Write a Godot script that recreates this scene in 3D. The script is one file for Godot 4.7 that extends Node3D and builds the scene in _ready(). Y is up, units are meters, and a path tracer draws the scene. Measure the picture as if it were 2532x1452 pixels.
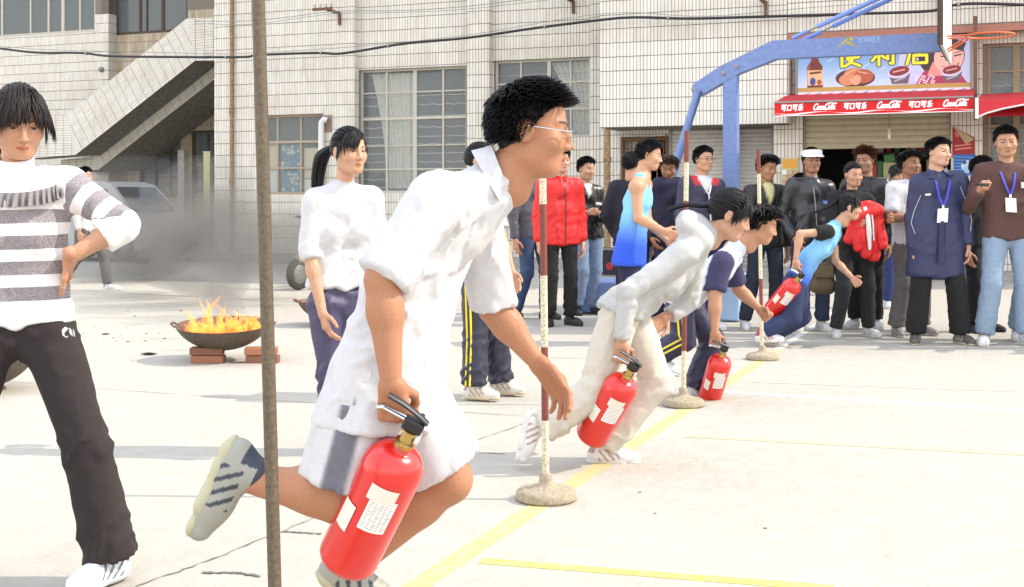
extends Node3D
# ---------------------------------------------------------------- frame
# f of the lens in photograph pixels, its principal point, the eye's height; T is the turn of court and building.
const FL := 3100.0
const CX := 1266.0
const CY := 500.0
const HC := 1.2
const T := 0.3805
var U := Vector3(cos(T), 0, sin(T))
var V := Vector3(sin(T), 0, -cos(T))
var taken := {}
var M := {}
var fold_a := FastNoiseLite.new()
var fold_b := FastNoiseLite.new()

func P(px: float, py: float, d: float) -> Vector3:
	return Vector3((px - CX) / FL * d, HC - (py - CY) / FL * d, -d)

func G(px: float, py: float) -> Vector3:
	return P(px, py, HC * FL / (py - CY))

func lin(r: float, g: float, b: float) -> Color:
	return Color(r, g, b).linear_to_srgb()

func numbered(called: String) -> String:
	var n: int = taken.get(called, 0)
	taken[called] = n + 1
	return called if n == 0 else "%s_%03d" % [called, n]

func thing(called: String, label: String, category: String, at := Vector3.ZERO, group := "") -> Node3D:
	var o := Node3D.new()
	o.name = numbered(called)
	o.position = at
	add_child(o)
	tag(o, label, category, group)
	return o

func tag(o: Node, label: String, category := "", group := "") -> void:
	o.set_meta("label", label)
	if category: o.set_meta("category", category)
	if group: o.set_meta("group", group)

func obj(called: String, mesh: Mesh, material: Material, parent: Node = self) -> MeshInstance3D:
	var o := MeshInstance3D.new()
	o.name = numbered(called) if parent == self else called
	o.mesh = mesh
	o.material_override = material
	parent.add_child(o, true)
	return o

func struct(called: String, mesh: Mesh, material: Material) -> MeshInstance3D:
	var o := obj(called, mesh, material)
	o.set_meta("kind", "structure")
	return o

func mat(c: Color, rough := 0.8, metal := 0.0, vertex := false) -> StandardMaterial3D:
	var m := StandardMaterial3D.new()
	m.albedo_color = c
	m.roughness = rough
	m.metallic = metal
	m.vertex_color_use_as_albedo = vertex
	return m

func noise_tex(seed_: int, freq: float, lo: Color, hi: Color, octaves := 4, size := 512, mid := Color(0, 0, 0, 0)) -> NoiseTexture2D:
	var n := FastNoiseLite.new()
	n.seed = seed_
	n.frequency = freq
	n.fractal_octaves = octaves
	var t := NoiseTexture2D.new()
	t.noise = n
	t.width = size
	t.height = size
	t.seamless = true
	var r := Gradient.new()
	r.set_color(0, lo)
	r.set_color(1, hi)
	if mid.a > 0: r.add_point(0.5, mid)
	t.color_ramp = r
	return t

func noise_normal(seed_: int, freq: float, strength: float, size := 512) -> NoiseTexture2D:
	var n := FastNoiseLite.new()
	n.seed = seed_
	n.frequency = freq
	var t := NoiseTexture2D.new()
	t.noise = n
	t.width = size
	t.height = size
	t.seamless = true
	t.as_normal_map = true
	t.bump_strength = strength
	return t

func tri_map(m: StandardMaterial3D, t: Texture2D, per_metre: float, normal: Texture2D = null, amount := 1.0) -> StandardMaterial3D:
	m.albedo_texture = t
	m.uv1_triplanar = true
	m.uv1_world_triplanar = true
	m.uv1_scale = Vector3.ONE * per_metre
	if normal:
		m.normal_enabled = true
		m.normal_texture = normal
		m.normal_scale = amount
	return m

# ---------------------------------------------------------------- meshes from arrays
class Geo:
	var v := PackedVector3Array()
	var c := PackedColorArray()
	var uv := PackedVector2Array()
	var idx := PackedInt32Array()
	var tint := Color.WHITE
	func vert(p: Vector3, t := Vector2.ZERO) -> int:
		v.append(p)
		c.append(tint)
		uv.append(t)
		return v.size() - 1
	func tri(a: int, b: int, d: int) -> void:
		idx.append(a); idx.append(b); idx.append(d)
	# corners run anticlockwise as seen from the front; stored clockwise
	func quad(a: Vector3, b: Vector3, d: Vector3, e: Vector3) -> void:
		var i := vert(a, Vector2(0, 1)); vert(b, Vector2(1, 1)); vert(d, Vector2(1, 0)); vert(e, Vector2(0, 0))
		tri(i, i + 2, i + 1); tri(i, i + 3, i + 2)
	func face(pts: Array) -> void:
		var i := v.size()
		for p in pts: vert(p)
		for k in range(1, pts.size() - 1): tri(i, i + k + 1, i + k)
	func box(at: Vector3, size: Vector3, b := Basis.IDENTITY) -> void:
		var h := size / 2
		for ax in 3:
			for s in [-1.0, 1.0]:
				var n := Vector3.ZERO; n[ax] = s
				var e := Vector3.ZERO; e[(ax + 1) % 3] = 1.0
				var f := n.cross(e)
				var q := []
				for k in [[-1, -1], [1, -1], [1, 1], [-1, 1]]:
					q.append(at + b * ((n + e * k[0] + f * k[1]) * h))
				quad(q[0], q[1], q[2], q[3])
	# box with its vertical edges and top edge chamfered
	func soft_box(at: Vector3, size: Vector3, ch: float, b := Basis.IDENTITY) -> void:
		var h := size / 2
		var rings := []
		for r in [[-1.0, ch], [-1.0 + ch / h.y, 0.0], [1.0 - ch / h.y, 0.0], [1.0, ch]]:
			var ring := []
			var x: float = h.x - r[1]
			var z: float = h.z - r[1]
			var q := ch
			for k in [[x, z - q], [x - q, z], [-x + q, z], [-x, z - q], [-x, -z + q], [-x + q, -z], [x - q, -z], [x, -z + q]]:
				ring.append(at + b * Vector3(k[0], h.y * r[0], k[1]))
			rings.append(ring)
		for i in 3:
			for k in 8:
				var m := (k + 1) % 8
				quad(rings[i][m], rings[i][k], rings[i + 1][k], rings[i + 1][m])
		var top: Array = rings[3].duplicate()
		top.reverse()
		face(top)
		face(rings[0])
	func tube(pts: Array, radii: Array, sides := 8, cap := true, squash := 1.0, side := Vector3.ZERO) -> void:
		var first := v.size()
		var n := pts.size()
		var x := Vector3.ZERO
		for i in n:
			var d: Vector3 = (pts[mini(i + 1, n - 1)] - pts[maxi(i - 1, 0)]).normalized()
			if i == 0:
				x = side if side != Vector3.ZERO else (Vector3.RIGHT if absf(d.x) < 0.7 else Vector3.UP)
			x = (x - d * x.dot(d)).normalized()
			var y := d.cross(x)
			var r: float = radii[mini(i, radii.size() - 1)]
			for k in sides:
				var w := TAU * k / sides
				vert(pts[i] + (x * cos(w) + y * sin(w) * squash) * r, Vector2(float(k) / sides, float(i) / maxf(n - 1, 1)))
		for i in n - 1:
			for k in sides:
				var a := first + i * sides + k
				var b := first + i * sides + (k + 1) % sides
				tri(a, a + sides, b); tri(b, a + sides, b + sides)
		if cap:
			for e in [0, n - 1]:
				var m := vert(pts[e])
				var ring: int = first + e * sides
				var own := v.size()
				for k in sides: vert(v[ring + k])
				for k in sides:
					if e == 0: tri(m, own + k, own + (k + 1) % sides)
					else: tri(m, own + (k + 1) % sides, own + k)
	# profile of Vector2(radius, height) turned about the y axis of x
	func lathe(prof: Array, x := Transform3D.IDENTITY, sides := 24, sharp := false) -> void:
		var n := prof.size()
		var rows := []
		for i in n:
			var reps := 2 if sharp and i > 0 and i < n - 1 else 1
			for r in reps:
				var row := v.size()
				for k in sides + 1:
					var w := TAU * k / sides
					vert(x * Vector3(cos(w) * prof[i].x, prof[i].y, sin(w) * prof[i].x), Vector2(float(k) / sides, float(i) / (n - 1)))
				rows.append(row)
		var step := 2 if sharp else 1
		for i in range(0, rows.size() - 1, step):
			for k in sides:
				var a: int = rows[i] + k
				var b: int = rows[i + 1] + k
				tri(a, a + 1, b); tri(a + 1, b + 1, b)
	# outline in the xy plane of x (anticlockwise), from z = 0 to z = depth
	func prism(poly: PackedVector2Array, depth: float, x := Transform3D.IDENTITY) -> void:
		var area := 0.0
		for i in poly.size():
			var q := poly[(i + 1) % poly.size()]
			area += poly[i].x * q.y - q.x * poly[i].y
		if area < 0: poly.reverse()
		var ids := Geometry2D.triangulate_polygon(poly)
		for z in [0.0, depth]:
			var i := v.size()
			for p in poly: vert(x * Vector3(p.x, p.y, z), p)
			for k in range(0, ids.size(), 3):
				var a := poly[ids[k]]
				var cw := (poly[ids[k + 1]] - a).cross(poly[ids[k + 2]] - a) < 0
				if cw == (z > 0): tri(i + ids[k], i + ids[k + 1], i + ids[k + 2])
				else: tri(i + ids[k], i + ids[k + 2], i + ids[k + 1])
		for k in poly.size():
			var a := poly[k]
			var b := poly[(k + 1) % poly.size()]
			quad(x * Vector3(a.x, a.y, 0), x * Vector3(b.x, b.y, 0), x * Vector3(b.x, b.y, depth), x * Vector3(a.x, a.y, depth))
	func add(o: Geo, x: Transform3D) -> void:
		var first := v.size()
		var flip := x.basis.determinant() < 0
		for i in o.v.size():
			v.append(x * o.v[i]); c.append(o.c[i]); uv.append(o.uv[i])
		for i in range(0, o.idx.size(), 3):
			if flip: tri(first + o.idx[i], first + o.idx[i + 2], first + o.idx[i + 1])
			else: tri(first + o.idx[i], first + o.idx[i + 1], first + o.idx[i + 2])
	func normals() -> PackedVector3Array:
		var n := PackedVector3Array()
		n.resize(v.size())
		for i in range(0, idx.size(), 3):
			var a := idx[i]
			var b := idx[i + 1]
			var d := idx[i + 2]
			var f := (v[d] - v[a]).cross(v[b] - v[a])
			n[a] += f; n[b] += f; n[d] += f
		for i in n.size():
			n[i] = n[i].normalized() if n[i].length_squared() > 1e-20 else Vector3.UP
		return n
	func build() -> ArrayMesh:
		var a := []
		a.resize(Mesh.ARRAY_MAX)
		a[Mesh.ARRAY_VERTEX] = v
		a[Mesh.ARRAY_NORMAL] = normals()
		a[Mesh.ARRAY_COLOR] = c
		a[Mesh.ARRAY_TEX_UV] = uv
		a[Mesh.ARRAY_INDEX] = idx
		var m := ArrayMesh.new()
		m.add_surface_from_arrays(Mesh.PRIMITIVE_TRIANGLES, a)
		return m

# ---------------------------------------------------------------- smooth solids: tapered capsules and ellipsoids joined by a smooth minimum, meshed as surface nets
class Blob:
	var A := PackedVector3Array()
	var BA := PackedVector3Array()
	var D := PackedVector3Array()
	var F := PackedVector3Array()
	var R := PackedFloat32Array()
	var DR := PackedFloat32Array()
	var K := PackedFloat32Array()
	var TY := PackedInt32Array()
	var CN := PackedVector3Array()
	var CP := PackedVector3Array()
	var lo := Vector3(1e9, 1e9, 1e9)
	var hi := -lo
	var minimum := -1e9
	func grow(a: Vector3, r: Vector3) -> void:
		lo = lo.min(a - r)
		hi = hi.max(a + r)
	# TY: 1 ellipsoid, 2 cut away, 4 ends flat at its cut plane
	func add(a: Vector3, b: Vector3, r0: float, r1: float, k := 0.03, flat := Vector3.ZERO, cut_at := Vector3.ZERO, cut_n := Vector3.ZERO, away := false) -> void:
		if not away:
			grow(a, Vector3.ONE * r0)
			grow(b, Vector3.ONE * r1)
		A.append(a)
		var ba := b - a
		ba += flat * ba.dot(flat)
		BA.append(ba); D.append(ba / maxf(ba.length_squared(), 1e-9)); F.append(flat)
		R.append(r0); DR.append(r1 - r0); K.append(k)
		CN.append(cut_n); CP.append(cut_at)
		TY.append((2 if away else 0) + (4 if cut_n != Vector3.ZERO else 0))
	func ell(a: Vector3, r: Vector3, k := 0.01, away := false) -> void:
		if not away: grow(a, r)
		A.append(a); BA.append(Vector3.ONE / r); D.append(Vector3.ZERO); F.append(Vector3.ZERO)
		R.append(0); DR.append(0); K.append(k); CN.append(Vector3.ZERO); CP.append(Vector3.ZERO)
		TY.append(1 + (2 if away else 0))
	func one(i: int, p: Vector3) -> float:
		var q := p - A[i]
		if TY[i] & 1:
			var e := q * BA[i]
			var l := e.length()
			return l * (l - 1.0) / maxf((e * BA[i]).length(), 1e-6)
		q += F[i] * q.dot(F[i])
		var h := clampf(q.dot(D[i]), 0.0, 1.0)
		var d := (q - BA[i] * h).length() - R[i] - DR[i] * h
		if TY[i] & 4: d = maxf(d, (p - CP[i]).dot(CN[i]))
		return d
	func nearest(p: Vector3) -> Vector2i:
		var best := 0
		var least := 1e9
		for i in A.size():
			if TY[i] & 2: continue
			var d := one(i, p)
			if d < least:
				least = d
				best = i
		return Vector2i(best, 0)
	func along(i: int, p: Vector3) -> float:
		var q := p - A[i]
		q += F[i] * q.dot(F[i])
		return clampf(q.dot(D[i]), 0.0, 1.0)
	func mesh(cell: float, mirror := false) -> Geo:
		var pad := cell * 2.5
		var o := lo - Vector3.ONE * pad
		var n := Vector3i(((hi - lo + Vector3.ONE * pad * 2) / cell / 8.0).ceil()) * 8
		if mirror:
			n.x = (n.x + 15) / 16 * 16
			o.x = -(n.x - 1) * 0.5 * cell
		var live := {}
		var sy := n.x
		var sz := n.x * n.y
		var val := PackedFloat32Array()
		val.resize(sz * n.z)
		val.fill(1.0)
		var count := A.size()
		var br := cell * 4.0 * 1.7321 + cell * 2.0
		var blocks := PackedInt32Array()
		var ds := PackedFloat32Array()
		ds.resize(count)
		for bz in n.z / 8: for by in n.y / 8: for bx in n.x / 8:
			if mirror and bx >= n.x / 16:
				var other := Vector3i(n.x / 8 - 1 - bx, by, bz)
				if live.has(other): blocks.append(bx * 8 + by * 8 * sy + bz * 8 * sz)
				for z in 8: for y in 8:
					var row: int = (by * 8 + y) * sy + (bz * 8 + z) * sz
					for x in 8: val[row + bx * 8 + x] = val[row + n.x - 1 - bx * 8 - x]
				continue
			var c := o + Vector3(bx * 8 + 3.5, by * 8 + 3.5, bz * 8 + 3.5) * cell
			var least := 1e9
			var full := 1e3
			for i in count:
				var d := one(i, c)
				ds[i] = d
				var e := maxf(K[i] - absf((-d if TY[i] & 2 else d) - full), 0.0)
				if TY[i] & 2:
					full = maxf(full, -d) + e * e * 0.25 / K[i]
				else:
					least = minf(least, d)
					full = minf(full, d) - e * e * 0.25 / K[i]
			if absf(full) > br * 1.6:
				if full < 0.0:
					for z in 8: for y in 8:
						var at0: int = bx * 8 + (by * 8 + y) * sy + (bz * 8 + z) * sz
						for x in 8: val[at0 + x] = -1.0
				continue
			blocks.append(bx * 8 + by * 8 * sy + bz * 8 * sz)
			if mirror: live[Vector3i(bx, by, bz)] = true
			var act := PackedInt32Array()
			for i in count:
				if (TY[i] & 2 and ds[i] < br * 3.0 + K[i]) or (not TY[i] & 2 and ds[i] < least + br * 3.0 + K[i]): act.append(i)
			for z in 8: for y in 8:
				var at: int = bx * 8 + (by * 8 + y) * sy + (bz * 8 + z) * sz
				var p := o + Vector3(bx * 8, by * 8 + y, bz * 8 + z) * cell
				for x in 8:
					var res := 1e3
					for i in act:
						var q := p - A[i]
						var d := 0.0
						var ty := TY[i]
						if ty & 1:
							q *= BA[i]
							var l := q.length()
							d = l * (l - 1.0) / maxf((q * BA[i]).length(), 1e-6)
						else:
							q += F[i] * q.dot(F[i])
							var h := clampf(q.dot(D[i]), 0.0, 1.0)
							d = (q - BA[i] * h).length() - R[i] - DR[i] * h
							if ty & 4: d = maxf(d, (p - CP[i]).dot(CN[i]))
						if ty & 2:
							var e := K[i] - absf(-d - res)
							res = maxf(res, -d)
							if e > 0.0: res += e * e * 0.25 / K[i]
						else:
							var e := K[i] - absf(d - res)
							res = minf(res, d)
							if e > 0.0: res -= e * e * 0.25 / K[i]
					val[at + x] = res
					p.x += cell
		var vid := PackedInt32Array()
		vid.resize(val.size())
		vid.fill(-1)
		var g := Geo.new()
		var cells := PackedInt32Array()
		var lim := cell * 3.0
		for b in blocks:
			for z in 8: for y in 8: for x in 8:
				var at: int = b + x + y * sy + z * sz
				var v0 := val[at]
				if v0 > lim or v0 < -lim: continue
				var zz := at / sz
				var r := at - zz * sz
				var yy := r / sy
				var xx := r - yy * sy
				if xx >= n.x - 1 or yy >= n.y - 1 or zz >= n.z - 1: continue
				var v1 := val[at + 1]
				var v2 := val[at + sy]
				var v3 := val[at + sy + 1]
				var v4 := val[at + sz]
				var v5 := val[at + sz + 1]
				var v6 := val[at + sz + sy]
				var v7 := val[at + sz + sy + 1]
				var m := int(v0 < 0) + int(v1 < 0) + int(v2 < 0) + int(v3 < 0) + int(v4 < 0) + int(v5 < 0) + int(v6 < 0) + int(v7 < 0)
				if m == 0 or m == 8: continue
				var s := Vector3.ZERO
				var k := 0
				if (v0 < 0) != (v1 < 0): s += Vector3(v0 / (v0 - v1), 0, 0); k += 1
				if (v2 < 0) != (v3 < 0): s += Vector3(v2 / (v2 - v3), 1, 0); k += 1
				if (v4 < 0) != (v5 < 0): s += Vector3(v4 / (v4 - v5), 0, 1); k += 1
				if (v6 < 0) != (v7 < 0): s += Vector3(v6 / (v6 - v7), 1, 1); k += 1
				if (v0 < 0) != (v2 < 0): s += Vector3(0, v0 / (v0 - v2), 0); k += 1
				if (v1 < 0) != (v3 < 0): s += Vector3(1, v1 / (v1 - v3), 0); k += 1
				if (v4 < 0) != (v6 < 0): s += Vector3(0, v4 / (v4 - v6), 1); k += 1
				if (v5 < 0) != (v7 < 0): s += Vector3(1, v5 / (v5 - v7), 1); k += 1
				if (v0 < 0) != (v4 < 0): s += Vector3(0, 0, v0 / (v0 - v4)); k += 1
				if (v1 < 0) != (v5 < 0): s += Vector3(1, 0, v1 / (v1 - v5)); k += 1
				if (v2 < 0) != (v6 < 0): s += Vector3(0, 1, v2 / (v2 - v6)); k += 1
				if (v3 < 0) != (v7 < 0): s += Vector3(1, 1, v3 / (v3 - v7)); k += 1
				vid[at] = g.v.size()
				g.vert(o + (Vector3(xx, yy, zz) + s / k) * cell)
				cells.append(at)
		for at in cells:
			var a0 := val[at] < 0
			if a0 != (val[at + 1] < 0): face4(g, vid[at], vid[at - sy], vid[at - sy - sz], vid[at - sz], a0)
			if a0 != (val[at + sy] < 0): face4(g, vid[at], vid[at - sz], vid[at - sz - 1], vid[at - 1], a0)
			if a0 != (val[at + sz] < 0): face4(g, vid[at], vid[at - 1], vid[at - 1 - sy], vid[at - sy], a0)
		return g
	func face4(g: Geo, a: int, b: int, c: int, d: int, flip: bool) -> void:
		if a < 0 or b < 0 or c < 0 or d < 0: return
		if flip:
			g.tri(a, c, b); g.tri(a, d, c)
		else:
			g.tri(a, b, c); g.tri(a, c, d)

# ---------------------------------------------------------------- heads, hands, shoes: made once, in their own axes (y up, z forward, x to the person's left)
var heads := {}
var hands := {}
var shoe_upper := {}
var shoe_sole := {}

func hairline(p: Vector3) -> bool:
	var z := p.z
	var edge := 0.066
	if z < 0.055: edge = lerpf(0.03, 0.066, clampf((z - 0.02) / 0.035, 0, 1))
	if z < 0.02: edge = lerpf(-0.028, 0.03, clampf((z + 0.02) / 0.04, 0, 1))
	if z < -0.02: edge = lerpf(-0.065, -0.028, clampf((z + 0.08) / 0.06, 0, 1))
	return p.y > edge

func make_head(female: bool, cell: float, shut := false) -> Geo:
	var b := Blob.new()
	b.ell(Vector3(0, 0.026, -0.012), Vector3(0.075, 0.091, 0.095), 0.02)
	var jw := 0.052 if female else 0.057
	b.ell(Vector3(0, -0.045, 0.026), Vector3(jw, 0.060, 0.058), 0.04)
	b.ell(Vector3(0, -0.092, 0.058), Vector3(0.019, 0.017, 0.018), 0.035)
	for s in [-1.0, 1.0]:
		b.ell(Vector3(s * 0.041, -0.028, 0.050), Vector3(0.027, 0.024, 0.026), 0.03)
		b.add(Vector3(s * 0.050, -0.07, 0.0), Vector3(s * 0.028, -0.092, 0.045), 0.014, 0.015, 0.04)
		b.add(Vector3(s * 0.014, 0.021, 0.080), Vector3(s * 0.045, 0.022, 0.062), 0.007, 0.006, 0.015)
		b.ell(Vector3(s * 0.032, 0.0, 0.094), Vector3(0.022, 0.012, 0.016), 0.014, true)
	for s in [-1.0, 1.0]:
		b.ell(Vector3(s * 0.032, -0.001, 0.0665), Vector3(0.0155, 0.0145, 0.0152), 0.007)
	b.add(Vector3(0, 0.010, 0.082), Vector3(0, -0.032, 0.100), 0.0065, 0.0105, 0.012)
	for s in [-1.0, 1.0]:
		b.ell(Vector3(s * 0.0125, -0.036, 0.090), Vector3(0.0085, 0.0075, 0.010), 0.008)
		b.ell(Vector3(s * 0.007, -0.044, 0.097), Vector3(0.004, 0.0035, 0.005), 0.003, true)
	var full := 0.0064 if female else 0.0060
	b.add(Vector3(-0.017, -0.0635, 0.076), Vector3(0, -0.061, 0.0865), full * 0.7, full, 0.008)
	b.add(Vector3(0.017, -0.0635, 0.076), Vector3(0, -0.061, 0.0865), full * 0.7, full, 0.008)
	b.add(Vector3(-0.013, -0.0715, 0.077), Vector3(0.013, -0.0715, 0.077), full, full, 0.008)
	b.ell(Vector3(0, -0.0730, 0.082), Vector3(0.011, 0.005, 0.006), 0.006)
	b.add(Vector3(-0.02, -0.0672, 0.094), Vector3(0.02, -0.0672, 0.094), 0.0022, 0.0022, 0.004, Vector3.ZERO, Vector3.ZERO, Vector3.ZERO, true)
	for s in [-1.0, 1.0]:
		# the opening between the lids
		b.ell(Vector3(s * 0.0325, -0.0012, 0.0840), Vector3(0.0145, 0.0024 if shut else 0.0036, 0.0125), 0.002, true)
		b.ell(Vector3(s * 0.078, -0.006, -0.012), Vector3(0.008, 0.031, 0.018), 0.006)
		b.ell(Vector3(s * 0.087, -0.004, -0.009), Vector3(0.006, 0.019, 0.010), 0.004, true)
	var nr := 0.043 if female else 0.051
	b.add(Vector3(0, -0.05, -0.022), Vector3(0, -0.15, -0.036), nr, nr, 0.03)
	var g := b.mesh(cell, true)
	for i in g.v.size():
		var p := g.v[i]
		var q := Vector3(absf(p.x), p.y, p.z)
		var c := Color.WHITE
		if hairline(p) and p.distance_to(Vector3(signf(p.x) * 0.08, -0.006, -0.012)) > 0.027:
			c = Color(0.02, 0.03, 0.05)
		if p.z > 0.03:
			var lip := Vector2(q.x / 0.021, (p.y + 0.0665) / 0.0105).length()
			if lip < 1.0 and p.z > 0.06 and absf(p.y + 0.0672) < 0.0015: c = Color(0.42, 0.26, 0.25)
			elif lip < 0.92 and p.z > 0.06: c = Color(0.86, 0.58, 0.56) if female else Color(0.86, 0.70, 0.66)
			var bx := clampf((q.x - 0.013) / 0.036, 0, 1)
			var by := 0.0215 + 0.004 * sin(bx * 2.4)
			var thick := (0.0034 if female else 0.0050) * (1.0 - 0.45 * bx)
			if q.x > 0.011 and q.x < 0.052 and absf(p.y - by) < thick: c = Color(0.14, 0.12, 0.11)
			var ex := (q.x - 0.0325) / 0.0165
			if absf(ex) < 1.0:
				var top := -0.0012 + (0.0022 if shut else 0.0046) * sqrt(1.0 - ex * ex)
				if p.y > top - 0.0008 and p.y < top + 0.0026: c = Color(0.12, 0.09, 0.08)
			var cheek := Vector2((q.x - 0.044) / 0.022, (p.y + 0.03) / 0.02).length()
			if cheek < 1.0: c = c * Color(1.0, 0.92, 0.9).lerp(Color.WHITE, cheek)
		g.c[i] = c
	return g

func make_hand(pose: String, cell: float) -> Geo:
	# wrist at the origin, fingers towards -y, palm towards +x, thumb at +z
	var b := Blob.new()
	for z in [-0.022, 0.0, 0.022]:
		b.add(Vector3(0, -0.02, z * 0.75), Vector3(0.002, -0.085, z * 1.25), 0.0145, 0.0135, 0.014)
	b.add(Vector3(0, 0.03, 0), Vector3(0, -0.02, 0), 0.0235, 0.022, 0.02)
	var bend: Array = {"relaxed": [22, 28, 16], "grip": [72, 88, 52], "flat": [6, 8, 5], "fist": [82, 95, 60]}[pose]
	var lens := [[0.031, 0.044, 0.026, 0.021], [0.0105, 0.048, 0.030, 0.022], [-0.0105, 0.044, 0.028, 0.021], [-0.030, 0.034, 0.021, 0.018]]
	var n := 0
	for f in lens:
		var at := Vector3(0.002, -0.086 - (0.006 if n == 1 or n == 2 else 0.0), f[0])
		var ang := 0.0
		var r := 0.0092 if n < 3 else 0.0080
		for k in 3:
			ang += deg_to_rad(bend[k] * (1.0 + 0.10 * (n - 1.5)))
			var to: Vector3 = at + Vector3(sin(ang), -cos(ang), f[0] * 0.06) * f[k + 1]
			b.add(at, to, r, r * 0.92, 0.006 if k > 0 else 0.010)
			at = to
			r *= 0.92
		n += 1
	var t := Vector3(0.006, -0.025, 0.022)
	var dirs := [Vector3(0.35, -0.62, 0.70), Vector3(0.35, -0.85, 0.30), Vector3(0.30, -0.93, 0.10)]
	if pose == "grip" or pose == "fist":
		dirs = [Vector3(0.75, -0.55, 0.45), Vector3(0.75, -0.68, -0.15), Vector3(0.30, -0.75, -0.60)]
	if pose == "flat": dirs = [Vector3(0.15, -0.55, 0.82), Vector3(0.10, -0.70, 0.70), Vector3(0.05, -0.8, 0.6)]
	var tr := 0.0125
	for k in 3:
		var to: Vector3 = t + dirs[k].normalized() * [0.042, 0.032, 0.025][k]
		b.add(t, to, tr, tr * 0.86, 0.012 if k == 0 else 0.006)
		t = to
		tr *= 0.86
	return b.mesh(cell)

func make_shoes(cell: float) -> void:
	# ankle at the origin, toes towards +z, the ground at y = -0.085
	var b := Blob.new()
	b.add(Vector3(0, 0.005, -0.018), Vector3(0, -0.045, -0.030), 0.038, 0.034, 0.02)
	b.add(Vector3(0, -0.03, 0.0), Vector3(0, -0.050, 0.095), 0.040, 0.036, 0.03)
	b.add(Vector3(0.003, -0.052, 0.09), Vector3(-0.004, -0.056, 0.150), 0.040, 0.030, 0.03)
	b.add(Vector3(0, -0.05, -0.04), Vector3(0, -0.056, 0.02), 0.036, 0.036, 0.02)
	b.ell(Vector3(0, -0.135, 0.05), Vector3(0.3, 0.062, 0.4), 0.004, true)
	var g := b.mesh(cell)
	for i in g.v.size():
		var p := g.v[i]
		var c := Color.WHITE
		var side := absf(p.x) > 0.020 and p.y < -0.012
		if side and p.z > -0.02 and p.z < 0.085 and fposmod(p.z * 1.0 + p.y * 0.8, 0.034) < 0.013: c = Color(0.0, 1, 0)
		if p.z < -0.035 and p.y > -0.03: c = Color(0.0, 1, 0)
		if absf(p.x) < 0.017 and p.z > 0.015 and p.z < 0.095 and p.y > -0.035 and fposmod(p.z, 0.018) < 0.008: c = Color(0.0, 0, 1)
		if p.y > 0.012: c = Color(0.0, 1, 0)
		g.c[i] = c
	shoe_upper[cell] = g
	var s := Blob.new()
	for q in [[-0.044, 0.033, 0.0], [0.0, 0.032, 0.002], [0.085, 0.043, 0.002], [0.145, 0.034, -0.004]]:
		s.ell(Vector3(q[2], -0.0715, q[0]), Vector3(q[1], 0.0148, q[1]), 0.01)
	s.add(Vector3(0, -0.0715, -0.04), Vector3(0.001, -0.0715, 0.09), 0.0135, 0.0135, 0.02)
	for x in [-0.018, 0.018]:
		s.add(Vector3(x, -0.0715, -0.04), Vector3(x * 1.4, -0.0715, 0.10), 0.0135, 0.0135, 0.02)
	shoe_sole[cell] = s.mesh(cell)

# ---------------------------------------------------------------- hair: many tapered locks that follow the skull
const SKULL_C := Vector3(0, 0.026, -0.012)
const SKULL_R := Vector3(0.0775, 0.0935, 0.0975)

func keep_out(p: Vector3, off: float) -> Vector3:
	var q := (p - SKULL_C) / SKULL_R
	var l := q.length()
	var least := 1.0 + off / 0.09
	if l < least and l > 1e-4: return SKULL_C + q / l * least * SKULL_R
	return p

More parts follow.
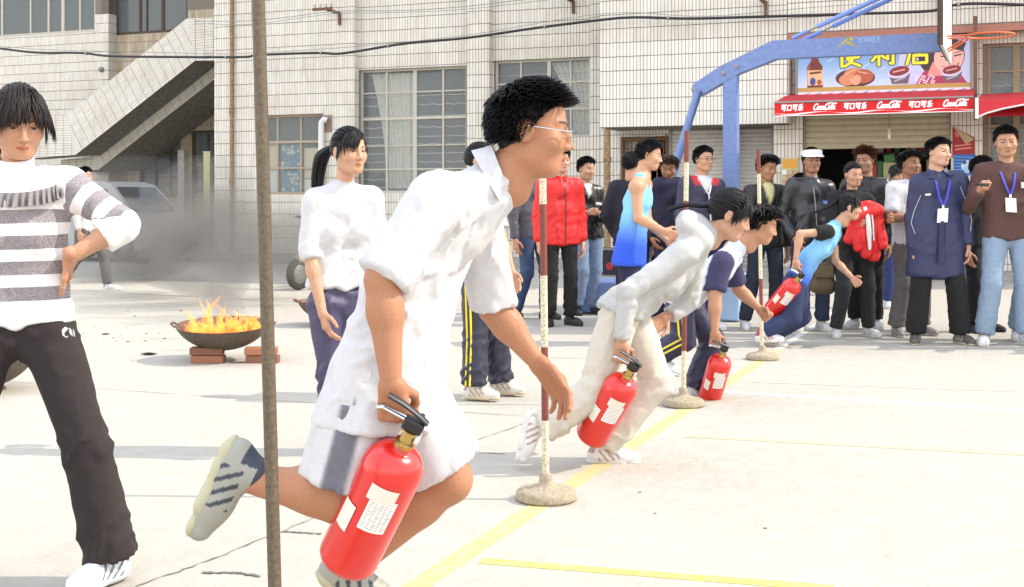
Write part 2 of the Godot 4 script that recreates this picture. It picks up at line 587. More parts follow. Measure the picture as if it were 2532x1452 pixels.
func make_hair(style: String, count: int, width: float, rng: RandomNumberGenerator, x: Transform3D, colour: Color) -> Geo:
	var g := Geo.new()
	var crown := Vector3(0.1, 0.82, -0.55).normalized()
	var tail := Vector3(0, 0.035, -0.112)
	if style == "high_tail": tail = Vector3(0, 0.06, -0.105)
	var tied := style in ["ponytail", "high_tail", "bob_tied", "updo"]
	for i in count:
		var yy := 1.0 - 1.62 * (i + 0.5) / count
		var rr := sqrt(maxf(0, 1.0 - yy * yy))
		var w := i * 2.39996 + rng.randf() * 0.25
		var n := Vector3(cos(w) * rr, yy, sin(w) * rr)
		var p := SKULL_C + n * SKULL_R
		if not hairline(p + Vector3(0, 0.004 * rng.randf(), 0)): continue
		var steps := 6
		var length := 0.05
		var lift := 0.12
		var t := (n - crown * n.dot(crown)).normalized()
		var drop := 0.25
		var off := 0.002 + 0.009 * rng.randf()
		var front := p.z > 0.035
		var top := n.y > 0.45
		var hang := false
		if style in ["short", "crew", "spiky", "quiff"]:
			length = 0.034 if top else 0.022
			lift = 0.10 if top else 0.02
			off = 0.0015 + 0.005 * rng.randf()
			if style == "quiff":
				length = 0.040 if top else 0.028
				lift = 0.08 if top else 0.015
				off = 0.0015 + 0.005 * rng.randf()
			if style == "crew":
				length *= 0.85
				lift = 0.26 if top else 0.04
			if style == "spiky":
				length = 0.058 if top else 0.03
				lift = 0.75 if top else 0.10
			if front and top:
				t = (t + Vector3(0.35 * signf(n.x + 0.3), 0.1, 0.5)).normalized()
				drop = 0.12
			off += 0.003 if top else 0.0
		elif style == "fringe":
			length = 0.070 if top else 0.040
			lift = 0.04
			drop = 0.4
			off = 0.002 + 0.006 * rng.randf()
			if front: length = 0.062
		elif tied:
			t = (tail - p).normalized()
			length = (tail - p).length() * 1.18
			lift = 0.0
			drop = 0.0
			if style == "ponytail" or style == "bob_tied" or style == "high_tail":
				if (p.z > -0.025 and style == "bob_tied" and n.y > 0.25) or (front and n.y > 0.25 and i % 3 != 0 and n.x < 0.35):
					hang = true
					if style == "bob_tied":
						t = Vector3((0.30 if n.x > 0.22 else -0.25) + n.x * 0.2, -0.25, 1).normalized()
						length = 0.052 + 0.010 * rng.randf() + (0.085 - p.z) * 0.78
					else:
						t = Vector3(-1.0, -0.35, 0.30).normalized()
						length = 0.070 + 0.02 * rng.randf() if n.x < 0.3 else 0.03
					drop = 0.95
				elif p.z > 0.005 and n.y < 0.35 and i % 2 == 0:
					hang = true
					t = Vector3(n.x * 0.2, -1, 0.12).normalized()
					length = 0.10 if style == "bob_tied" else 0.075
					drop = 0.4
		elif style == "long":
			length = 0.17
			lift = 0.02
			drop = 0.6
			if front: length = 0.075
		var pts := []
		var rad := []
		var step := length / steps * (0.85 + 0.3 * rng.randf())
		var d := t
		if lift > 0: d = (t + n * lift * (0.6 + 0.8 * rng.randf())).normalized()
		d = (d + Vector3(rng.randfn(), rng.randfn(), rng.randfn()) * (0.10 if lift > 0.3 else 0.04)).normalized()
		p = keep_out(p, 0.0)
		var side := n.cross(d).normalized()
		for k in steps + 1:
			pts.append(x * p)
			var f := float(k) / steps
			rad.append(width * (0.35 + 0.85 * sqrt(sin(clampf(f * 0.75 + 0.05, 0, 1) * PI))) * (1.0 - pow(f, 3.0) * 0.92))
			if tied and not hang:
				d = (tail - p).normalized()
				step = minf(step, (tail - p).length() * 0.6 + 0.002)
			else:
				d = (d + Vector3(0, -drop * 0.35, 0)).normalized()
			p = keep_out(p + d * step, off * (1.0 if lift < 0.2 else 1.0 + k * lift * 0.4))
		var v := 0.75 + 0.5 * rng.randf()
		g.tint = Color(colour.r * v, colour.g * v, colour.b * v)
		g.tube(pts, rad, 4, false, 0.5, x.basis * side)
	return g

func add_tail(g: Geo, points: Array, spread: float, count: int, rng: RandomNumberGenerator, colour: Color, width := 0.007) -> void:
	# a bundle of long locks along a curve
	for i in count:
		var a := rng.randf() * TAU
		var r := sqrt(rng.randf()) * spread
		var pts := []
		var rad := []
		var cut := 0.8 + 0.2 * rng.randf()
		for k in 11:
			var f := k / 10.0 * cut * (points.size() - 1)
			var m := mini(int(f), points.size() - 2)
			var c0: Vector3 = points[maxi(m - 1, 0)]
			var c3: Vector3 = points[mini(m + 2, points.size() - 1)]
			var p: Vector3 = points[m].cubic_interpolate(points[m + 1], c0, c3, f - m)
			var fan := sin(minf(1.0, k / 10.0 * 2.2) * PI / 2) * (1.0 - 0.35 * k / 10.0)
			pts.append(p + (Vector3(cos(a), 0.25 * sin(a * 2), sin(a)) * r) * (0.35 + 0.65 * fan))
			rad.append(width * (1.0 - 0.85 * pow(k / 10.0, 3)))
		var v := 0.7 + 0.6 * rng.randf()
		g.tint = Color(colour.r * v, colour.g * v, colour.b * v)
		g.tube(pts, rad, 4, true, 0.6)

# ---------------------------------------------------------------- the figure
func frame(y: Vector3, x_hint: Vector3) -> Basis:
	var up := y.normalized()
	var x := (x_hint - up * x_hint.dot(up)).normalized()
	return Basis(x, up, x.cross(up))

# joints of a standing figure. arms: for each of right, left [upper arm, forearm] as (towards its own side, up, forward)
func stand(px: float, d: float, h: float, yaw: float, arms: Array, o := {}) -> Dictionary:
	var root := Vector3((px - CX) / FL * d, 0, -d)
	var f := Vector3(sin(deg_to_rad(yaw)), 0, cos(deg_to_rad(yaw)))
	var l := Vector3.UP.cross(f)
	var j := {"s": h / 1.70, "f": f, "d": d}
	var lean: float = o.get("lean", 0.0)
	var up := (Vector3.UP + f * lean).normalized()
	var step: float = o.get("step", 0.0)
	var apart: float = o.get("apart", 0.10)
	var w := sin(px * 0.37)
	for q in [["L", l, 1.0], ["R", -l, -1.0]]:
		var k: String = q[0]
		var out: Vector3 = q[1]
		var hip: Vector3 = root + out * 0.055 * h + Vector3.UP * (0.515 + 0.008 * w * q[2]) * h + l * w * 0.018 * h
		j["h" + k] = hip
		var st: float = step * q[2]
		var foot: Vector3 = root + out * (apart if not o.has("foot" + k) else o["foot" + k]) + f * st + Vector3.UP * 0.085 * j.s
		j["a" + k] = foot
		j["k" + k] = (hip + foot) * 0.5 + f * (0.03 + absf(st) * 0.18 + maxf(-w * q[2], 0.0) * 0.05) * j.s + Vector3.UP * 0.012
		j["t" + k] = (f + out * 0.35).normalized()
		var sh: Vector3 = root + up * (0.792 - 0.010 * w * q[2]) * h + out * 0.100 * h - l * w * 0.006 * h
		j["s" + k] = sh
		var arm: Array = arms[0 if k == "R" else 1]
		var e: Vector3 = sh + (out * arm[0].x + Vector3.UP * arm[0].y + f * arm[0].z).normalized() * 0.175 * h
		j["e" + k] = e
		j["w" + k] = e + (out * arm[1].x + Vector3.UP * arm[1].y + f * arm[1].z).normalized() * 0.148 * h
		j["p" + k] = -out
	j.neck = root + up * 0.826 * h
	var hy: float = deg_to_rad(o.get("look", yaw))
	var down: float = o.get("down", 0.0)
	j.head = root + up * 0.932 * h + f * 0.012 * h + Vector3(sin(hy), 0, cos(hy)) * 0.03 * down * h
	j.hb = head_basis(o.get("look", yaw), down, o.get("tilt", 0.0))
	j.root = root
	return j

func head_basis(yaw: float, down: float, tilt := 0.0) -> Basis:
	return Basis(Vector3.UP, deg_to_rad(yaw)) * Basis(Vector3.RIGHT, down * 0.9) * Basis(Vector3.BACK, tilt)

# folds: broad undulation, sharp ridges, and rings of gathered cloth round the bends and hems in rings: [point, axis, reach, strength]
func crease(g: Geo, amount: float, seed_: float, dir := Vector3.UP, fine := 1.0, rings := [], limbs: Blob = null) -> void:
	var n := g.normals()
	for i in g.v.size():
		var p := g.v[i]
		var way := dir
		if limbs:
			var id := limbs.nearest(p).x
			var bone := limbs.BA[id]
			if not limbs.TY[id] & 1 and bone.length_squared() > 0.01: way = bone.normalized()
		var q := (p - way * p.dot(way) * 0.84) * fine + Vector3(seed_, seed_ * 0.7, -seed_)
		var a := fold_a.get_noise_3dv(p + Vector3.ONE * seed_)
		q += Vector3(a, a, -a) * 0.035
		var r := 1.0 - absf(fold_b.get_noise_3dv(q)) * 2.4
		var d := amount * (a * 0.12 + maxf(r, -0.4) * 0.75)
		for k in rings:
			var z: Vector3 = p - k[0]
			if z.length_squared() > 0.05: continue
			var t := z.dot(k[1])
			if absf(t) > k[2] * 2.0: continue
			var w := exp(-t * t / (k[2] * k[2]))
			var ph := t / 0.030 + a * 2.2 + n[i].dot(Vector3(2.1, 0.6, 1.3)) * 0.9
			d += k[3] * w * (1.0 - 2.0 * absf(sin(ph)))
		g.v[i] = p + n[i] * d

const HANG := [Vector3(0.16, -1, -0.04), Vector3(0.03, -1, 0.18)]
const CROSS := [Vector3(0.25, -1, 0.25), Vector3(-0.9, 0.12, 0.55)]
const FRONT := [Vector3(0.22, -1, 0.05), Vector3(-0.55, 0.15, 0.85)]
const POCKET := [Vector3(0.30, -1, -0.15), Vector3(-0.35, -0.85, 0.45)]
const BACK := [Vector3(0.2, -1, -0.3), Vector3(-0.7, -0.7, -0.35)]
const RAISED := [Vector3(0.25, -1, 0.1), Vector3(0.05, 0.35, 0.95)]

# j: joints. o: what the person wears
func person(label: String, j: Dictionary, o: Dictionary) -> Node3D:
	var rng := RandomNumberGenerator.new()
	rng.seed = hash(label)
	var s: float = j.s
	var female: bool = o.get("female", false)
	var near: bool = j.d < 7.0
	var cell: float = clampf(j.d * 0.0020, 0.0080, 0.021) * o.get("coarse", 1.0)
	var f: Vector3 = j.f
	var hip: Vector3 = (j.hL + j.hR) / 2
	var sh: Vector3 = (j.sL + j.sR) / 2
	var axis := (sh - hip).normalized()
	var l: Vector3 = (j.sL - j.sR).normalized()
	var face := l.cross(axis).normalized()
	var hl: Vector3 = (j.hL - j.hR).normalized()
	var hf := hl.cross(Vector3.UP).normalized()
	var sp: Vector3 = j.get("sp", hip.lerp(sh, 0.45))
	var base := Vector3(hip.x, 0, hip.z)
	var root := thing("person", label, "person", base, o.get("group", ""))
	var home := Transform3D(Basis(), -base)
	var flat := face * sqrt(0.42)
	var hflat := hf * sqrt(0.25)
	var skin: Color = o.get("skin", Color(0.50, 0.27, 0.165))
	# --- skin
	var b := Blob.new()
	var nr := 0.044 if female else 0.052
	b.add(j.neck - axis * 0.05 * s, j.head + j.hb * (Vector3(0, -0.07, -0.025) * s), nr * 1.12 * s, nr * 0.98 * s, 0.03)
	b.add(sp.lerp(sh, 0.6), sh - axis * 0.03 * s, 0.05 * s, 0.05 * s, 0.05)
	if o.get("bare_shoulders", false):
		b.add(j.sL, j.sR, 0.052 * s, 0.052 * s, 0.06)
		for k in ["L", "R"]: b.add(j["s" + k], j.neck, 0.05 * s, 0.045 * s, 0.06)
	for k in ["L", "R"]:
		b.add(sh - axis * 0.02 * s, j["s" + k], 0.042 * s, 0.042 * s, 0.04)
		var up_r: float = (0.042 if female else 0.049) * s
		b.add(j["s" + k], j["e" + k], up_r, up_r * 0.80, 0.02)
		b.add(j["e" + k], j["e" + k].lerp(j["w" + k], 0.35), up_r * 0.80, up_r * 0.82, 0.02)
		b.add(j["e" + k].lerp(j["w" + k], 0.3), j["w" + k], up_r * 0.82, 0.025 * s, 0.02)
		if o.get("bare_legs", false):
			var kn: Vector3 = j["k" + k]
			var an: Vector3 = j["a" + k]
			b.add(hip, j["h" + k], 0.07 * s, 0.07 * s, 0.04)
			b.add(j["h" + k], kn, 0.082 * s, 0.057 * s, 0.03)
			b.add(kn, kn.lerp(an, 0.3) - (an - kn).cross(l).normalized() * 0.012 * s, 0.055 * s, 0.057 * s, 0.03)
			b.add(kn.lerp(an, 0.3), an, 0.052 * s, 0.034 * s, 0.03)
			b.add(sp, hip, 0.06 * s, 0.06 * s, 0.05)
	b.add(sp.lerp(sh, 0.6), sp, 0.05 * s, 0.05 * s, 0.05)
	var g := b.mesh(maxf(cell, 0.009))
	for i in g.c.size(): g.c[i] = skin
	var shape := Vector3(rng.randf_range(0.94, 1.05), rng.randf_range(0.95, 1.05), rng.randf_range(0.97, 1.03)) if not near else Vector3.ONE
	var hd := Transform3D((j.hb as Basis).scaled_local(shape * s * o.get("head", 1.0)), j.head)
	var key := ("f" if female else "m") + ("n" if near else "d")
	if not heads.has(key): heads[key] = make_head(female, 0.0034 if near else 0.0058)
	var hg: Geo = heads[key]
	var first := g.v.size()
	g.add(hg, hd)
	for i in range(first, g.c.size()):
		var c := g.c[i]
		g.c[i] = Color(c.r * skin.r, c.g * skin.g, c.b * skin.b)
	for k in ["L", "R"]:
		var pose: String = o.get("hand" + k, "relaxed")
		if pose == "none": continue
		var hk := pose + ("n" if near else "d")
		if not hands.has(hk): hands[hk] = make_hand(pose, 0.0036 if near else 0.0064)
		var dir: Vector3 = j.get("g" + k, (j["w" + k] - j["e" + k])).normalized()
		var hb := frame(-dir, j["p" + k])
		if k == "L": hb = Basis(hb.x, hb.y, -hb.z)
		first = g.v.size()
		var mine: Geo = hands[hk]
		g.add(mine, Transform3D(hb.scaled_local(Vector3.ONE * s * 0.98), j["w" + k]))
		for i in range(first, g.c.size()): g.c[i] = Color(skin.r * 0.96, skin.g * 0.90, skin.b * 0.88)
	# hair, eyes
	var at_home := Geo.new()
	at_home.add(g, home)
	obj("body", at_home.build(), M.skin, root)
	for e in [-1.0, 1.0]:
		var eye := Geo.new()
		var prof := []
		for r in 9:
			prof.append(r)
		eye.tint = Color(0.42, 0.40, 0.38)
		var rows := []
		for r in 8:
			var a := r / 7.0 * 1.2
			eye.tint = Color(0.012, 0.008, 0.006) if r < 4 else Color(0.42, 0.39, 0.36)
			var row := []
			for m in 10: row.append(eye.vert(Vector3(sin(a) * cos(m * TAU / 10), sin(a) * sin(m * TAU / 10), cos(a)) * 0.0128))
			rows.append(row)
		for r in 7:
			for m in 10:
				eye.tri(rows[r][m], rows[r][(m + 1) % 10], rows[r + 1][m])
				eye.tri(rows[r][(m + 1) % 10], rows[r + 1][(m + 1) % 10], rows[r + 1][m])
		var placed := Geo.new()
		placed.add(eye, home * hd * Transform3D(Basis(), Vector3(e * 0.0322, -0.001, 0.0665)))
		obj("eye", placed.build(), M.eye, root)
	var style: String = o.get("hair", "short")
	var hc: Color = o.get("hair_colour", Color(0.010, 0.009, 0.010))
	var hair := make_hair(style, (3600 if style == "quiff" else 2500) if near else 760, (0.0025 if style == "quiff" else 0.0033) if near else 0.0058, rng, home * hd, hc)
	if o.has("tail"):
		var pts := []
		for q in o.tail: pts.append(home * q)
		add_tail(hair, pts, o.get("tail_w", 0.026) * s, 300 if near else 60, rng, hc, 0.0042 if near else 0.008)
	if style == "updo":
		for i in 60:
			var a := rng.randf() * TAU
			var c := Vector3(0, 0.055, -0.108)
			var q := []
			for m in 6: q.append(home * hd * (c + Vector3(cos(a + m * 0.5) * 0.022, sin(a + m * 0.5) * 0.022, 0.010 * sin(i * 1.7) - 0.006 * m)))
			hair.tube(q, [0.009, 0.011, 0.011, 0.010, 0.008, 0.003], 4)
	obj("hair", hair.build(), M.hair, root)
	# --- the top
	var top: Dictionary = o.get("top", {})
	if not top.is_empty():
		var lo: float = 1.0 + (top.get("loose", 1.0) - 1.0) * 0.75
		var t := Blob.new()
		var over := hl.cross(axis).normalized() * sqrt(0.12)
		var hn: Vector3 = ((hip - sp).normalized() * 0.45 + ((j.kL + j.kR) / 2 - hip).normalized() * 0.55).normalized()
		var hem: Vector3 = hip + hn * top.get("hem", 0.06) * s
		var waist := 0.080 if female else 0.094
		for m in [-1.0, 1.0]:
			t.add(sh - axis * 0.075 * s + l * m * 0.078 * s, sp + l * m * 0.062 * s, (0.088 if female else 0.098) * s * lo, waist * s * lo, 0.06, flat)
			t.add(sp + l * m * 0.062 * s, hem + hl * m * 0.072 * s, waist * s * lo, (0.106 if female else 0.108) * s * lo * top.get("flare", 1.0), 0.07, over, hem, hn)
			if female: t.ell(sh - axis * 0.155 * s + l * m * 0.068 * s + face * 0.052 * s, Vector3.ONE * 0.058 * s, 0.07)
		if top.get("skirt", 0.0) > 0.0:
			var low: Vector3 = hip + Vector3.DOWN * top.skirt * s
			for m in [-1.0, 1.0]:
				t.add(hip + hl * m * 0.075 * s + Vector3.UP * 0.08, low + hl * m * 0.092 * s, 0.128 * s, 0.150 * s, 0.08, Vector3.ZERO, low, Vector3.DOWN)
		var cap: bool = top.get("sleeve", 2.0) > 0.0
		if cap:
			t.add(j.sL - l * 0.01 - axis * 0.012 * s, j.sR + l * 0.01 - axis * 0.012 * s, 0.054 * s * lo, 0.054 * s * lo, 0.06)
			for k in ["L", "R"]:
				t.add(j.neck - axis * 0.012 * s, j.neck.lerp(j["s" + k], 0.8) - axis * 0.0 * s, 0.044 * s, 0.048 * s * lo, 0.05)
		else:
			for m in [-1.0, 1.0]:
				var strap: Vector3 = sh.lerp(j.neck, 0.5) + l * m * 0.085 * s + axis * 0.028 * s
				t.add(strap, sh - axis * 0.13 * s + l * m * 0.070 * s + face * 0.045 * s, 0.036 * s, 0.07 * s, 0.04)
				t.add(strap, sh - axis * 0.13 * s + l * m * 0.070 * s - face * 0.035 * s, 0.036 * s, 0.075 * s, 0.04)
		if cap: t.add(sh - axis * 0.06 * s + face * 0.045 * s, j.neck - axis * 0.035 * s + face * 0.020 * s, 0.060 * s, 0.042 * s, 0.05)
		for k in ["L", "R"]:
			var sl: float = top.get("sleeve", 2.0)
			if sl <= 0.0: continue
			var e: Vector3 = j["e" + k]
			var sd := (e - j["s" + k] as Vector3).normalized()
			if sl < 1.0:
				var end: Vector3 = j["s" + k].lerp(e, sl)
				t.add(j["s" + k], end, 0.054 * s * lo, (0.059 if sl > 0.6 else 0.056) * s * lo, 0.045, Vector3.ZERO, end, sd)
			else:
				t.add(j["s" + k], e, 0.054 * s * lo, 0.050 * s * lo, 0.04)
				var fd := (j["w" + k] - e as Vector3).normalized()
				var end: Vector3 = e.lerp(j["w" + k], sl - 1.0)
				t.add(e, end, 0.050 * s * lo, lerpf(0.050, 0.040, sl - 1.0) * s * top.get("cuff", lo), 0.02, Vector3.ZERO, end, fd)
		for q in top.get("extra", []):
			t.add(q[0], q[1], q[2], q[3], 0.04)
		var tg := t.mesh(cell)
		var want: Variant = top.get("paint")
		for i in tg.v.size():
			if want is Callable:
				var id := t.nearest(tg.v[i]).x
				tg.c[i] = want.call(tg.v[i], id, t.along(id, tg.v[i]))
				if top.has("stripes"): tg.uv[i] = top.stripes.call(tg.v[i], id, t.along(id, tg.v[i]))
			else:
				tg.c[i] = top.colour
			if top.has("vee"):
				var q: Vector3 = tg.v[i] - (j.neck as Vector3)
				var dn := -q.dot(axis)
				if q.dot(face) > 0.0 and dn < top.vee[1]:
					var edge: float = top.vee[2] * (1.0 - maxf(dn, 0.0) / top.vee[1])
					tg.c[i] = tg.c[i].lerp(top.vee[0], 1.0 - smoothstep(edge - 0.010, edge + 0.012, absf(q.dot(l))))
		var rings := [[sp.lerp(hip, 0.5), (hip - sp).normalized(), 0.07, top.get("folds", 0.006) * 0.5]]
		for k in ["L", "R"]:
			if top.get("sleeve", 2.0) >= 1.0:
				rings.append([j["e" + k], (j["w" + k] - j["s" + k]).normalized(), 0.07, top.get("folds", 0.006) * 0.75])
				rings.append([j["w" + k], (j["w" + k] - j["e" + k]).normalized(), 0.06, top.get("folds", 0.006) * 0.5])
		crease(tg, top.get("folds", 0.006) * s, rng.randf() * 20.0, top.get("pull", axis), top.get("fine", 1.0), rings, t if near else null)
		var out := Geo.new()
		out.add(tg, home)
		var piece := obj(top.get("called", "shirt"), out.build(), M[top.get("mat", "cloth")], root)
		if top.has("extra_parts"): top.extra_parts.call(piece, home, hip, sh, axis, l, face)
	# --- trousers or shorts
	var low: Dictionary = o.get("low", {})
	if not low.is_empty():
		var lo: float = low.get("loose", 1.0)
		var t := Blob.new()
		var wn := (sp - hip).normalized()
		var waist := hip + wn * (0.03 if top.get("hem", 0.06) > 0.02 else 0.08) * s
		for m in [-1.0, 1.0]:
			t.add(hip + hl * m * 0.055 * s, waist + hl * m * 0.050 * s, 0.098 * s, 0.084 * s, 0.05, hflat, waist, wn)
		for k in ["L", "R"]:
			var h: Vector3 = j["h" + k] - Vector3.UP * 0.02 * s
			var kn: Vector3 = j["k" + k]
			if low.get("shorts", false):
				var end := h.lerp(kn, low.get("len", 0.85))
				t.add(h, end, 0.100 * s * lo, 0.100 * s * lo, 0.05, Vector3.ZERO, end, (kn - h).normalized())
			else:
				var end: Vector3 = kn.lerp(j["a" + k], low.get("len", 0.98))
				var dn: Vector3 = (j["a" + k] - kn as Vector3).normalized()
				t.add(h, kn, 0.086 * s * lo, 0.068 * s * lo, 0.04)
				t.add(kn, end, 0.069 * s * lo, 0.066 * s * low.get("flare", 1.0), 0.025, Vector3.ZERO, end, dn)
		var tg := t.mesh(cell)
		var want: Variant = low.get("paint")
		for i in tg.v.size():
			tg.c[i] = want.call(tg.v[i]) if want is Callable else low.colour
		var rings := []
		if not low.get("shorts", false):
			for k in ["L", "R"]:
				rings.append([j["k" + k], (j["a" + k] - j["h" + k]).normalized(), 0.08, low.get("folds", 0.006) * 0.6])
				rings.append([j["a" + k] - (j["a" + k] - j["k" + k]).normalized() * 0.05, (j["a" + k] - j["k" + k]).normalized(), 0.09, low.get("folds", 0.006) * 0.9])
				rings.append([j["h" + k], (j["k" + k] - j["h" + k]).normalized(), 0.08, low.get("folds", 0.006) * 0.5])
		crease(tg, low.get("folds", 0.006) * s, rng.randf() * 20.0 + 30.0, low.get("pull", Vector3(0, 0.6, 0)), low.get("fine", 1.0), rings, t if near else null)
		var out := Geo.new()
		out.add(tg, home)
		var tr := obj(low.get("called", "trousers"), out.build(), M[low.get("mat", "cloth")], root)
		if low.has("side_stripe"):
			# two piped stripes down the outside of each leg
			for k in ["L", "R"]:
				var outw: Vector3 = (hl if k == "L" else -hl) + hf * low.get("turn", 0.0)
				for q in [-1.0, 1.0]:
					var pts := []
					for m in 15:
						var a := m / 14.0
						var c: Vector3 = j["h" + k].lerp(j["k" + k], a * 2.0) if a < 0.5 else j["k" + k].lerp(j["a" + k], a * 2.0 - 1.0)
						var leg: Vector3 = (j["k" + k] - j["h" + k] if a < 0.5 else j["a" + k] - j["k" + k]).normalized()
						var od := (outw - leg * outw.dot(leg)).normalized()
						var fw := od.cross(leg).normalized()
						var r := lerpf(0.090, 0.070, minf(a * 2, 1)) * s * lo
						var want_p: Vector3 = c + od * r * 1.02 + fw * q * 0.014
						pts.append(home * want_p)
					var sg := Geo.new()
					sg.tube(pts, [0.0065], 6, true, 1.0)
					obj("side_stripe", sg.build(), M[low.side_stripe], tr)
	# --- shoes
	var sc: Array = o.get("shoes", [Color(0.6, 0.6, 0.58), Color(0.25, 0.25, 0.27), Color(0.55, 0.53, 0.48)])
	var ck := 0.0034 if j.d < 4.0 else (0.0046 if near else 0.0085)
	if not shoe_upper.has(ck): make_shoes(ck)
	for k in ["L", "R"]:
		if o.get("no_shoe", "") == k: continue
		var toe: Vector3 = j.get("t" + k, f)
		var upv: Vector3 = j.get("u" + k, Vector3.UP)
		var z := (toe - upv * toe.dot(upv)).normalized()
		var x := Transform3D(Basis(upv.cross(z), upv, z).scaled_local(Vector3.ONE * s * 1.02), j["a" + k])
		var ug := Geo.new()
		ug.add(shoe_upper[ck], home * x)
		for i in ug.c.size():
			var c := ug.c[i]
			ug.c[i] = sc[0] if c == Color.WHITE else (sc[1] if c.g > 0.5 else sc[0] * 0.8)
			ug.c[i].a = 1.0
		var shoe := obj("shoe", ug.build(), M.shoe, root)
		var sg := Geo.new()
		sg.add(shoe_sole[ck], home * x)
		for i in sg.c.size(): sg.c[i] = sc[2]
		obj("sole", sg.build(), M.shoe, shoe)
	root.set_meta("joints", j)
	return root

# ---------------------------------------------------------------- things that belong to what a person wears
func collar(root: Node3D, j: Dictionary, c: Color, h := 0.04, r := 0.062, flare := 1.15, open := 0.0, called := "collar", m := "cloth") -> void:
	var s: float = j.s
	var up: Vector3 = (j.head + j.hb * Vector3(0, -0.07, -0.025) * s - j.neck).normalized()
	var b := frame(up, (j.sL - j.sR))
	var g := Geo.new()
	g.tint = c
	var steps := 28
	var rows := []
	for q in [[r * flare, -0.012], [r * 1.06, h * 0.5], [r, h], [r - 0.006, h - 0.002], [r - 0.004, 0.0]]:
		var row := []
		for k in steps + 1:
			var a := lerpf(open, TAU - open, float(k) / steps)
			var dip := -0.018 * cos(a)
			row.append(g.vert(j.neck - root.position + b * (Vector3(sin(a) * q[0] * 1.02, q[1] * (1.0 - 0.15 * cos(a)) + dip + 0.004, cos(a) * q[0] * 1.02 - 0.004) * s)))
		rows.append(row)
	for q in 4:
		for k in steps:
			g.tri(rows[q][k], rows[q + 1][k + 1], rows[q + 1][k]); g.tri(rows[q][k], rows[q][k + 1], rows[q + 1][k + 1])
	obj(called, g.build(), M[m], root)

# a ribbon laid over the front of the chest: pts are (towards the left, up from the hips as a share of the torso, out)
func strip(root: Node3D, j: Dictionary, pts: Array, width: float, thick: float, m: Material, called: String) -> MeshInstance3D:
	var hip: Vector3 = (j.hL + j.hR) / 2
	var sh: Vector3 = (j.sL + j.sR) / 2
	var l: Vector3 = (j.sL - j.sR).normalized()
	var face := l.cross((sh - hip).normalized()).normalized()
	var out := []
	for p in pts: out.append(hip.lerp(sh, p.y) + l * p.x + face * p.z - root.position)
	var g := Geo.new()
	g.tube(out, [width], 6, true, thick / width, l)
	return obj(called, g.build(), m, root)

func badge(root: Node3D, j: Dictionary, x: float, y: float, out: float, w: float, h: float, m: Material, called := "name_badge") -> MeshInstance3D:
	var hip: Vector3 = (j.hL + j.hR) / 2
	var sh: Vector3 = (j.sL + j.sR) / 2
	var l: Vector3 = (j.sL - j.sR).normalized()
	var up := (sh - hip).normalized()
	var face := l.cross(up).normalized()
	var g := Geo.new()
	g.box(Vector3.ZERO, Vector3(w, h, 0.004), Basis(l, up, face))
	var o := obj(called, g.build(), m, root)
	o.position = hip.lerp(sh, y) + l * x + face * out - root.position
	return o

func glasses(root: Node3D, j: Dictionary, c: Material) -> void:
	var g := Geo.new()
	var hd: Transform3D = Transform3D(j.hb.scaled(Vector3.ONE * j.s), j.head - root.position)
	for s in [-1.0, 1.0]:
		var ring := []
		for k in 17:
			var a := k / 16.0 * TAU
			ring.append(hd * Vector3(s * 0.034 + cos(a) * 0.024, -0.004 + sin(a) * 0.0145, 0.098 - absf(cos(a) * 0.004)))
		g.tube(ring, [0.0016], 5, false)
		g.tube([hd * Vector3(s * 0.058, 0.002, 0.096), hd * Vector3(s * 0.078, 0.004, 0.04), hd * Vector3(s * 0.082, 0.006, -0.012)], [0.002], 5)
	g.tube([hd * Vector3(-0.011, 0.0, 0.099), hd * Vector3(0, 0.003, 0.103), hd * Vector3(0.011, 0.0, 0.099)], [0.0016], 5)
	obj("glasses", g.build(), c, root)

# ---------------------------------------------------------------- flat print: signs and cloth are painted into small pictures
class Pix:
	var im: Image
	func _init(w: int, h: int, c: Color) -> void:
		im = Image.create(w, h, false, Image.FORMAT_RGBA8)
		im.fill(c)
	func poly(p: PackedVector2Array, c: Color) -> void:
		var y0 := 1e9
		var y1 := -1e9
		for q in p:
			y0 = minf(y0, q.y); y1 = maxf(y1, q.y)
		for y in range(maxi(0, int(y0)), mini(im.get_height(), int(y1) + 1)):
			var xs := []
			for i in p.size():
				var a := p[i]
				var b := p[(i + 1) % p.size()]
				if (a.y <= y + 0.5) != (b.y <= y + 0.5): xs.append(a.x + (y + 0.5 - a.y) / (b.y - a.y) * (b.x - a.x))
			xs.sort()
			for k in range(0, xs.size() - 1, 2):
				var x0 := roundi(xs[k])
				im.fill_rect(Rect2i(x0, y, maxi(roundi(xs[k + 1]) - x0, 0), 1), c)
	func oval(at: Vector2, r: Vector2, c: Color, turn := 0.0) -> void:
		var p := PackedVector2Array()
		for k in 28: p.append(at + (Vector2(cos(k * TAU / 28), sin(k * TAU / 28)) * r).rotated(turn))
		poly(p, c)
	func line(p: Array, w: float, c: Color) -> void:
		for i in p.size():
			oval(p[i], Vector2.ONE * w / 2, c)
			if i:
				var n: Vector2 = (p[i] - p[i - 1]).normalized().orthogonal() * w / 2
				poly(PackedVector2Array([p[i - 1] + n, p[i] + n, p[i] - n, p[i - 1] - n]), c)
	func strokes(list: Array, at: Vector2, size: Vector2, w: float, c: Color, shear := 0.0) -> void:
		for s in list:
			var p := []
			for k in range(0, s.size(), 2):
				var y: float = s[k + 1] / 100.0
				p.append(at + Vector2((s[k] / 100.0 + (1.0 - y) * shear) * size.x, y * size.y))
			line(p, w, c)
	func blend(y0: int, y1: int, a: Color, b: Color) -> void:
		for y in range(y0, y1): im.fill_rect(Rect2i(0, y, im.get_width(), 1), a.lerp(b, float(y - y0) / (y1 - y0)))
	func tex() -> ImageTexture:
		return ImageTexture.create_from_image(im)

